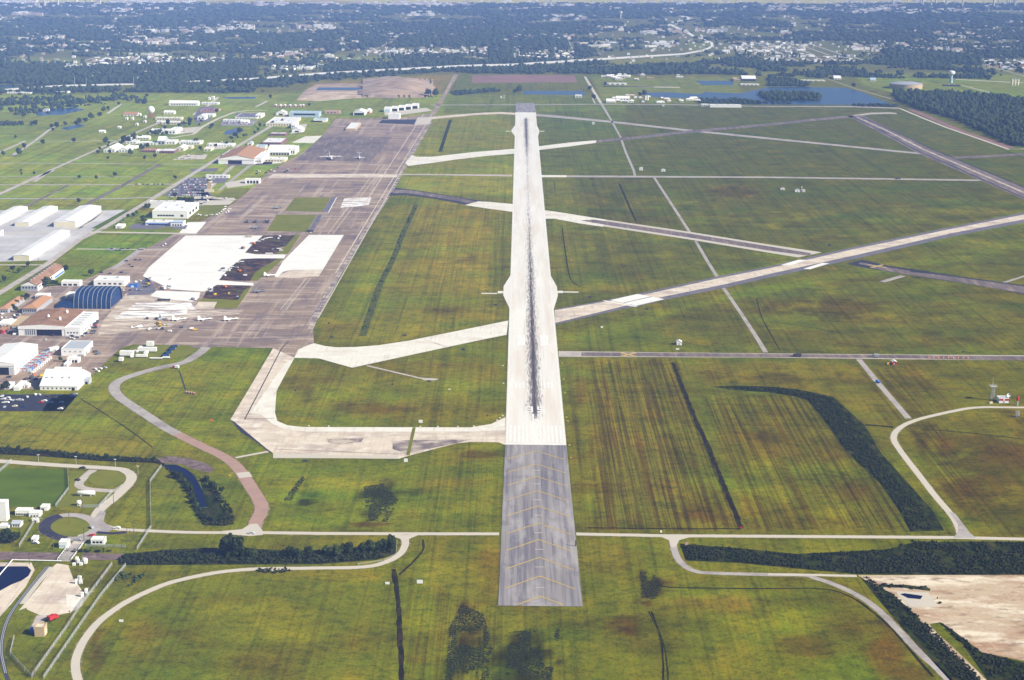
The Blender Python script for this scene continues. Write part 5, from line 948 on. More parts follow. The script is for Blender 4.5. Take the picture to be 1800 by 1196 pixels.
B('shed', 'white shed tucked at the left end of the blue tent hangar', 'shed', (116, 528), 136, 514, 9, 'flat', 'white_paint', 'white_roof', wins('f', 2, .1, .9, .4, .7, DO))
B('shed', 'tan roofed shed between the orange roofed house and the main hangar', 'shed', (14, 578), 40, 556, 5, 'flat', 'tan_wall', 'tan_wall', wins('f', 3, .1, .9, .3, .7, DO))
B('shed', 'low white shed left of the main hangar', 'shed', (-4, 576), 18, 562, 6, 'flat', 'white_paint', 'white_roof', wins('f', 3, .1, .9, .3, .7))
B('shed', 'dull red shed at the left edge beside the main hangar', 'shed', (-8, 587), 6, 576, 5, 'gable', 'red_paint', 'brown_roof', [('door', 'f', .3, .7, 0, .8, DO)])
def main_x(o, a, b, H):
    for x, y in ((-.1, -.1), (.45, .5), (.52, -.35)):
        u = MB(); u.lathe([(1.3, H + 1.5), (1.5, H + 3.4), (.2, H + 5)], 10, at=(x * a, y * b, 0)); u.build('vent', 'white_paint', o)
    u = MB(); u.box(-a - .4, a + .2, -b - .5, -b + .02, H - 2.6, H + .5); u.add([(-a, -b - .5, H + .5), (a, -b - .5, H + .5), (0, -b - .5, H + 2.2), (-a, -b, H + .5), (a, -b, H + .5), (0, -b, H + 2.2)], [(0, 1, 2), (0, 2, 5, 3), (2, 1, 4, 5)]); u.build('fascia', 'white_paint', o)
B('main_hangar', 'big brown roofed hangar with a dark open door facing the apron corner', 'hangar', (33, 590), 113, 545, 15.5, 'gable', 'white_paint', 'brown_roof', [('hangar_door', 'f', .39, .94, .02, .80, DO), ('door_panel', 'f', .13, .38, .05, .80, 'silver')] + wins('f', 5, .14, .37, .1, .75, DO, .4), rise=.05, extra=main_x)
def annex_x(o, a, b, H):
    for k in range(6):
        u = MB(); y = -b * .6 + 1.35 * b * k / 5; u.box(-a * .6, a * .5, y - .5, y + .5, H + .13, H + .9); u.build('skylight', 'steel', o)
B('hangar_annex', 'white flat roofed wing on the right side of the brown roofed hangar', 'building', (114.5, 591), 141, 549, 14, 'flat', 'white_paint', 'white_roof', wins('f', 4, .1, .9, .35, .5) + wins('r', 6, .05, .6, .2, .45, DO, .35), extra=annex_x)
def fascia(o, a, b, H):
    u = MB(); u.box(-a - .3, a + .3, -b - .45, -b + .02, H - 2.2, H + .4); u.build('fascia', 'white_paint', o)
B('hangar', 'large white roofed hangar with an open black door at the left edge', 'hangar', (-34, 659), 26, 624, 20, 'gable', 'white_paint', 'white_roof', ground=True, ops=[('hangar_door', 'f', .06, .83, .0, .66, DO), ('door_panel', 'f', .85, .97, .02, .66, 'silver')] + wins('r', 7, .05, .95, .3, .5, 'grey_wall', .5), rise=.05, extra=fascia)
B('hall', 'white hall with a grey blue flat roof standing at the apron corner', 'building', (108, 626), 148, 600, 12, 'flat', 'white_paint', 'grey_roof', [('door', 'r', .1, .3, 0, .5, 'grey_wall'), ('door', 'r', .6, .8, 0, .5, 'grey_wall')] + wins('f', 4, .05, .95, .55, .75, 'grey_wall', .4))
def tent_x(o, a, b, H):
    for i, x in enumerate((-.75, -.45, .1, .45)):
        u = MB(); z = H + (b * .44) * .45; u.tube((x * a, -b * .55, z), (x * a, -b * .55, z + 2.2), .5, .5, 8); u.build('vent', 'steel', o)
B('club_building', 'white building with a shallow ridged roof above the dark car park', 'building', (70.5, 686), 136, 656, 7, 'gable', 'white_paint', 'white_roof', wins('f', 8, .04, .96, .3, .65, 'glass', .35) + [('door', 'f', .84, .92, 0, .7, DO)], ridge='x', rise=.22, extra=tent_x)
B('porch', 'pale grey porch wing at the right end of the ridged white building', 'shed', (147, 676), 157, 664, 8, 'flat', 'grey_roof', 'grey_roof', [('door', 'f', .3, .7, 0, .6, DO)])
B('storage_building', 'low white building with dark strip windows behind the ridged white building', 'building', (95, 655), 140, 648, 6, 'flat', 'white_paint', 'white_roof', wins('f', 6, .35, .95, .15, .7, DO, .8))
B('shed', 'white roofed shed with black bays under the grey blue roofed hall', 'shed', (118, 638), 138, 628, 7, 'flat', 'white_paint', 'white_roof', wins('f', 3, .08, .92, .05, .7, DO, .75, 'door'))
B('shed', 'slanting white shed left of the black bayed one', 'shed', (112, 645), 119, 626, 4, 'flat', 'white_paint', 'white_roof', [('door', 'f', .2, .8, 0, .7, 'steel')])
B('shed', 'long white storage block beside the green tree at the car park', 'shed', (24, 687), 34, 670, 5, 'flat', 'white_paint', 'white_roof', wins('r', 6, .05, .95, .2, .7, 'grey_wall', .7, 'door'))
B('shed', 'white roofed shed left of the green tree at the car park', 'shed', (5, 684), 18, 672, 5, 'flat', 'white_paint', 'white_roof', wins('f', 3, .1, .9, .2, .7, DO))
B('shed', 'little white hut right of the long storage block', 'shed', (42, 682), 50, 676, 4, 'gable', 'white_paint', 'white_roof', [('door', 'f', .3, .6, 0, .7, DO)])
# blue tent hangar: a ribbed vault
def vault():
    P = G(130, 543); W = (194 - 130) * mpp(543); D = 50.0; Hh = 18.0
    o = empty('tent_hangar', (P.x + W / 2, P.y + D / 2, 0), 'navy blue ribbed tent hangar with curved roof and white seams', 'hangar')
    n = 20; prof = []
    for i in range(n + 1):
        t = PI * i / n; c, s = math.cos(t), math.sin(t); prof.append((-D / 2 * (abs(c) ** .62) * (1 if c > 0 else -1), Hh * (s ** .80 if s > 1e-6 else 0)))
    def shell(x0, x1, k, g=0.0):
        m = MB(); vs = [(x0, y * k, z * k + g) for y, z in prof] + [(x1, y * k, z * k + g) for y, z in prof]
        m.add(vs, [(i, i + n + 1, i + n + 2, i + 1) for i in range(n)]); return m
    m = shell(-W / 2, W / 2, 1.0); m.build('canopy', 'navy_fabric', o, smooth=True)
    for e in (-1, 1):                                   # closed ends, hung a little inside
        m = MB(); m.add([(e * (W / 2 - (.3 if e < 0 else 1.5)), y * .99, z * .99) for y, z in prof], [tuple(range(n + 1))]); m.build('end_wall', 'navy_fabric', o)
    for k in range(9):
        x = -W / 2 + W * k / 8; r = MB(); w = .17
        vs = []
        for xx in (x - w, x + w):
            for sc in (1.0, 1.012): vs += [(xx, y * sc, z * sc) for y, z in prof]
        N = n + 1; fs = []
        for i in range(n): fs += [(N + i, 3 * N + i, 3 * N + i + 1, N + i + 1), (i, N + i, N + i + 1, i + 1), (2 * N + i, 2 * N + i + 1, 3 * N + i + 1, 3 * N + i)]
        r.add(vs, fs); r.build('seam', 'grey_wall', o)
    b = MB(); b.box(W / 2 - 1.45, W / 2 - 1.3, -D * .30, D * .30, 0, 8); b.build('door', 'navy_fabric', o)
vault()
def low_vault():
    P = G(99, 543); W = 31 * mpp(543); D = 40; o = empty('tent_annex', (P.x + W / 2, P.y + D / 2, 0), 'low dark blue tent annex joined to the left end of the ribbed tent hangar', 'hangar')
    n = 12; m = MB(); vs = []
    for x in (-W / 2, W / 2 - .5):
        for i in range(n + 1): t = PI * i / n; vs.append((x, -D / 2 * math.cos(t), (5 if x < 0 else 11) * math.sin(t) ** .7 if 0 < i < n else 0))
    m.add(vs, [(i, i + n + 1, i + n + 2, i + 1) for i in range(n)] + [tuple(range(n + 1))]); m.build('canopy', 'navy_fabric', o, smooth=False)
    m = MB(); m.box(-W / 2 + 4, -W / 2 + 8, -D * .2, -D * .2 + 4, 4, 8.5); m.build('vent_box', 'navy_fabric', o)
low_vault()
# terminal group
B('terminal', 'white two storey terminal with a strip of dark windows', 'building', (268, 384), 329, 367.5, 12, 'flat', 'white_paint', 'white_roof', ground=True, ops=wins('f', 6, .14, .62, .30, .52, DO, .85) + [('glass_corner', 'f', .80, .88, .25, .55, 'glass')] + wins('r', 3, .1, .9, .3, .7))
B('terminal_wing', 'rear white wing of the terminal with a broad flat roof', 'building', (263, 366), 322, 361, 11, 'flat', 'white_paint', 'white_roof', [])
B('terminal_porch', 'pale blue roofed lobby in front of the white terminal', 'building', (300, 398), 322, 388, 7, 'flat', 'white_paint', 'blue_roof', wins('f', 4, .1, .9, .1, .5, 'glass', .6) + [('trim', 'f', .0, 1.0, .8, .96, 'blue_paint')])
B('terminal_canopy', 'long low white canopy left of the pale blue lobby', 'building', (256, 396), 298, 387, 5, 'flat', 'white_paint', 'white_roof', [('trim', 'f', .02, .98, .35, .7, 'blue_paint'), ('opening', 'f', .1, .9, 0, .32, DO)])
B('shed', 'small white guard hut on the lawn left of the terminal', 'shed', (203, 402), 215, 394, 4, 'flat', 'white_paint', 'white_roof', [('door', 'f', .3, .6, 0, .8, 'grey_wall')])
def ctower():
    p = G(368.5, 337); o = empty('control_tower', p, 'tan control tower standing beside the full car park', 'tower'); s = mpp(337)
    m = MB(); m.box(-3.2, 3.2, -3.2, 3.2, 0, 15.5); m.build('shaft', 'tan_wall', o)
    m = MB(); m.lathe([(4.0, 15.5), (4.6, 16.6), (4.6, 17.2)], 8); m.build('gallery', 'cream_wall', o)
    m = MB(); m.lathe([(3.6, 17.2), (4.3, 20.0)], 8); m.build('cab_glass', 'glass', o)
    m = MB(); m.lathe([(4.7, 20.0), (4.6, 20.7), (.5, 21.2)], 8); m.build('cab_roof', 'cream_wall', o)
    m = MB(); m.tube((0, 0, 21.2), (0, 0, 25), .12, .05, 6); m.build('antenna', 'steel', o)
    for z in (4, 8, 12):
        w = MB(); w.box(3.21, 3.3, -1, 1, z, z + 1.4); w.build('window', 'glass', o)
    m = MB(); m.box(-7, 7, -6, -3.3, 0, 4); m.build('base_wing', 'cream_wall', o)
ctower()
B('fire_station', 'white flat building at the right end of the full car park', 'building', (431, 323), 456, 317, 7, 'flat', 'white_paint', 'white_roof', wins('f', 4, .1, .95, .05, .7, DO, .7, 'door'))
B('office', 'low white office with dark windows beyond the car park', 'building', (362, 313), 402, 309, 4, 'flat', 'white_paint', 'white_roof', wins('f', 5, .1, .9, .3, .7, DO))
# hangars of the middle apron
def gable_f(o, a, b, H):
    u = MB(); u.box(-a - .5, a + .5, -b - .6, -b + .02, H - 1.5, H + .4); u.build('fascia', 'white_paint', o)
B('hangar', 'broad white gabled hangar with a red brown roof and dark door, beside the main road', 'hangar', (384, 288.5), 446, 262, 8.5, 'gable', 'white_paint', 'orange_roof', [('hangar_door', 'f', .27, .66, 0, .72, DO)], rise=.11, extra=gable_f)
B('office', 'white office cluster joined to the right of the red brown roofed hangar', 'building', (447, 288), 460, 268, 9, 'flat', 'white_paint', 'white_roof', wins('f', 3, .1, .9, .3, .6))
B('hangar', 'white hangar with a pale grey curved roof and glazed front facing the apron', 'hangar', (469, 273), 509, 258, 5, 'gable', 'white_paint', 'white_roof', wins('f', 8, .02, .98, .1, .75, DO, .8), rise=.10, ridge='x')
B('office', 'low white office with a yellowish yard in front of the pale curved roofed hangar', 'building', (462, 285), 500, 276, 4, 'flat', 'cream_wall', 'white_roof', wins('f', 6, .1, .9, .3, .7, DO, .6))
B('shed', 'tall narrow white block at the right end of the pale curved roofed hangar', 'building', (510, 272), 519, 257, 9, 'flat', 'white_paint', 'white_roof', wins('f', 2, .1, .9, .2, .7, DO))
B('hangar', 'white roofed hangar with a purple brick front', 'hangar', (461, 257), 494, 243, 6, 'flat', 'purple_brick', 'white_roof', wins('f', 8, .05, .95, .3, .75, DO, .5))
B('shed', 'bright blue and white shed left of the purple brick hangar', 'shed', (449, 263), 466, 255, 5, 'flat', 'white_paint', 'blue_roof', [('door', 'f', .1, .45, .0, .85, 'blue_paint')])
B('shed', 'little pale blue topped shed by the main road', 'shed', (435, 256), 443, 250, 4, 'gable', 'white_paint', 'blue_roof', [('door', 'f', .3, .7, 0, .7, DO)])
B('barracks', 'long narrow white roofed block with a dark red front', 'building', (475, 239), 502, 233.5, 3.5, 'flat', 'purple_brick', 'white_roof', wins('f', 6, .1, .9, .3, .7, DO))
B('depot', 'cream walled depot with a long white roof among parked cars', 'building', (467, 222), 514, 206, 4.5, 'flat', 'cream_wall', 'white_roof', wins('f', 9, .05, .95, .3, .7, DO, .4))
B('depot_yard_house', 'white block right of the long white roofed depot', 'building', (512, 226), 519, 215, 6, 'flat', 'white_paint', 'white_roof', wins('f', 2, .1, .9, .3, .7, DO))
B('shed', 'bright white shed in the yard below the long white depot', 'shed', (513, 233), 530, 225, 4, 'gable', 'white_paint', 'white_roof', [('door', 'f', .3, .7, 0, .7, DO)])
B('hangar', 'wide blue grey hangar with a dark strip of glass along the front', 'hangar', (508, 206), 560, 196, 7, 'flat', 'blue_roof', 'blue_roof', [('glazing', 'f', .16, .88, .45, .85, DO)])
B('hangar_annex', 'pale blue roofed annex jutting out right of the wide blue grey hangar', 'building', (551, 215), 573, 208, 4, 'flat', 'white_paint', 'blue_roof', [('opening', 'f', .0, .7, 0, .6, DO)])
B('shed', 'white shed left of the wide blue grey hangar', 'shed', (485, 203), 502, 197, 4, 'gable', 'white_paint', 'white_roof', [('door', 'f', .3, .7, 0, .7, DO)])
B('barracks', 'low pink walled building at the top of the apron', 'building', (571, 200), 597, 195, 3.6, 'flat', 'pink_wall', 'pink_wall', wins('f', 3, .1, .8, .2, .7, DO, .4))
B('hangar', 'small arched white hangar with a blue black front at the top of the apron', 'hangar', (621, 203), 641, 194, 5, 'gable', 'white_paint', 'white_roof', [('hangar_door', 'f', .08, .92, 0, .85, DO)], rise=.16)
B('shed', 'white shed right behind the small arched hangar', 'shed', (641, 199), 652, 193, 3.6, 'gable', 'white_paint', 'white_roof', [('door', 'f', .2, .8, 0, .7, 'red_paint')])
for i, (x, y, lb) in enumerate([(675, 197.5, 'blue shuttered'), (688, 196, 'half open'), (700, 194.5, 'second dark'), (712, 192.8, 'third dark'), (723.5, 191.2, 'rightmost dark')]):
    B('hangar_bay', 'white alert hangar bay, the %s one of the slanting row' % lb, 'hangar', (x, y), x + 11.6, y - 8, 6.4, 'flat', 'white_paint', 'white_roof', [('hangar_door', 'f', .1, .88, 0, .72, 'blue_roof' if i == 0 else DO)])
B('storage_building', 'plain boxy white store below the slanting row of hangar bays', 'building', (682.5, 209.5), 702.5, 203, 8, 'flat', 'white_paint', 'white_roof', [])
B('storage_building', 'white flat roofed store alone on the apron with deep shade at its left', 'building', (607.5, 230), 625, 216, 3.2, 'flat', 'tan_wall', 'white_roof', [])
# the old base, left of the main road
for lab, fl, frx, yb, h, kw in [
    ('long white shed at the far meadow, first of two in line', (297, 186), 347, 181, 4.4, dict(roof='gable', ridge='x')), ('grey white shed following the long white shed', (354, 184), 383, 180, 2.6, {}),
    ('tan roofed long house left of the radar dome', (217, 204), 241, 200, 2.4, dict(roofm='orange_roof', roof='gable', ridge='x')), ('cream house above the grey walled hall', (288, 201), 306, 197, 3.0, dict(roof='gable', ridge='x')),
    ('long cream hall below the radar dome', (273, 211), 318, 206, 3.2, dict(wall='cream_wall')), ('long cream barrack in front of the cream hall', (284, 219), 321, 213, 3.4, dict(wall='cream_wall')), ('small white block left of the long cream barrack', (275, 217), 284, 213, 3.0, {}),
    ('white chapel like building with a taller left end on the grey car park', (347, 211), 360, 203, 5.5, dict(roof='gable')), ('white wing behind the chapel like building', (358, 206), 375, 200, 3.6, {}), ('purple grey roofed school with pale rim', (352, 198), 379, 191, 2.4, dict(wall='pink_wall', roofm='purple_brick')),
    ('white walled purple roofed building on the right of the old base', (413, 209), 452, 199, 2.6, dict(roofm='mid_asphalt')), ('tall white tower end of the purple roofed building', (449, 208), 459, 199, 5.0, {}), ('white building row below the purple roofed building', (392, 214), 424, 210, 2.6, {}), ('bright white small house right of that row', (423, 217), 437, 213, 2.6, dict(roof='gable', ridge='x')),
    ('white hall with blue black front windows near the field road', (262, 235), 296, 227, 4.5, {}), ('tall white end block of the hall with blue black windows', (296, 236), 309, 224, 6.0, {}), ('white hut alone in the fields', (174, 234), 184, 231, 2.6, dict(roof='gable', ridge='x')), ('second hut alone in the fields, by the small dark bush', (207, 226), 212, 224, 2.2, dict(roof='gable', ridge='x')),
    ('small cream house beside the diagonal field road', (226, 247), 236, 242, 3.0, {}), ('long cream house under the tree by the field road', (240, 246), 262, 241, 3.4, dict(roof='gable', ridge='x', wall='cream_wall')), ('white house with a black window strip', (244, 255), 257, 249, 3.6, {}), ('pale house row right of the window strip house', (257, 255), 276, 249, 3.4, {}), ('white slab building left of the window strip house', (216, 253), 240, 247, 3.4, {}),
    ('large white roofed house block at the left of the old base', (182, 268), 202, 256, 4.4, dict(roof='gable')), ('second white roofed house block of the old base', (208, 268), 225, 258, 4.4, dict(roof='gable')), ('white row house touching the second house block', (224, 262), 238, 256, 3.2, {}),
    ('grey fronted gabled hall with a big white roof', (277, 255), 290, 245, 7.0, dict(wall='grey_wall', roof='gable', ridge='x')), ('white middle section of the long gabled hall', (291, 254), 308, 246, 5.0, {}), ('long white barrack extending right from the gabled hall', (315, 254), 352, 247, 4.0, {}),
    ('dark red brick row in front of the gabled hall', (248, 268), 274, 261, 3.0, dict(wall='purple_brick', roofm='orange_roof')), ('small white hut in the brick row', (274, 269), 284, 263, 3.6, {}), ('red brick corner block with dark windows', (283, 270), 306, 262, 4.0, dict(wall='purple_brick')),
    ('cream stepped house right of the red brick block', (309, 266), 323, 257, 4.4, dict(roof='gable', wall='cream_wall')), ('cream house with two dark windows behind the stepped house', (323, 262), 337, 256, 3.6, dict(wall='cream_wall')), ('cream walled block with a dark door by the pale yard', (358, 266), 371, 259, 3.6, dict(wall='cream_wall')),
    ('white shed at the upper end of the pale yard', (367, 257), 380, 252, 3.0, {}), ('long pale store along the pale yard', (382, 258), 409, 252, 2.6, {}), ('white house at the corner of the red brown roofed hangar', (391, 276), 405, 268, 4.0, dict(roof='gable')), ('pale blue and white hut on the left of the park woods', (72, 196), 82, 192, 2.2, {}),
    ('white silo shed at the far meadow', (366, 176), 369, 174, 4.0, {}), ('second white silo shed at the far meadow', (372, 174.6), 376, 172, 4.0, {}), ('white farm building close to the highway at the left', (100, 164), 119, 160, 2.8, {}), ('long low white farm shed at the far left by the highway', (12, 164.5), 52, 161.5, 1.6, {})]:
    k = dict(roof='flat', wall='white_paint', roofm='white_roof'); k.update(kw)
    B('barracks' if 'barrack' in lab else 'house' if 'house' in lab else 'building', lab, 'building', fl, frx, yb, h, ops=wins('f', max(2, int((frx - fl[0]) / 5)), .06, .94, .25, .7, DO, .5), **k)
for x, y in ((222, 211), (232, 211), (245, 204), (254, 208), (254, 216), (240, 221)):
    B('storage_hut', 'tiny white hut on the grass below the tan long house', 'hut', (x - 2, y), x + 2, y - 2.2, 3.0, 'gable', 'white_paint', 'white_roof', [('door', 'f', .3, .7, 0, .7, DO)], group='tiny huts on the grass')
for x in (483, 491, 499, 508, 517, 526, 531): B('storage_hut', 'tiny pink sided hut in the row on the far grass', 'hut', (x - 2, 188 + (x % 3) * .4), x + 3, 185, 2.4, 'gable', 'pink_wall', 'white_roof', [('door', 'f', .3, .7, 0, .7, DO)], group='row of tiny pink huts')
def radome():
    p = G(266, 207); s = mpp(207); o = empty('radar_dome', p, 'white ball shaped radar dome on a lattice tower', 'radar dome')
    m = MB(); n = 10; R = 8.2; zc = 17.5
    m.lathe([(max(.05, R * math.sin(PI * k / n)), zc - R * math.cos(PI * k / n)) for k in range(n + 1)], 18); m.build('dome', 'white_paint', o, smooth=True)
    m = MB()
    for a in range(6):
        t = a * PI / 3; c, q = math.cos(t), math.sin(t); c2, q2 = math.cos(t + PI / 3), math.sin(t + PI / 3)
        m.tube((6 * c, 6 * q, 0), (4.5 * c, 4.5 * q, 10.5), .3); m.tube((6 * c, 6 * q, 0), (5.2 * c2, 5.2 * q2, 5.2), .15); m.tube((5.2 * c, 5.2 * q, 5.2), (4.5 * c2, 4.5 * q2, 10.5), .15); m.tube((5.2 * c, 5.2 * q, 5.2), (5.2 * c2, 5.2 * q2, 5.2), .15)
    m.build('lattice_tower', 'red_paint', o)
    m = MB(); m.lathe([(5, 10.3), (5, 11)], 12); m.build('platform', 'steel', o)
radome()
# industry and barns beyond the runway end
for lab, fl, frx, yb, h, kw in [
    ('long white greenhouse beyond the runway end', (1061, 149), 1102, 146.5, 2.2, {}), ('long white shed with a pale roof by the lake, beyond the field', (1248, 189), 1304, 185, 4.0, dict(ops=[])), ('short white shed joined to the left of the lakeside shed', (1233, 187), 1247, 184, 3.0, {}),
    ('big white open barn right of the upper lake', (1304, 143), 1329, 138, 4.2, dict(roof='gable', ridge='x', wall='dark_grey')), ('white shed row below the big open barn', (1302, 150), 1335, 147.5, 1.8, {}), ('tan block left of the big open barn', (1290, 143), 1302, 137, 3.2, dict(wall='tan_wall', roofm='tan_wall')),
    ('white walled tank house beside the blue pond at the runway end', (1011, 172), 1023, 169, 4.0, {}), ('white warehouse above the greenhouse', (1089, 136.5), 1107, 133.5, 2.4, {}), ('pale warehouse left of the white one above the greenhouse', (1057, 136), 1080, 133.6, 1.8, {}), ('white roofed house block among the trucks above the greenhouse', (1082, 141), 1094, 137.5, 3.0, {}),
    ('round topped pale barn behind the green paddock', (1126, 134), 1134, 131.5, 2.6, dict(roof='gable')), ('orange tan building on the green paddock', (1137, 139), 1150, 136, 1.8, dict(wall='tan_wall', roofm='orange_roof')), ('small white barn on the far edge of the paddock', (1189, 137), 1201, 134.5, 1.8, {}), ('white shed above the small white barn', (1190, 133.5), 1195, 131.5, 1.6, {}),
    ('pale long crushing shed at the concrete plant', (1083, 176), 1107, 172, 2.6, dict(roof='gable', ridge='x')), ('second pale shed at the concrete plant', (1066, 181), 1082, 177, 2.4, dict(roof='gable', ridge='x')), ('tan low shed on the causeway', (1100, 170), 1117, 166.5, 2.0, dict(wall='tan_wall')),
    ('blue roofed house near the round brown reservoir', (1530, 143), 1540, 140, 2.6, dict(roofm='blue_roof', roof='gable', ridge='x')), ('white arched shed on the lake road', (1466, 140), 1479, 136.5, 2.2, dict(roof='gable', ridge='x')), ('low dark pump house under the pale water tower', (1660, 152), 1689, 149, 2.2, dict(wall='dark_grey', roofm='mid_asphalt')), ('white stucco church with a short spire beyond the highway', (684, 94), 698, 91, 4, {}),
    ('pale lakeside depot left of the lake road', (1409, 143), 1452, 140.5, 1.4, dict(wall='cream_wall'))]:
    k = dict(roof='flat', wall='white_paint', roofm='white_roof', ops=wins('f', 4, .06, .94, .1, .7, DO, .5)); k.update(kw)
    B('warehouse' if 'shed' in lab or 'warehouse' in lab else 'building', lab, 'building', fl, frx, yb, h, **k)
def simple(name, label, cat, px, py, parts):
    o = empty(name, G(px, py), label, cat)
    for nm, m, fn in parts: b_ = MB(); fn(b_); b_.build(nm, m, o, smooth=False)
    return o
simple('reservoir', 'huge round brown walled reservoir with a domed grey roof', 'reservoir', 1592, 155, [('wall', 'tan_wall', lambda b: b.lathe([(46, 0), (46, 13)], 40)), ('roof', 'grey_wall', lambda b: b.lathe([(46.5, 13), (30, 16.5), (12, 18), (.5, 18.4)], 40))])
simple('water_tower', 'pale green bulb topped water tower right of the round reservoir', 'water tower', 1671.5, 146, [('pedestal', 'blue_roof', lambda b: b.lathe([(5.5, 0), (4.2, 6), (4.0, 20), (6, 24)], 16)), ('tank', 'white_paint', lambda b: b.lathe([(6, 24), (9.8, 27), (10.2, 31), (8.5, 34.5), (3, 36), (.3, 36.2)], 20))])
simple('water_tower', 'thin far off water tower above the suburbs', 'water tower', 1091, 32.5, [('pedestal', 'cream_wall', lambda b: b.lathe([(3.5, 0), (3, 24)], 10)), ('tank', 'cream_wall', lambda b: b.lathe([(4, 24), (9, 28), (9, 34), (4, 38), (.3, 38.5)], 14))])
for i, lb in enumerate(('left one of three', 'middle one of three', 'right one of three')): simple('silo', 'tan cylindrical silo near the right edge, ' + lb, 'silo', 1778.5 + i * 5.2, 150, [('barrel', 'cream_wall', lambda b: b.lathe([(3.4, 0), (3.4, 17)], 12)), ('cap', 'grey_roof', lambda b: b.lathe([(3.6, 17), (.4, 19)], 12))])
for x, lb in ((1134.5, 'taller left'), (1138.5, 'right')): simple('silo', 'white cement silo at the concrete plant, the %s one' % lb, 'silo', x, 178, [('barrel', 'white_paint', lambda b: b.lathe([(2.2, 2), (2.2, 13)], 12)), ('cap', 'cream_wall', lambda b: b.lathe([(2.3, 13), (.4, 14.5)], 12)), ('legs_frame', 'steel', lambda b: [b.tube((1.8 * a, 1.8 * c, 0), (1.8 * a, 1.8 * c, 3), .25) for a in (-1, 1) for c in (-1, 1)])])
# earth heap
mb = MB(); p0 = G(640, 172); n_ = 46
vs = []; hh = {}
for j in range(16):
    for i in range(n_):
        x, y = 690 - 62 + i * 3.1, 172 - j * 2.3; p = G(x, y); u, v = i / (n_ - 1), j / 15.0
        z = 20 * max(0, math.sin(PI * u)) ** .8 * math.sin(PI * v) ** .7 * (0.35 + .9 * float(vnoise(np.array([p.x]), np.array([p.y]), 60, 4)[0])); vs.append((p.x, p.y, z + .05))
mb.add(vs, [(j * n_ + i, j * n_ + i + 1, (j + 1) * n_ + i + 1, (j + 1) * n_ + i) for j in range(15) for i in range(n_ - 1) if max(vs[j * n_ + i][2], vs[(j + 1) * n_ + i + 1][2]) > 1.5 + 1.2 * ((i * 7 + j * 3) % 3)]); tag(mb.build('earth_mound', 'heap', smooth=True), kind='structure')
area('dirt_yard', [(522, 175), (535, 160), (557, 148), (600, 147), (660, 149), (700, 141), (730, 140), (745, 146), (764, 152), (770, 162), (755, 167), (725, 168), (690, 173), (640, 171), (590, 174)], 'heap', .7)
area('dirt_yard', [(520, 176), (560, 163), (655, 160), (700, 158), (640, 172), (560, 178)], 'dirt', .9)
# --- the lower left compound
B('shed', 'tan boxy shed alone at the lower left', 'shed', (61, 1119.5), 78, 1112, 16, 'flat', 'tan_wall', 'cream_wall', [('door', 'r', .3, .7, 0, .7, 'cream_wall')])
B('shed', 'white flat roofed shed with black windows by the road junction', 'shed', (160, 957.5), 183, 944.5, 8, 'flat', 'white_paint', 'white_roof', wins('f', 3, .1, .9, .3, .75, DO, .7))
B('shed', 'white cabin with blue panes left of the bridge', 'shed', (104, 964), 119, 956, 10, 'flat', 'white_paint', 'white_roof', wins('f', 3, .05, .75, .2, .6, 'blue_roof', .6))
B('tall_tank_house', 'tall white block cut by the left edge below the green field', 'building', (-18, 916.5), 12, 908, 33, 'flat', 'white_paint', 'white_roof', [])
B('shed', 'long white shed with dark windows beside the tall white block', 'shed', (27, 906.5), 54, 899, 8, 'flat', 'white_paint', 'white_roof', wins('f', 9, .04, .96, .1, .5, DO, .6))
B('shed', 'white framed shed joined to the long windowed one', 'shed', (51, 909), 70, 901, 6, 'flat', 'white_paint', 'white_roof', wins('f', 3, .1, .9, .1, .5, DO))
B('shed', 'small white shed on the far side of the compound yard', 'shed', (71, 898), 84, 891, 6, 'flat', 'white_paint', 'white_roof', [('door', 'f', .1, .5, 0, .7, DO)])
B('shed', 'little gabled white cottage with grey roof in the compound', 'shed', (21, 927), 36, 918, 6, 'gable', 'white_paint', 'grey_roof', wins('f', 3, .1, .9, .2, .7, DO), ridge='x')
B('shed', 'low white hut left of the cottage', 'shed', (-2, 929), 15, 924, 3, 'flat', 'white_paint', 'white_roof', [])
B('shed', 'narrow white hut beside the dark ring road', 'shed', (55, 953), 64, 949, 5, 'flat', 'white_paint', 'white_roof', [('door', 'f', .1, .4, 0, .7, DO)])
def tank(label, px, py, L, R, legs=True):
    o = empty('fuel_tank', G(px, py), label, 'tank'); m = MB(); m.lathe([(.1, -L / 2 - R * .5), (R * .7, -L / 2 - R * .3), (R, -L / 2), (R, L / 2), (R * .7, L / 2 + R * .3), (.1, L / 2 + R * .5)], 16, 'X', (0, 0, R + .8)); m.build('barrel', 'white_paint', o, smooth=True)
    for s in (-.3, .3): q = MB(); q.box(s * L - .3, s * L + .3, -R * .7, R * .7, 0, R * .8 + .3); q.build('saddle', 'cream_wall', o)
    q = MB(); q.tube((L / 2 + R * .4, 0, 0), (L / 2 + R * .4, 0, R + 1), .15); q.build('pipe', 'steel', o)
tank('large white horizontal fuel tank inside the ring road', 151.5, 872, 11.5, 1.6); tank('small white fuel tank in front of the large one', 139, 889, 2.0, 1.6)
for lb, x, y, s in (('left', 31, 1064, 1.0), ):
    pass
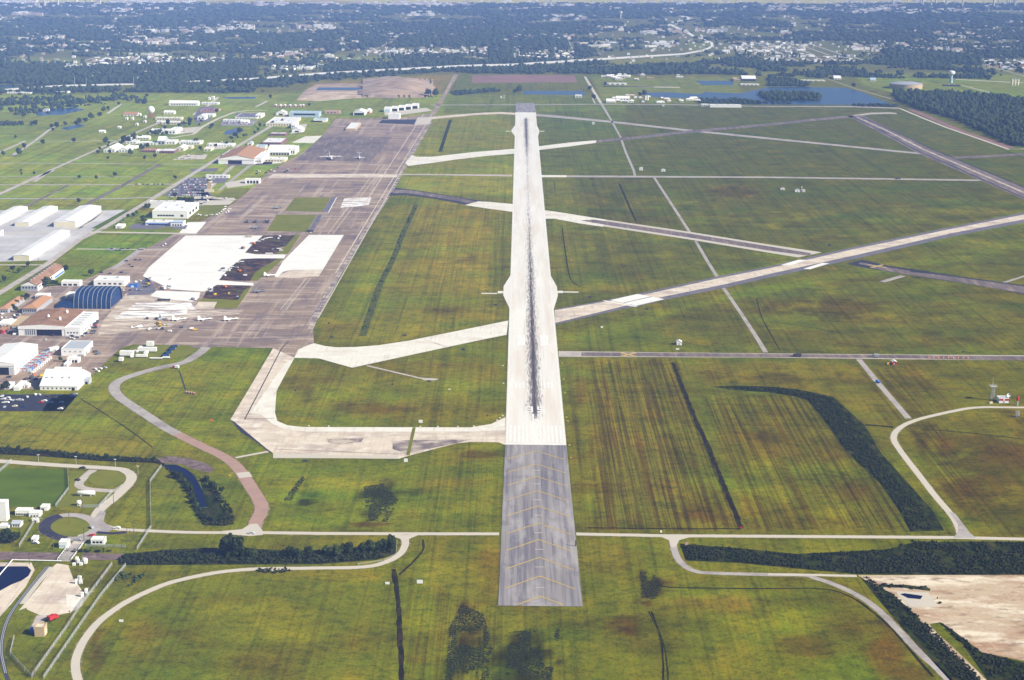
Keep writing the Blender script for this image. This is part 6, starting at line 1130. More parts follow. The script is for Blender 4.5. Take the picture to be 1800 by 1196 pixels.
def frame_work(label, px, py, n, seed):
    """pipes, cabinets and a mast: the little white plant beside the bridge"""
    r = random.Random(seed); o = empty('pump_plant', G(px, py), label, 'machinery')
    for k in range(n):
        x, y = r.uniform(-3.4, 3.4), r.uniform(-4, 4); m = MB(); m.box(x - r.uniform(.4, 1.2), x + r.uniform(.4, 1.2), y - .7, y + .7, 0, r.uniform(1.2, 3.2)); m.build('cabinet', 'white_paint', o)
    m = MB(); m.tube((-3.5, 0, 1.2), (3.8, 1, 1.2), .18); m.tube((0, -3, .8), (0, 3, .8), .18); m.tube((1, 1, 0), (1, 1, 4.5), .1); m.build('pipe', 'steel', o)
frame_work('white pump plant with pipes on the right of the bridge', 142, 990, 9, 3); frame_work('small white valve group on the edge of the concrete fan', 136, 1022, 4, 5); frame_work('white valve group at the lower rim of the concrete fan', 153, 1045, 4, 8); frame_work('cluttered white machinery between shed and ring road', 63, 915, 5, 12)
mb = MB(); a0, a1, a2 = G(22, 986.5), G(108, 988.5), G(-8, 1022)
for p, q in ((a0, a1), (a0, a2)): mb.tube(p + Vector((0, 0, .9)), q + Vector((0, 0, .9)), .35, .35, 8)
tag(mb.build('overground_pipe', 'white_paint'), 'white overground pipe bending round the dark basin', 'pipe')
def bridge():
    a, b = G(135, 957), G(113, 986); o = empty('road_bridge', (a + b) / 2, 'short road bridge with pale railings over the canal', 'bridge'); c = (a + b) / 2; d = (b - a).normalized(); n = Vector((-d.y, d.x, 0)); L = (b - a).length / 2
    m = MB(); m.add([tuple(d * s * L + n * t * 4.2 + Vector((0, 0, .35))) for s, t in ((-1, -1), (-1, 1), (1, 1), (1, -1))] + [tuple(d * s * L + n * t * 4.2) for s, t in ((-1, -1), (-1, 1), (1, 1), (1, -1))], [(0, 1, 2, 3), (0, 4, 5, 1), (2, 6, 7, 3), (1, 5, 6, 2), (3, 7, 4, 0)]); m.build('deck', 'grey_road', o)
    for s in (-1, 1):
        m = MB(); m.tube(-d * L + n * s * 4.3 + Vector((0, 0, 1.3)), d * L + n * s * 4.3 + Vector((0, 0, 1.3)), .18)
        for k in range(9): q = -d * L + d * (2 * L * k / 8) + n * s * 4.3; m.tube(q + Vector((0, 0, .3)), q + Vector((0, 0, 1.3)), .14, .14, 6)
        m.build('railing', 'white_paint', o)
bridge()
# ------------------------------------------------------------------ aircraft
def fuselage(prof, n=14): m = MB(); m.lathe(prof, n, 'Y'); return m
def wing(y0, root, tip, span, sweep, z, t=.35, z1=None):
    m = MB(); z1 = z if z1 is None else z1
    for s in (-1, 1):
        q = [(0, y0, z), (0, y0 - root, z), (s * span, y0 - sweep - tip, z1), (s * span, y0 - sweep, z1)]
        m.add([(x, y, w + t / 2) for x, y, w in q] + [(x, y, w - t / 2) for x, y, w in q], [(0, 1, 2, 3), (7, 6, 5, 4), (0, 4, 5, 1), (1, 5, 6, 2), (2, 6, 7, 3), (3, 7, 4, 0)])
    return m
def fin(y0, root, tip, h, sweep, z, t=.4, x=0, lean=0):
    m = MB(); q = [(y0, z), (y0 - root, z), (y0 - sweep - tip, z + h), (y0 - sweep, z + h)]
    m.add([(x - t / 2 + (lean if w > z else 0), y, w) for y, w in q] + [(x + t / 2 + (lean if w > z else 0), y, w) for y, w in q], [(0, 1, 2, 3), (7, 6, 5, 4), (0, 4, 5, 1), (1, 5, 6, 2), (2, 6, 7, 3), (3, 7, 4, 0)]); return m
def gear(o, pts, m='rubber'):
    for x, y, h in pts: g = MB(); g.tube((x, y, 0.3), (x, y, h), .14); g.tube((x - .25, y, .45), (x + .25, y, .45), .45, .45, 10); g.build('landing_gear', m, o)
def transport(px, py, rz):
    o = empty('aircraft', G(px, py), 'four engined transport aircraft, white tailed and blue shaded, on the dark apron', 'aircraft', None, rz)
    fuselage([(.1, 16), (1.2, 15), (2.1, 12), (2.3, 6), (2.3, -4), (1.7, -10), (.6, -16), (.1, -17.5)]).build('fuselage', 'white_paint', o, smooth=True).location.z = 3
    wing(5, 5, 2.8, 20, 1.2, 5.2, .5).build('wing', 'white_paint', o); wing(-13, 3.4, 1.8, 8, 1.4, 4.0, .3).build('tailplane', 'white_paint', o); fin(-11, 6.5, 2.6, 8.2, 3.4, 4.0).build('tail_fin', 'white_paint', o)
    for x in (-10, -5, 5, 10):
        m = MB(); m.lathe([(.3, 7.8), (.7, 7), (.75, 3), (.2, 0)], 10, 'Y', (x, 0, 4.7)); e = m.build('engine', 'jet_grey', o); q = MB()
        for k in range(4): a = k * PI / 2 + .4; q.box(-.12, .12, 7.7, 7.85, 0, 2); q = q; 
        q = MB()
        for k in range(4):
            a = k * PI / 2 + .4; q.add([(x, 7.7, 4.7), (x + 2 * math.cos(a) - .2 * math.sin(a), 7.7, 4.7 + 2 * math.sin(a) + .2 * math.cos(a)), (x + 2 * math.cos(a) + .2 * math.sin(a), 7.7, 4.7 + 2 * math.sin(a) - .2 * math.cos(a))], [(0, 1, 2)])
        q.build('propeller', 'dark_grey', e)
    gear(o, [(-2.1, 1, 1.5), (2.1, 1, 1.5), (0, 12, 1.5)]); m = MB(); m.box(-1.2, 1.2, 13.4, 14.6, 3.6, 4.5); m.build('cockpit_glass', 'glass', o)
    return o
def bizjet(px, py, rz):
    o = empty('aircraft', G(px, py), 'white T tailed jet parked beside the four engined transport aircraft', 'aircraft', None, rz)
    fuselage([(.1, 12), (.9, 10.5), (1.3, 8), (1.35, -3), (1.0, -8), (.2, -12)]).build('fuselage', 'white_paint', o, smooth=True).location.z = 2.2
    wing(2, 4.2, 1.4, 10.5, 3.5, 1.6, .3).build('wing', 'white_paint', o); fin(-7, 4.5, 2.6, 6, 2.6, 3.0).build('tail_fin', 'white_paint', o); wing(-9.4, 2.4, 1.3, 5.2, 1.2, 9.0, .25).build('tailplane', 'white_paint', o)
    for x in (-2, 2): m = MB(); m.lathe([(.5, -3.2), (.75, -4), (.7, -6.5), (.4, -7.4)], 10, 'Y', (x, 0, 2.9)); m.build('engine', 'silver', o)
    gear(o, [(-1.6, -1, 1.6), (1.6, -1, 1.6), (0, 9, 1.4)]); m = MB(); m.box(-.7, .7, 9.0, 9.9, 2.9, 3.4); m.build('cockpit_glass', 'glass', o)
    return o
transport(581, 280, .25 + PI); bizjet(631.5, 279, .1 + PI)
def trainer(paint, label, kind='aircraft'):
    o = empty(kind, (0, 0, 0), label, 'jet')
    fuselage([(.06, 9.6), (.35, 8), (.75, 5.5), (.95, 2.5), (1.0, -2), (.95, -6), (.75, -7.6)]).build('fuselage', paint, o, smooth=True).location.z = 1.75
    wing(.8, 4.4, 1.6, 5.1, 2.4, 1.45, .22).build('wing', paint, o); wing(-4.6, 2.2, 1.1, 2.9, 1.2, 1.6, .18).build('tailplane', paint, o); fin(-2.6, 4.0, 1.7, 3.0, 2.4, 2.4, .25).build('tail_fin', paint, o)
    m = MB(); m.lathe([(.1, 5.8), (.5, 4.6), (.55, 2.6), (.1, .8)], 10, 'Y', (0, 0, 2.5)); m.build('canopy', 'glass', o)
    gear(o, [(-1.4, -.8, 1.3), (1.4, -.8, 1.3), (0, 5.5, 1.2)]); return o
T1 = trainer('white_paint', 'white needle nosed jet, leftmost of the slim white jets on the lower apron'); T1.location = G(288, 563); T1.rotation_euler.z = -2.2
for x, y, l in ((314, 563.5, 'white needle nosed jet, second of the slim white jets on the lower apron'), (359, 563.5, 'white needle nosed jet, third of the slim white jets beside a fuel stain'), (405, 563.5, 'white needle nosed jet, rightmost of the slim white jets on the lower apron')): copy_tree(T1, G(x, y), -1.15, l)
T2 = trainer('jet_grey', 'dark grey jet near the left corner of the upper grass square'); T2.location = G(488, 367); T2.rotation_euler.z = -.9
for x, y, l, r in ((435, 391, 'grey jet, left one of the row of three below the upper grass square', .3), (450, 391, 'grey jet, middle one of the row of three', .3), (469, 391.5, 'grey jet, right one of the row of three beside the lower grass square', .6), (450, 402, 'grey jet parked on its own below the row of three', -.7)): copy_tree(T2, G(x, y), r, l)
copy_tree(T1, G(474, 486), -1.3, 'white jet at the corner of the soil beds beside the bright concrete'); copy_tree(T2, G(456, 514), -1.1, 'grey jet near the lower right soil bed')
def heli(px, py, rz, paint, label):
    o = empty('helicopter', G(px, py), label, 'helicopter', None, rz)
    m = MB(); m.lathe([(.1, 5), (1.0, 4), (1.3, 2), (1.3, -1), (.7, -2.5), (.3, -3.5), (.22, -9), (.1, -9.2)], 12, 'Y', (0, 0, 1.9)); m.build('body', paint, o, smooth=True)
    m = MB(); m.lathe([(.2, 5.02), (.95, 4.2), (1.15, 3.0)], 12, 'Y', (0, 0, 2.1)); m.build('canopy', 'glass', o)
    m = MB(); m.tube((0, 0, 3), (0, 0, 3.8), .2)
    for k in range(4): a = k * PI / 2 + .3; m.add([(.1 * math.sin(a), -.1 * math.cos(a), 3.8), (6.5 * math.cos(a) + .2 * math.sin(a), 6.5 * math.sin(a) - .2 * math.cos(a), 3.7), (6.5 * math.cos(a) - .2 * math.sin(a), 6.5 * math.sin(a) + .2 * math.cos(a), 3.7), (-.1 * math.sin(a), .1 * math.cos(a), 3.8)], [(0, 1, 2, 3)])
    m.build('rotor', 'dark_grey', o); fin(-8, 1.4, .8, 2.0, .8, 2.0, .15).build('tail_fin', paint, o)
    for s in (-1, 1): m = MB(); m.tube((s * 1.1, -1.6, .15), (s * 1.1, 2.6, .15), .1); m.tube((s * 1.1, 0, .15), (s * .7, 0, 1), .07); m.build('skid', 'steel', o)
    return o
heli(245, 577, -.7, 'white_paint', 'dark and white helicopter on the lower apron'); heli(281, 575, 1.1, 'yellow_paint', 'orange yellow helicopter on the lower apron')
# ------------------------------------------------------------------ vehicles
CAR = {'white': 'white_paint', 'silver': 'silver', 'dark blue': 'navy_fabric', 'black': 'dark_grey', 'red': 'red_paint', 'grey': 'grey_wall', 'tan': 'cream_wall'}
def make_car(paint):
    o = empty('parked_car', (0, 0, 0), 'car', 'car')
    m = MB(); P = [(-2.3, .35), (2.3, .35), (2.3, .85), (1.2, .98), (.6, 1.45), (-1.3, 1.48), (-1.9, 1.0), (-2.3, .95)]
    m.add([(-.88, y, z) for y, z in P] + [(.88, y, z) for y, z in P], [tuple(range(8))[::-1], tuple(range(8, 16))] + [(i, (i + 1) % 8, 8 + (i + 1) % 8, 8 + i) for i in range(8)]); m.build('body', paint, o)
    g = MB(); g.box(-.9, .9, -1.2, .5, 1.02, 1.34); g.add([(-.78, .62, 1.46), (.78, .62, 1.46), (.78, 1.2, 1.02), (-.78, 1.2, 1.02)], [(0, 1, 2, 3)]); g.build('window', 'glass', o)
    for x in (-.86, .86):
        for y in (-1.4, 1.45): w = MB(); w.tube((x - .1, y, .33), (x + .1, y, .33), .33, .33, 10); w.build('wheel', 'rubber', o)
    return o
cars = {}; NCAR = [0]
def park(px, py, rz, colour, label, group=None, wheels=True):
    p = G(px, py); p.z = .13
    if colour not in cars: cars[colour] = make_car(CAR[colour]); o = cars[colour]; o.location = p; o.rotation_euler.z = rz
    else:
        src = cars[colour]; o = src.copy(); C.objects.link(o); o.location = p; o.rotation_euler.z = rz
        for ch in src.children:
            if ch.name.startswith('wheel') and not wheels: continue
            c = ch.copy(); C.objects.link(c); c.parent = o
        if 'group' in o: del o['group']
    o['label'] = label
    if group: o['group'] = group
    NCAR[0] += 1; return o
mix = ['white'] * 6 + ['silver'] * 4 + ['dark blue'] * 3 + ['black'] * 5 + ['red'] + ['grey'] * 4 + ['tan'] * 1
def lot(rows, lab, grp, prob=.85, pitch=2.8, wheels=False, tilt=0.0, pal=mix):
    for (x0, y0, x1, y1) in rows:
        a, b = G(x0, y0), G(x1, y1); n = max(1, int((b - a).length / pitch))
        ang = math.atan2(b.y - a.y, b.x - a.x)
        for i in range(n):
            if random.random() > prob or NCAR[0] > 285: continue
            t = (i + .5) / n; k = random.choice(pal); x, y = x0 + (x1 - x0) * t, y0 + (y1 - y0) * t
            park(x, y + random.uniform(-.1, .1), ang + tilt + (PI if random.random() < .4 else 0) + random.uniform(-.05, .05), k, '%s car %s' % (k, lab), grp + ', ' + k, wheels)
# the dark lot at the lower left
for x, y, k, r, lb in [(6, 703, 'white', 1.5, 'white car, nearest the left edge on the dark lot'), (14, 701, 'white', 1.3, 'white car third from the left edge of the dark lot'), (17, 705, 'white', 1.2, 'white car in the curl of white cars on the dark lot'), (8, 709, 'white', 1.6, 'white car at the bottom of the curl on the dark lot'), (4, 698, 'white', 1.9, 'white car at the top left of the dark lot'), (12, 709, 'white', 1.4, 'white car right of the bottom one of the curl'),
        (33, 704.5, 'white', 1.5, 'white car alone in the middle of the dark lot'), (37, 705, 'silver', 1.5, 'silver car beside the lone white one on the dark lot'), (72, 709, 'red', 1.5, 'red car on the dark lot'), (78, 706, 'white', 1.5, 'white car just above the red one'), (26, 715.5, 'tan', 1.7, 'tan car at the bottom of the dark lot'), (48, 699, 'silver', .5, 'silver car by the upper median of the dark lot'),
        (98, 697, 'black', 1.5, 'black car at the top of the light grey lot'), (103, 696.5, 'dark blue', 1.5, 'dark blue car next to the black one on the light grey lot'), (96, 700.5, 'black', 1.5, 'second black car at the top of the light grey lot'), (125, 695.5, 'black', 1.5, 'black car at the upper right corner of the light grey lot'), (129, 697.5, 'dark blue', 1.5, 'dark blue car at the upper right corner of the light grey lot'), (132, 694.5, 'grey', 1.5, 'grey car at the right rim of the light grey lot'),
        (89, 709, 'dark blue', 1.5, 'dark blue car alone in the light grey lot'), (108, 709, 'dark blue', 1.5, 'second dark blue car alone in the light grey lot'), (109, 717.5, 'black', 1.5, 'black car low on the light grey lot'), (106, 720, 'white', 1.5, 'white car lowest on the light grey lot'), (62, 694.8, 'white', .6, 'white car at the kerb above the dark lot'), (68, 695.4, 'silver', 1.1, 'silver car at the kerb above the dark lot'),
        (58, 661, 'tan', .6, 'tan car on the yard right of the large white hangar'), (167, 650, 'white', .9, 'white car on the grass edge at the apron corner'), (176, 649.5, 'white', 1.1, 'second white car at the apron corner'), (184, 648, 'silver', 1.3, 'silver car at the apron corner'), (172, 654, 'white', .9, 'white van like car lower at the apron corner'), (92, 591, 'black', 1.5, 'black car before the open main hangar'), (16, 664, 'black', 1.5, 'black car outside the large white hangar'),
        (137, 845, 'black', .9, 'black car on the road beside the oval island'), (145, 824, 'black', 1.4, 'black car on the road above the oval island'), (162, 943, 'red', 1.5, 'red car behind the white shed at the junction'), (138, 950.5, 'grey', 1.5, 'grey car on the road to the bridge'), (161, 929, 'grey', .7, 'grey car on the road junction by the round island'), (442, 939, 'silver', 1.5, 'silver car on the perimeter road below the red road'), (1228, 604, 'white', 1.5, 'white car parked off the cross taxiway') if False else (206, 929.5, 'white', 1.5, 'white car at the side of the junction road'),
        (1452, 600, 'grey', 1.5, 'x') if False else (63, 956, 'white', 1.2, 'white car by the narrow white hut')]: park(x, y, r, k, lb)
lot([(4, 717, 22, 717), (30, 716, 60, 716), (5, 697, 26, 697), (40, 697, 60, 697), (78, 697, 92, 697), (2, 705, 28, 705)], 'on the dark lot at the lower left', 'cars on the dark lot', .42, 3.4, True, 0, ['black', 'dark blue', 'dark blue', 'black', 'grey'])
lot([(0, 560, 14, 559), (0, 566, 20, 562), (22, 556, 36, 554), (2, 553, 12, 553), (54, 552, 62, 552)], 'parked by the brown roofed houses', 'cars by the brown roofed houses', .85)
for k in range(7): lot([(288 + k * 6.3, 344 - k * 4.6, 362 + k * 3.4 - 8 * (k < 2), 344 - k * 4.6)], 'in the full car park beside the control tower', 'cars in the full car park', .74, 3.3)
lot([(310, 280, 346, 280), (318, 276, 362, 276), (326, 273, 360, 273)], 'in the pale lot left of the red brown roofed hangar', 'cars in the small pale lot', .6, 3.6)
lot([(118, 596, 170, 572), (124, 598, 150, 590), (52, 598, 108, 598), (200, 512, 246, 510), (150, 512, 168, 512), (236, 497, 268, 489)], 'or service vehicle parked along the hangars of the lower apron', 'vehicles along the lower hangars', .5, 6)
lot([(250, 267, 306, 269), (252, 265, 280, 266), (346, 212, 372, 206), (392, 217, 440, 219), (300, 233, 330, 231), (382, 250, 404, 250), (258, 230, 280, 229), (486, 214, 520, 213)], 'in the yards of the old base', 'cars in the yards of the old base', .6, 5)
lot([(238, 325, 288, 325)], 'in the roadside row on the grass fields', 'cars in the roadside row', .85, 3.4, False, PI / 2)
lot([(188, 438.5, 232, 438.5), (190, 441, 218, 441)], 'in the roadside row below the long white hangars', 'cars below the long hangars', .7, 3.4, False, PI / 2)
lot([(396, 219, 420, 219), (468, 226, 506, 226), (460, 231, 474, 231), (400, 216.5, 448, 216.5)], 'among the depots of the upper base', 'cars among the depots', .42, 5.5)
for x, y in ((348, 378), (353, 379), (362, 380), (372, 378.5), (381, 378), (385, 376), (389, 373), (391, 370), (395, 368), (400, 371), (404, 368), (398, 374.5), (402, 373.5), (396, 364)): park(x, y, random.uniform(0, 3), 'white', 'white car in the curved row between grass and apron, right of the terminal', 'white cars in the curved row', False)
for x, y, k in ((222, 460, 'dark blue'), (228, 466, 'black'), (238, 458, 'black'), (246, 458, 'dark blue'), (213, 480, 'dark blue'), (193, 482, 'black'), (178, 480, 'dark blue'), (232, 470, 'black'), (263, 503, 'black'), (206, 395, 'black'), (212, 392, 'black'), (216, 388, 'dark blue'), (290, 430, 'white'), (286, 433, 'silver'), (300, 492, 'silver'), (505, 300, 'black'), (488, 296, 'black'), (519, 298, 'red')): park(x, y, random.uniform(0, 3), k, '%s car standing on the paved yard left of the apron' % k, 'cars scattered on the yards, ' + k, False)
for x, y, lb in ((1402, 627, 'dark'), ): pass
def truck(name, label, px, py, rz, L, cabm, boxm, W=2.5, H=3.2, group=None):
    p = G(px, py); p.z = .13; o = empty(name, p, label, 'truck' if name != 'trailer' else 'trailer', group, rz)
    m = MB(); m.box(-W / 2, W / 2, -L / 2, L / 2 - 2.4, .95, H); m.build('cargo_box', boxm, o)
    if name != 'trailer':
        m = MB(); P = [(L / 2 - 2.2, .5), (L / 2, .5), (L / 2, 1.5), (L / 2 - .5, 2.5), (L / 2 - 2.2, 2.6)]; m.add([(-W / 2 + .1, y, z) for y, z in P] + [(W / 2 - .1, y, z) for y, z in P], [(4, 3, 2, 1, 0), (5, 6, 7, 8, 9)] + [(i, (i + 1) % 5, 5 + (i + 1) % 5, 5 + i) for i in range(5)]); m.build('cab', cabm, o)
        g = MB(); g.box(-W / 2 + .08, W / 2 - .08, L / 2 - 1.7, L / 2 - .9, 1.6, 2.2); g.build('window', 'glass', o)
    else: m = MB(); m.box(-.15, .15, L / 2 - 2.4, L / 2, .8, 1.0); m.build('drawbar', 'steel', o)
    for x in (-W / 2 + .15, W / 2 - .15):
        for y in (-L / 2 + 1.2, L / 2 - 3.2): w = MB(); w.tube((x - .14, y, .48), (x + .14, y, .48), .48, .48, 10); w.build('wheel', 'rubber', o)
    return o
truck('fire_truck', 'red and white fire truck at the lower rim of the concrete fan', 93, 1090, -.5, 7, 'red_paint', 'red_paint'); truck('van', 'blue and white van in the shade of the tan boxy shed', 56, 1112, .3, 5.5, 'white_paint', 'blue_paint', 2.1, 2.4)
truck('truck', 'dark truck driving on the cross taxiway', 1401, 627.5, PI / 2, 8, 'dark_grey', 'dark_grey'); truck('truck', 'grey truck at the junction of cross taxiway and field path', 1538, 628.5, 1.3, 7, 'grey_wall', 'silver')
truck('pickup', 'blue pickup driving down the field path', 1543.5, 673.5, .5, 5.5, 'blue_paint', 'blue_paint', 2, 1.6); truck('trailer', 'long white trailer beside the grey blue roofed hall', 96, 618, -.62, 13, 'white_paint', 'white_paint', 3.6, 4.5)
truck('truck', 'small orange truck beside the rows of coloured containers', 60, 662, .5, 5.5, 'orange_paint', 'orange_paint', 2.2, 2.6); truck('truck', 'dark truck on the far path in the right field', 1578, 315.5, PI / 2, 9, 'dark_grey', 'dark_grey')
truck('truck', 'black tow truck at the foot of the lower grass square', 545, 408, PI / 2, 9, 'dark_grey', 'dark_grey', 3, 2.6); truck('truck', 'dark tow truck on the bright concrete near the first soil bed', 437, 417.5, PI / 2, 9, 'grey_wall', 'tan_wall'); truck('truck', 'brown digger truck on the bright concrete beside the first soil bed', 427, 438, .8, 6, 'brown_roof', 'brown_roof')
truck('truck', 'dark low loader on the worn pale slabs', 288, 529.5, PI / 2, 14, 'dark_grey', 'dark_grey', 2.6, 2.2); truck('truck', 'red fuel truck at the corner of the bright slabs', 341, 528, .9, 7, 'red_paint', 'white_paint'); truck('truck', 'pink and white crash tender left of the bright slab', 287, 509, .8, 8, 'red_paint', 'white_paint', 2.8, 3.4)
truck('van', 'white van with grey roof beside the crash tender', 298, 505, 1.3, 6, 'white_paint', 'white_paint', 2.2, 2.4)
# coloured containers between the hangars
cols = ['red_paint', 'purple_brick', 'blue_roof', 'grey_wall', 'blue_paint', 'red_paint', 'purple_brick', 'grey_wall', 'blue_roof']
names = {'red_paint': 'red', 'purple_brick': 'dark maroon', 'blue_roof': 'pale blue', 'grey_wall': 'grey', 'blue_paint': 'blue'}
for k in range(15):
    for j in range(3):
        x, y = 38 + k * 3.35 + j * 6.6, 653 - k * 2.65 + j * .3; cc = cols[(k * 2 + j + k // 3) % 9]; W = 3.4 - j * .4
        p = G(x, y); o = empty('container', p, '%s container in the slanting rows right of the large white hangar' % names[cc], 'container', 'containers in slanting rows, ' + names[cc]); m = MB(); m.box(-1.7, 1.7, -1.2, 1.2, .1, 2.5); m.build('box', cc, o); m = MB(); m.box(-1.6, 1.6, -1.26, -1.2, .2, 2.4); m.build('door', 'silver', o)
for k in range(10): 
    x, y = 57 + k * 3.5, 657 - k * 2.85; o = empty('container', G(x, y), 'white container at the outer edge of the slanting rows', 'container', 'white containers at the rim'); m = MB(); m.box(-1.1, 1.1, -1.5, 1.5, .1, 2.2); m.build('box', 'white_paint', o); m = MB(); m.box(-.9, .9, -1.56, -1.5, .2, 2.0); m.build('door', 'silver', o)
# service trailers on the grass notch
for x, y, L, r, W, H, lb in [(221, 626, 15, PI / 2, 5, 5, 'largest white trailer of the grass notch, at its left end'), (211, 636, 6, PI / 2, 4.5, 4, 'white trailer nearest the viewer on the grass notch'), (257, 619, 20, PI / 2, 4, 4.5, 'long white trailer in the upper row of the grass notch'), (262, 609.5, 9, PI / 2, 5, 5, 'white trailer farthest up on the grass notch'), (232, 629, 6, .3, 3, 4, 'white trailer squeezed beside the largest one'), (247, 629, 13, PI / 2, 3, 3, 'low white trailer in the lower row of the grass notch'), (257.5, 624, 12, 0, 2.6, 3.5, 'white trailer standing crosswise in the grass notch'), (272, 632, 14, PI / 2, 2.6, 1.6, 'flat white trailer at the lower rim of the grass notch'), (290, 631, 9, PI / 2, 2.6, 2, 'flat white trailer right of the others'), (248, 616, 8, .2, 3, 4, 'white trailer under the farthest one'), (237, 621, 6, 1.3, 3, 3, 'short white trailer between the two long ones')]:
    truck('trailer', lb, x, y, r, L, 'white_paint', 'white_paint', W, H)
for x, y, lb in [(292, 627, 'lower'), (297, 622, 'middle'), (303, 616, 'upper'), (308, 611, 'topmost')]: truck('trailer', 'blue tarped trailer in the slanting line on the grass notch, the %s one' % lb, x, y, -.75, 9, 'blue_paint', 'navy_fabric', 3, 2.2)
truck('van', 'red and white hut van at the side of the curved road', 309, 648.5, 1.4, 6, 'red_paint', 'white_paint', 2.6, 3)
# debris on soil beds
for x, y in ((467, 420), (472, 419), (476, 418.5), (455, 425), (450, 442), (470, 446.5), (476, 446.5), (490, 438), (494, 441), (404, 473), (408, 470), (417, 462), (425, 461)): 
    o = empty('pipe_stack', G(x, y), 'small white heap of pipes on a dark soil bed', 'pipes', 'white heaps on the soil beds'); m = MB(); [m.tube((-2.6, k * .6 - .6, .5 + .15), (2.6, k * .6 - .6, .5 + .15), .3, .3, 7) for k in range(3)]; m.tube((-2.4, -.3, 1.1), (2.4, -.3, 1.1), .3, .3, 7); m.build('pipes', 'white_paint', o); m = MB(); m.box(-1.8, -1.4, -1.2, 1.2, .05, .36); m.box(1.4, 1.8, -1.2, 1.2, .05, .36); m.build('bearer', 'bark', o)
for x, y, lb in ((420, 478, 'middle soil bed'), (446, 430, 'upper soil bed'), (395, 506, 'lower soil bed')): truck('digger', 'orange digger truck on the ' + lb, x, y, .8, 6, 'orange_paint', 'orange_paint', 2.4, 2.4)
# ------------------------------------------------------------------ posts, masts, boards
def upole(px, py, h, label, arms=True, group=None):
    o = empty('utility_pole', G(px, py), label, 'pole', group); m = MB(); m.tube((0, 0, 0), (0, 0, h), .24, .16, 8); m.build('shaft', 'wood_pole', o)
    if arms:
        m = MB(); m.box(-1.1, 1.1, -.07, .07, h - .9, h - .72); m.build('crossarm', 'wood_pole', o)
        for x in (-1, 1): m = MB(); m.tube((x, 0, h - .72), (x, 0, h - .5), .07); m.build('insulator', 'silver', o)
    return o
for x, y, h, lb in [(122, 922, 9, 'dark utility pole on the round grass island'), (236, 946, 9, 'tall utility pole right of the white shed at the junction'), (229, 953, 8, 'utility pole just left of the tall one by the white shed'), (214, 965, 7, 'short utility pole at the canal left of the fences'), (148, 951, 9, 'utility pole at the left corner of the junction shed'), (94, 966, 9, 'utility pole left of the cabin with blue panes'), (177, 1034, 10, 'utility pole between the concrete fan and the fences'), (124, 1104, 11, 'leaning utility pole base near the tan shed, beside the fence'), (61, 1190, 10, 'utility pole at the bottom of the fenced strip'),
        (145, 893, 9, 'utility pole beside the small fuel tank'), (200, 888, 9, 'utility pole on the road right of the fuel tanks'), (52, 992, 7, 'utility pole beside the white overground pipe'), (68, 468, 10, 'tall pole in front of the nearest long white hangar'), (110, 467, 8, 'pole on the lawn right of the main road'), (44, 486, 8, 'pole in the left yard beside two dark trees'), (212, 440, 8, 'pole behind the roadside car row'), (235, 437, 7, 'pole on the lawn before the bright slab')]: upole(x, y, h, lb)
upole(224, 950, 9, 'thin utility pole, second from the left in the pole line by the junction shed', False)
def slamp(px, py, h, lb):
    o = empty('street_lamp', G(px, py), lb, 'street lamp'); m = MB(); m.tube((0, 0, 0), (0, 0, h), .14, .09, 8); m.build('post', 'silver', o); m = MB(); m.box(-.9, .9, -.25, .25, h, h + .28); m.build('lamp_head', 'white_paint', o)
for x, y, lb in ((68, 813, 'street lamp leftmost on the pale road under the hedge ditch'), (134, 816, 'street lamp in the middle of the pale road under the hedge ditch'), (203, 821, 'street lamp at the bend of the pale road'), (243, 833, 'street lamp on the grass outside the bend of the pale road')): slamp(x, y, 5.8, lb)
def fence(label, P, h=2.3, panel=True, step=11.0, thick=.07):
    W = [G(*p) for p in P]; o = empty('fence', W[0], label, 'fence'); b = MB(); r = MB(); n = 0
    for i in range(len(W) - 1):
        a, c = W[i] - W[0], W[i + 1] - W[0]; L = (c - a).length; d = (c - a) / L; q = Vector((-d.y, d.x, 0)) * .03
        if panel: b.add([a, c, c + Vector((0, 0, h)), a + Vector((0, 0, h))], [(0, 1, 2, 3)])
        r.tube(a + Vector((0, 0, h)), c + Vector((0, 0, h)), thick, thick, 6); r.tube(a + Vector((0, 0, h * .5)), c + Vector((0, 0, h * .5)), thick * .6, thick * .6, 5)
        k = max(1, int(L / step))
        for j in range(k + 1):
            if n > 60: break
            p = a + d * (L * j / k); m = MB(); m.tube(p, p + Vector((0, 0, h + .25)), .09, .09, 6); m.build('post', 'silver', o); n += 1
    if panel: b.build('mesh_panel', 'chain_link', o)
    r.build('rail', 'silver', o); return o
fence('inner one of the two long slanting fences right of the concrete fan', [(197, 994), (140, 1070), (118, 1104), (57, 1190)]); fence('outer one of the two long slanting fences right of the concrete fan', [(221, 996), (178, 1048), (150, 1088), (77, 1194)]); fence('bent fence at the lower left corner by the railway', [(25, 1123), (18, 1152), (56, 1193)])
fence('fence with a white rail on the right of the green lawn', [(119, 825), (121, 861), (98, 891)]); fence('fence running down the grass strip left of the creek', [(283.6, 822), (264, 848), (264.5, 896), (266, 928), (241, 967)]); fence('fence at the top left of the green lawn', [(-6, 835), (20, 812)]); fence('fence beside the lower left grove', [(34, 962), (45, 945), (60, 920)]); fence('fence of the fuel tank yard', [(197, 867), (174, 893), (142, 893)])
fence('low pale fence round the end of the canal thicket', [(698, 953), (696, 976), (676, 987), (630, 994)], 1.2, False)
fence('low fence behind the junction shed', [(150, 961), (220, 963)], 1.8)
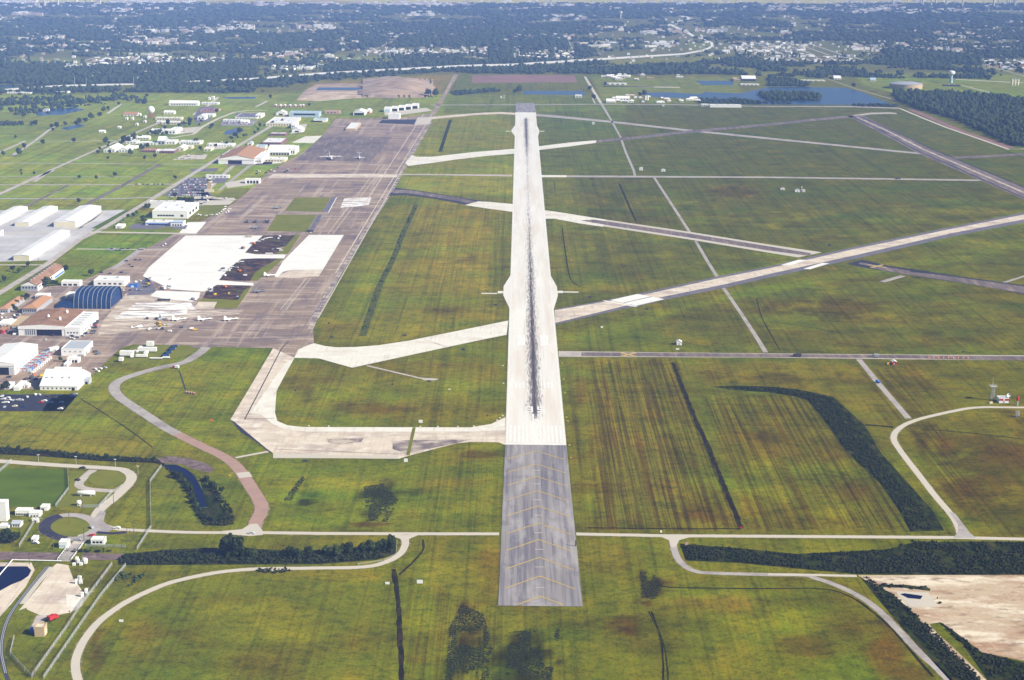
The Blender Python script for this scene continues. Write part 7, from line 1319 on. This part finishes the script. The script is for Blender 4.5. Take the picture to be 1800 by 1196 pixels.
def sign(label, px, py, w, h, face, trim='dark_grey', rz=0.0):
    o = empty('field_sign', G(px, py), label, 'sign', None, rz); m = MB(); m.box(-w / 2, w / 2, -.25, .25, .3, .3 + h); m.build('board', face, o)
    m = MB(); m.box(-w / 2 + .1, w / 2 - .1, .26, .32, .4, .2 + h); m.build('back', trim, o)
    for x in (-w * .35, w * .35): m = MB(); m.tube((x, 0, 0), (x, 0, .35), .08); m.build('leg', 'steel', o)
for x, y, w, h, f, lb in [(739.5, 744, 3.2, 2.4, 'white_paint', 'white box sign at the upper end of the drain strip of the pad'), (713.5, 813, 3.0, 2.6, 'white_paint', 'white box sign at the lower end of the drain strip of the pad'), (738, 1026.5, 3.6, 2.2, 'white_paint', 'white bent board right of the long dark ditch'), (681, 1028, 2.6, 1.4, 'white_paint', 'white stake board left of the long dark ditch'), (213, 1094, 2.4, 1.2, 'white_paint', 'white board in the grass inside the curved road'),
        (814, 616, 3.2, 1.8, 'dark_grey', 'dark sign in the grass left of the runway, near the crossing runway'), (754, 671.5, 3.2, 1.2, 'dark_grey', 'dark sign at the end of the short field path'), (519, 688, 1.6, 1.2, 'dark_grey', 'small dark box in the left grass island'), (790, 686, 2.0, 1.0, 'cream_wall', 'small cream board in the left grass island'), (690, 677, 1.6, 1.0, 'dark_grey', 'tiny dark box in the middle of the left grass island'), (857, 732, 1.4, .9, 'dark_grey', 'dark box in the right part of the left grass island'),
        (583, 594, 3, 1.2, 'dark_grey', 'dark sign at the lower left of the grass between apron and runway'), (711, 591, 4, 1.4, 'dark_grey', 'dark sign above the crossing runway'), (871, 537.5, 3.5, 1.5, 'dark_grey', 'dark sign left of the runway widening'), (578, 569.5, 2, 1.2, 'dark_grey', 'small dark box near the apron edge'), (1036.5, 524, 3.5, 1.5, 'dark_grey', 'dark sign right of the runway widening'), (1137, 545, 3.5, 1.6, 'dark_grey', 'dark sign below the bright repair panels'), (1096, 553, 2, 1.2, 'dark_grey', 'small dark box below the crossing runway'), (1058, 577, 2.4, 1.6, 'white_paint', 'little white box in the dark grass right of the runway'),
        (1788, 461, 3, 1.6, 'dark_grey', 'dark sign near the right edge by the crossing runway') if False else (1458, 433, 4, 2.4, 'dark_grey', 'dark sign on the upper verge of the crossing runway'), (1040, 316, 10, 1.4, 'dark_grey', 'long dark board below the far path'), (371, 741, 3.0, 1.2, 'orange_paint', 'orange board on the grass between the curved road and the pad'), (536, 812, 4.0, 1.2, 'dark_grey', 'dark slanting board below the holding pad'), (1303, 929.5, 1.6, 1.0, 'red_paint', 'red box where two dark ditches meet'), (1162, 937, 1.2, 1.4, 'white_paint', 'white box by the white road joint'),
        (1207, 960, 2.0, 2.2, 'pink_wall', 'pinkish box on the bank of the right canal'), (1191, 615.5, 3.0, 1.4, 'white_paint', 'white box just above the cross taxiway'), (1561, 641.5, 2.2, 2.0, 'yellow_paint', 'yellow box left of the red and white hut'), (1693, 479 if False else 620, 3, 1, 'dark_grey', 'dark box on the upper side of the cross taxiway'), (404, 838, 1.5, 1.0, 'yellow_paint', 'yellow box on the bank left of the red road'), (479, 1006, 1.2, 2.0, 'cream_wall', 'cream culvert board beside the road'), (1012, 961, .8, 4.0, 'dark_grey', 'dark stain like board at the right rim of the overrun')]: sign(lb, x, y, w, h, f)
for i, y in enumerate((640, 668, 692, 735, 742, 784, 806)): sign('small pale runway edge marker in the grass right of the runway, number pattern unreadable' if False else 'small pale marker board in the right runway verge', 988 + i * 2.6, y, 1.6, .7, 'yellow_paint'); 
for o in [o for o in C.objects if o.get('label') == 'small pale marker board in the right runway verge']: o['group'] = 'marker boards in the right runway verge'
for i, (x, y) in enumerate([(884, 644), (885, 675), (884, 732), (879, 736), (874, 740), (543, 750), (578, 750.5), (739, 751), (770, 751), (805, 751), (833, 750.5)]): sign('small pale light stake along the edge of the left grass island', x, y, 1.3, .6, 'white_paint')
for o in [o for o in C.objects if o.get('label') == 'small pale light stake along the edge of the left grass island']: o['group'] = 'light stakes round the left grass island'
# orange and white array
p = G(335, 693); o = empty('localizer_array', p, 'orange and white striped antenna array on the grass by the curved road', 'antenna')
for k in range(9):
    m = MB(); m.box(-5.4 + k * 1.2, -4.3 + k * 1.2, 1.6 - k * .55, 2.3 - k * .55, .2, 2.2); m.build('panel', 'orange_paint' if k % 2 == 0 else 'white_paint', o)
m = MB(); m.tube((-5.4, 2.2, .6), (5.6, -2.8, .6), .14); m.build('beam', 'white_paint', o)
# small huts in the fields
def hut(label, px, py, w, d, h, wall, roof, extra=None): return B('equipment_hut', label, 'hut', (px - w / 2 / mpp(py), py), px + w / 2 / mpp(py), py - d * (py + 94) ** 2 / (F * 391.9), h / mpp(py), 'gable', wall, roof, [('door', 'f', .35, .6, 0, .75, 'grey_wall')], extra=extra)
hut('red and white hut on the verge below the cross taxiway', 1572, 642, 4.0, 4, 3, 'red_paint', 'white_roof'); hut('small white hut in the dark grass above the cross taxiway', 1194, 607, 5, 4, 3.0, 'white_paint', 'white_roof'); hut('reddish roofed hut at the end of the far field path', 1376, 334, 7, 5, 2.6, 'white_paint', 'orange_roof'); hut('grey white hut beside the mast in the far field', 1402, 338, 8, 5, 3.2, 'white_paint', 'grey_roof'); hut('little white hut right of the mast in the far field', 1413, 338, 4, 3, 3.0, 'white_paint', 'white_roof')
hut('white dish topped hut by the far path', 1127, 300, 6, 5, 4, 'white_paint', 'white_roof'); hut('white hut beside the thin far path', 1166, 302, 7, 5, 2.6, 'white_paint', 'white_roof'); hut('little white hut in the green far grass', 1043, 219, 5, 4, 3.6, 'white_paint', 'white_roof'); hut('white hut on the far grass before the concrete plant', 1166, 187.5, 5, 4, 4, 'white_paint', 'white_roof'); hut('white hut left of the far runway end', 881, 173, 5, 4, 4, 'white_paint', 'white_roof')
simple('mast', 'thin white mast in the far field', 'mast', 1409, 337, [('shaft', 'white_paint', lambda b: b.tube((0, 0, 0), (0, 0, 7), .5, .3)), ('head', 'white_paint', lambda b: b.lathe([(.9, 7), (.9, 8), (.1, 8.4)], 8))])
simple('mast', 'white mast left of the far runway end', 'mast', 886, 174, [('shaft', 'white_paint', lambda b: b.tube((0, 0, 0), (0, 0, 9), .6, .3)), ('head', 'white_paint', lambda b: b.box(-1.5, 1.5, -.4, .4, 8.5, 9.4))])
# lattice radio tower and its hut
p = G(1744, 704); s = mpp(704); o = empty('lattice_tower', p, 'grey lattice tower with a railed platform and mast in the right field', 'tower'); H = 12.5
def lat(m, w0, w1, z0, z1, n, r):
    for k in range(n):
        a0, a1 = w0 + (w1 - w0) * k / n, w0 + (w1 - w0) * (k + 1) / n; h0, h1 = z0 + (z1 - z0) * k / n, z0 + (z1 - z0) * (k + 1) / n; c = [(-1, -1), (1, -1), (1, 1), (-1, 1)]
        for i in range(4):
            x, y = c[i]; u, v = c[(i + 1) % 4]; m.tube((x * a0, y * a0, h0), (x * a1, y * a1, h1), r); m.tube((x * a0, y * a0, h0), (u * a1, v * a1, h1), r * .6, r * .6, 5); m.tube((x * a1, y * a1, h1), (u * a1, v * a1, h1), r * .6, r * .6, 5)
m = MB(); lat(m, 1.5, 1.1, 0, H, 6, .16); m.build('frame', 'steel', o)
m = MB(); m.box(-2.8, 2.8, -2.2, 2.2, H, H + .25); m.build('platform', 'silver', o)
m = MB()
for x, y, u, v in ((-2.8, -2.2, 2.8, -2.2), (2.8, -2.2, 2.8, 2.2), (2.8, 2.2, -2.8, 2.2), (-2.8, 2.2, -2.8, -2.2)):
    m.tube((x, y, H + 1.3), (u, v, H + 1.3), .09); m.tube((x, y, H), (x, y, H + 1.3), .09); m.tube(((x + u) / 2, (y + v) / 2, H), ((x + u) / 2, (y + v) / 2, H + 1.3), .07); m.tube((x, y, H + .7), (u, v, H + .7), .06)
m.build('railing', 'silver', o); m = MB(); m.tube((-.6, 0, H), (-.6, 0, H + 8.5), .18, .08); m.build('mast', 'cream_wall', o)
B('equipment_hut', 'white and red walled hut beside the lattice tower', 'hut', (1756, 709), 1773, 697, 8, 'flat', 'white_paint', 'grey_roof', [('stripe', 'f', .0, .42, .55, .98, 'red_paint'), ('stripe', 'f', .6, 1.0, .55, .98, 'red_paint'), ('door', 'f', .44, .56, 0, .6, 'grey_wall')])
simple('satellite_dish', 'white dish behind the white and red hut', 'dish', 1773, 699, [('dish', 'white_paint', lambda b: b.add([(0, .3, 2.4)] + [(1.9 * math.cos(a), -.5, 2.4 + 1.9 * math.sin(a)) for a in np.linspace(0, 2 * PI, 15)[:-1]], [(0, 1 + i, 1 + (i + 1) % 14) for i in range(14)])), ('stand', 'steel', lambda b: b.tube((0, .4, 0), (0, .3, 2.4), .2)), ('feed', 'dark_grey', lambda b: b.tube((0, .3, 2.4), (-.2, -1.4, 2.5), .1))])
simple('equipment_cabinet', 'pale yellow topped cabinet left of the white and red hut', 'cabinet', 1742, 709.5, [('cabinet', 'white_paint', lambda b: b.box(-1.4, 1.2, -.8, .8, 0, 1.6)), ('lid', 'yellow_paint', lambda b: b.box(-1.5, 1.3, -.9, .9, 1.6, 1.9))])
simple('antenna_mast', 'red and silver antenna post at the right edge of the loop road', 'antenna', 1788, 713, [('shaft', 'silver', lambda b: b.tube((0, 0, 0), (0, 0, 4), .8, .7)), ('head', 'red_paint', lambda b: b.lathe([(.6, 4), (1.2, 5), (1.2, 7.4), (.5, 8.4)], 10))])
simple('lattice_mast', 'pale lattice frame with a dark base right below the loop road', 'antenna', 1788, 733, [('frame', 'silver', lambda b: lat(b, 1.3, 1.3, 0, 5, 3, .14)), ('base', 'dark_grey', lambda b: b.box(-4, 1.6, -1.2, 1.2, 0, .5))])
for i in range(9): o = empty('traffic_barrel', G(1632 + i * 8.6, 630 + (i % 2) * .6), 'orange barrel in the line along the cross taxiway', 'barrel', 'orange barrels on the cross taxiway'); m = MB(); m.lathe([(.9, 0), (.8, .2), (.7, 1.7), (.5, 1.9)], 10); m.build('drum', 'orange_paint', o); m = MB(); m.lathe([(.76, .9), (.74, 1.2)], 10); m.build('stripe', 'white_paint', o)
# ------------------------------------------------------------------ the suburbs beyond the highway
def town_proto(name, w, d, h, wall, roof, kind):
    m = MB(); m.box(-w / 2, w / 2, -d / 2, d / 2, 0, h); m.cur = 1
    if kind == 'gable':
        q = w / 2 + .5; e = d / 2 + .5; m.add([(-q, -e, h), (q, -e, h), (q, e, h), (-q, e, h), (-q * .6, 0, h + d * .28), (q * .6, 0, h + d * .28)], [(0, 1, 5, 4), (1, 2, 5), (2, 3, 4, 5), (3, 0, 4)])
    else: m.box(-w / 2 - .2, w / 2 + .2, -d / 2 - .2, d / 2 + .2, h + .02, h + .5)
    m.cur = 2; n = max(2, int(w / 6))
    for i in range(n): x = -w / 2 + w * (i + .5) / n; m.box(x - .8, x + .8, -d / 2 - .08, -d / 2 - .005, h * .25, h * .7)
    return m
HP = [('white_paint', 'grey_roof'), ('pink_wall', 'white_roof'), ('cream_wall', 'brown_roof'), ('white_paint', 'white_roof'), ('cream_wall', 'white_roof')]
hm = {}
def town_mesh(name, i, big):
    key = (name, i, big)
    if key not in hm:
        mb = town_proto(name, *((38, 19, 6) if big == 2 else (19, 12, 4.6) if big == 1 else (12, 9, 3.2)), *HP[i], 'gable' if not big else 'flat')
        o = mb.build(name, [HP[i][0], HP[i][1], 'dark_opening']); hm[key] = o.data; bpy.data.objects.remove(o)
    return hm[key]
NH = {'house': 0, 'warehouse': 0}
def cluster(x0, x1, y0, y1, n, big, lab, grp, pal=(0, 1, 2, 3, 4)):
    nm = 'warehouse' if big else 'suburban_house'
    for k in range(n):
        x, y = random.uniform(x0, x1), random.uniform(y0, y1); i = random.choice(pal)
        o = bpy.data.objects.new(nm, town_mesh(nm, i, big)); C.objects.link(o); o.location = G(x, y); o.rotation_euler.z = random.choice((0, PI / 2, .3, -.4)) + random.uniform(-.1, .1); s = random.uniform(.75, 1.35); o.scale = (s * random.uniform(.8, 1.5), s, random.uniform(.8, 1.2)); tag(o, lab, 'warehouse' if big else 'house', grp); NH['warehouse' if big else 'house'] += 1
cluster(168, 300, 100, 116, 62, 0, 'small house in the dense pale subdivision at the upper left', 'houses of the upper left subdivision'); cluster(320, 396, 103, 109, 16, 0, 'small house in the row right of the upper left subdivision', 'houses right of the upper left subdivision')
cluster(642, 860, 88, 97, 54, 0, 'pale house in the row of homes above the highway, left of the runway axis', 'homes above the highway, left', (0, 1, 1, 4)); cluster(903, 1012, 90, 103, 34, 0, 'white house among the homes above the highway, right of the runway axis', 'homes above the highway, right', (3, 1, 4)); cluster(1726, 1800, 105, 123, 34, 0, 'small house in the subdivision at the right edge', 'homes at the right edge', (0, 2, 3)); cluster(1300, 1348, 106, 112, 8, 0, 'small house below the industrial park', 'homes below the industrial park'); cluster(1070, 1130, 132, 142, 14, 0, 'small shed among the trucks above the greenhouse', 'sheds above the greenhouse')
cluster(110, 255, 113, 121, 16, 1, 'white roofed building on the strip below the subdivision', 'white buildings under the subdivision', (3,)); cluster(1270, 1420, 74, 96, 52, 1, 'white building in the dense industrial park at the right', 'buildings of the industrial park', (3, 3, 4)); cluster(1345, 1500, 98, 110, 40, 1, 'white building in the lower rows of the industrial park', 'lower rows of the industrial park', (3, 3, 1)); cluster(1008, 1088, 73, 85, 9, 2, 'long white warehouse left of the great road bend', 'warehouses left of the road bend', (3, 1, 4)); cluster(1132, 1192, 72, 90, 10, 2, 'white warehouse inside the great road bend', 'warehouses inside the bend', (3,)); cluster(452, 533, 96, 107, 8, 2, 'red brown warehouse on the pale field above the highway', 'red brown warehouses', (1, 2)); cluster(568, 586, 98, 104, 3, 2, 'cream block right of the red brown warehouses', 'cream blocks', (4,)); cluster(625, 660, 72, 82, 7, 1, 'white building beside the road climbing through the woods', 'white buildings by the climbing road', (3,)); cluster(225, 262, 128, 140, 12, 1, 'white and red building in the clearing of the woods', 'buildings in the wood clearing', (3, 1)); cluster(460, 570, 115, 124, 16, 1, 'white building scattered in the woods above the highway', 'buildings in the woods above the highway', (3,)); cluster(120, 170, 128, 137, 9, 1, 'white building in the trees left of the clearing', 'buildings left of the clearing', (3,)); cluster(230, 290, 95, 99, 8, 1, 'long white roofed building above the subdivision', 'long roofs above the subdivision', (3,)); cluster(1068, 1230, 172, 181, 22, 0, 'small pale shed of the concrete plant', 'small sheds of the concrete plant', (1, 3, 4)); cluster(900, 932, 117, 126, 6, 1, 'white building under the highway near the runway axis', 'white buildings under the highway', (3,))
# faint far towns: past counting
FX, FY, FS = [], [], []
def far(x0, x1, y0, y1, n, s): 
    for k in range(n): p = G(random.uniform(x0, x1), random.uniform(y0, y1)); FX.append(p.x); FY.append(p.y); FS.append(s * random.uniform(.5, 1.5))
for a in [(150, 360, 48, 58, 60, 24), (200, 345, 2, 8, 70, 34), (175, 235, 17, 25, 26, 30), (28, 70, 22, 28, 22, 30), (36, 110, 66, 71, 24, 16), (110, 170, 79, 85, 24, 14), (215, 345, 64, 80, 80, 15), (345, 450, 44, 62, 36, 20), (0, 60, 3, 9, 40, 34), (627, 665, 9, 12, 12, 46), (685, 835, 8, 13, 60, 48), (450, 505, 7, 14, 26, 44), (530, 592, 8, 11, 20, 44), (520, 590, 47, 52, 20, 22), (640, 800, 56, 68, 40, 18), (700, 760, 22, 30, 20, 22), (760, 900, 88, 96, 12, 14), (900, 1010, 62, 70, 40, 14), (955, 1030, 28, 38, 40, 22), (1050, 1095, 48, 55, 22, 18), (1130, 1200, 54, 60, 26, 24), (1240, 1255, 33, 40, 10, 24), (1080, 1115, 4, 9, 18, 34), (955, 1010, 9, 14, 18, 40), (1190, 1240, 6, 12, 20, 44),
          (1470, 1580, 4, 24, 130, 30), (1575, 1700, 18, 26, 46, 32), (1350, 1460, 12, 22, 50, 32), (1375, 1400, 57, 61, 10, 16), (1665, 1760, 58, 68, 50, 16), (1570, 1720, 78, 92, 70, 14), (1500, 1600, 80, 92, 30, 16), (1770, 1780, 40, 43, 6, 26), (1200, 1280, 54, 58, 12, 22), (1620, 1800, 52, 62, 26, 18), (0, 1800, 18, 92, 1500, 9), (0, 1800, 96, 112, 120, 8), (0, 1800, 2, 18, 500, 22), (450, 540, 94, 97, 12, 18), (380, 450, 52, 54, 12, 22), (1695, 1800, 84, 92, 30, 13)]: far(*a)
mb = MB()
for x, y, s in zip(FX, FY, FS): w, d, h = s, s * .7, 5 + s * .22; mb.box(x - w / 2, x + w / 2, y - d / 2, y + d / 2, 0, h)
tag(mb.build('distant_town', 'town_roofs'), 'faint white specks of far towns near the top of the view', 'town', kind='stuff')
mb = MB()
for k in range(26): p = G(random.choice((random.uniform(1730, 1800), random.uniform(1560, 1800), random.uniform(60, 180))), random.uniform(2, 14)); mb.tube(p, p + Vector((0, 0, random.uniform(40, 90))), 7, 5, 8)
tag(mb.build('distant_refinery', 'cream_wall'), 'pale far refinery towers at the hazy top corners', 'refinery', kind='stuff')
simple('spire', 'thin white church spire beyond the highway', 'spire', 679, 93, [('shaft', 'white_paint', lambda b: b.tube((0, 0, 0), (0, 0, 22), 2.2, .2, 6)), ('base', 'white_paint', lambda b: b.box(-4, 4, -3, 3, 0, 6))])
for x, y, h, lb in ((132, 156, 34, 'thin tall radio mast by the highway at the left'), (152, 154, 26, 'second thin mast by the highway at the left'), (235, 154, 30, 'thin mast right of the highway masts')): simple('radio_mast', lb, 'mast', x, y, [('shaft', 'silver', lambda b, h=h: b.tube((0, 0, 0), (0, 0, h), .7, .4, 6)), ('base', 'silver', lambda b: b.box(-1.5, 1.5, -1.5, 1.5, 0, 2))])
# streets of the subdivisions
for x0, x1, y0, y1, nx_, ny_ in ((165, 300, 100, 117, 7, 5), (320, 396, 103, 110, 4, 3), (642, 860, 88, 98, 9, 3), (903, 1012, 90, 103, 5, 4), (1726, 1810, 105, 123, 4, 5), (1268, 1425, 74, 97, 7, 6), (1345, 1505, 98, 111, 7, 4), (215, 345, 64, 80, 5, 4), (640, 800, 56, 68, 5, 3), (1570, 1720, 78, 92, 6, 4), (900, 1010, 62, 70, 4, 3)):
    for k in range(ny_): yy = y0 + (y1 - y0) * (k + .5) / ny_; ribbon('street', [(x0, yy), (x1, yy)], 9, 'road', 1.5, False)
    for k in range(nx_): xx = x0 + (x1 - x0) * (k + .5) / nx_; ribbon('street', [(xx, y0), (xx + (xx - 915) * (y1 - y0) / (y0 + 94), y1)], 8, 'road', 1.6, False)
# service carts and stands standing about the ramps
proto_c = {}
def cart(px, py, rz, c, lab, grp):
    if c not in proto_c:
        o = empty('service_cart', (0, 0, 0), lab, 'service cart', grp); m = MB(); m.box(-1.1, 1.1, -2.0, 2.0, .5, 1.9); m.box(-.9, .9, 2.0, 2.7, .5, 1.2); m.build('body', c, o)
        for x in (-1, 1):
            for y in (-1.3, 1.5): w = MB(); w.tube((x - .12, y, .4), (x + .12, y, .4), .4, .4, 8); w.build('wheel', 'rubber', o)
        proto_c[c] = o
    else: o = copy_tree(proto_c[c], (0, 0, 0), 0, lab, grp)
    o.location = G(px, py); o.location.z = .13; o.rotation_euler.z = rz; o.scale = (1, 1, 1); return o
CC = [('white_paint', 'white'), ('yellow_paint', 'yellow'), ('white_paint', 'white'), ('steel', 'grey'), ('dark_grey', 'black'), ('jet_grey', 'dark grey'), ('white_paint', 'white'), ('dark_grey', 'black'), ('navy_fabric', 'dark blue'), ('dark_grey', 'black'), ('steel', 'grey')]
for lo, n, area_ in ((((148, 565), (172, 590)), 12, 'beside the white wing of the brown roofed hangar'), (((-2, 560), (36, 590)), 14, 'in the yard left of the brown roofed hangar'), (((140, 612), (178, 628)), 8, 'along the grey blue roofed hall'), (((205, 495), (262, 512)), 12, 'in the yard right of the blue tent hangar'), (((240, 560), (345, 585)), 12, 'among the slim jets of the lower apron'),
                     (((448, 468 - 170), (520, 308)), 10, 'on the top left corner of the middle apron'), (((45, 662), (100, 684)), 12, 'in the yard above the dark car park'), (((395, 214), (455, 222)), 8, 'beside the purple roofed building'), (((330, 345), (400, 360)), 10, 'on the pale court behind the terminal'), (((386, 460), (440, 490)), 9, 'on the middle soil bed'), (((365, 504), (420, 526)), 8, 'on the lower soil bed'), (((440, 416), (505, 444)), 7, 'on the upper soil bed')):
    for k in range(n):
        c, nm_ = random.choice(CC); cart(random.uniform(lo[0][0], lo[1][0]), random.uniform(lo[0][1], lo[1][1]), random.uniform(0, PI), c, '%s cart or stand %s' % (nm_, area_), '%s carts %s' % (nm_, area_))
# ------------------------------------------------------------------ the air: pale even haze
mb = MB(); mb.box(-34000, 34000, -8000, 34000, -1.0, 430.0); hz = mb.build('haze', 'white_paint'); hz.data.materials.clear()
hm_ = bpy.data.materials.new('haze'); hm_.use_nodes = True; t_ = hm_.node_tree; t_.nodes.clear(); ou = t_.nodes.new('ShaderNodeOutputMaterial'); pv = t_.nodes.new('ShaderNodeVolumePrincipled')
pv.inputs['Color'].default_value = (.29, .46, 1.0, 1); pv.inputs['Density'].default_value = .000071; pv.inputs['Anisotropy'].default_value = -0.3
t_.links.new(pv.outputs[0], ou.inputs['Volume']); hz.data.materials.append(hm_); tag(hz, kind='stuff')
for i_ in (1,):
    seen = {}
    for o in C.objects:
        if o.parent is None and 'label' in o and not o.get('group') and o.get('kind') is None: seen.setdefault(o['label'], []).append(o.name)
    for k, v in seen.items():
        if len(v) > 1: print('DUP', k, len(v))
print('objects', len(C.objects), 'cars', NCAR, NH)
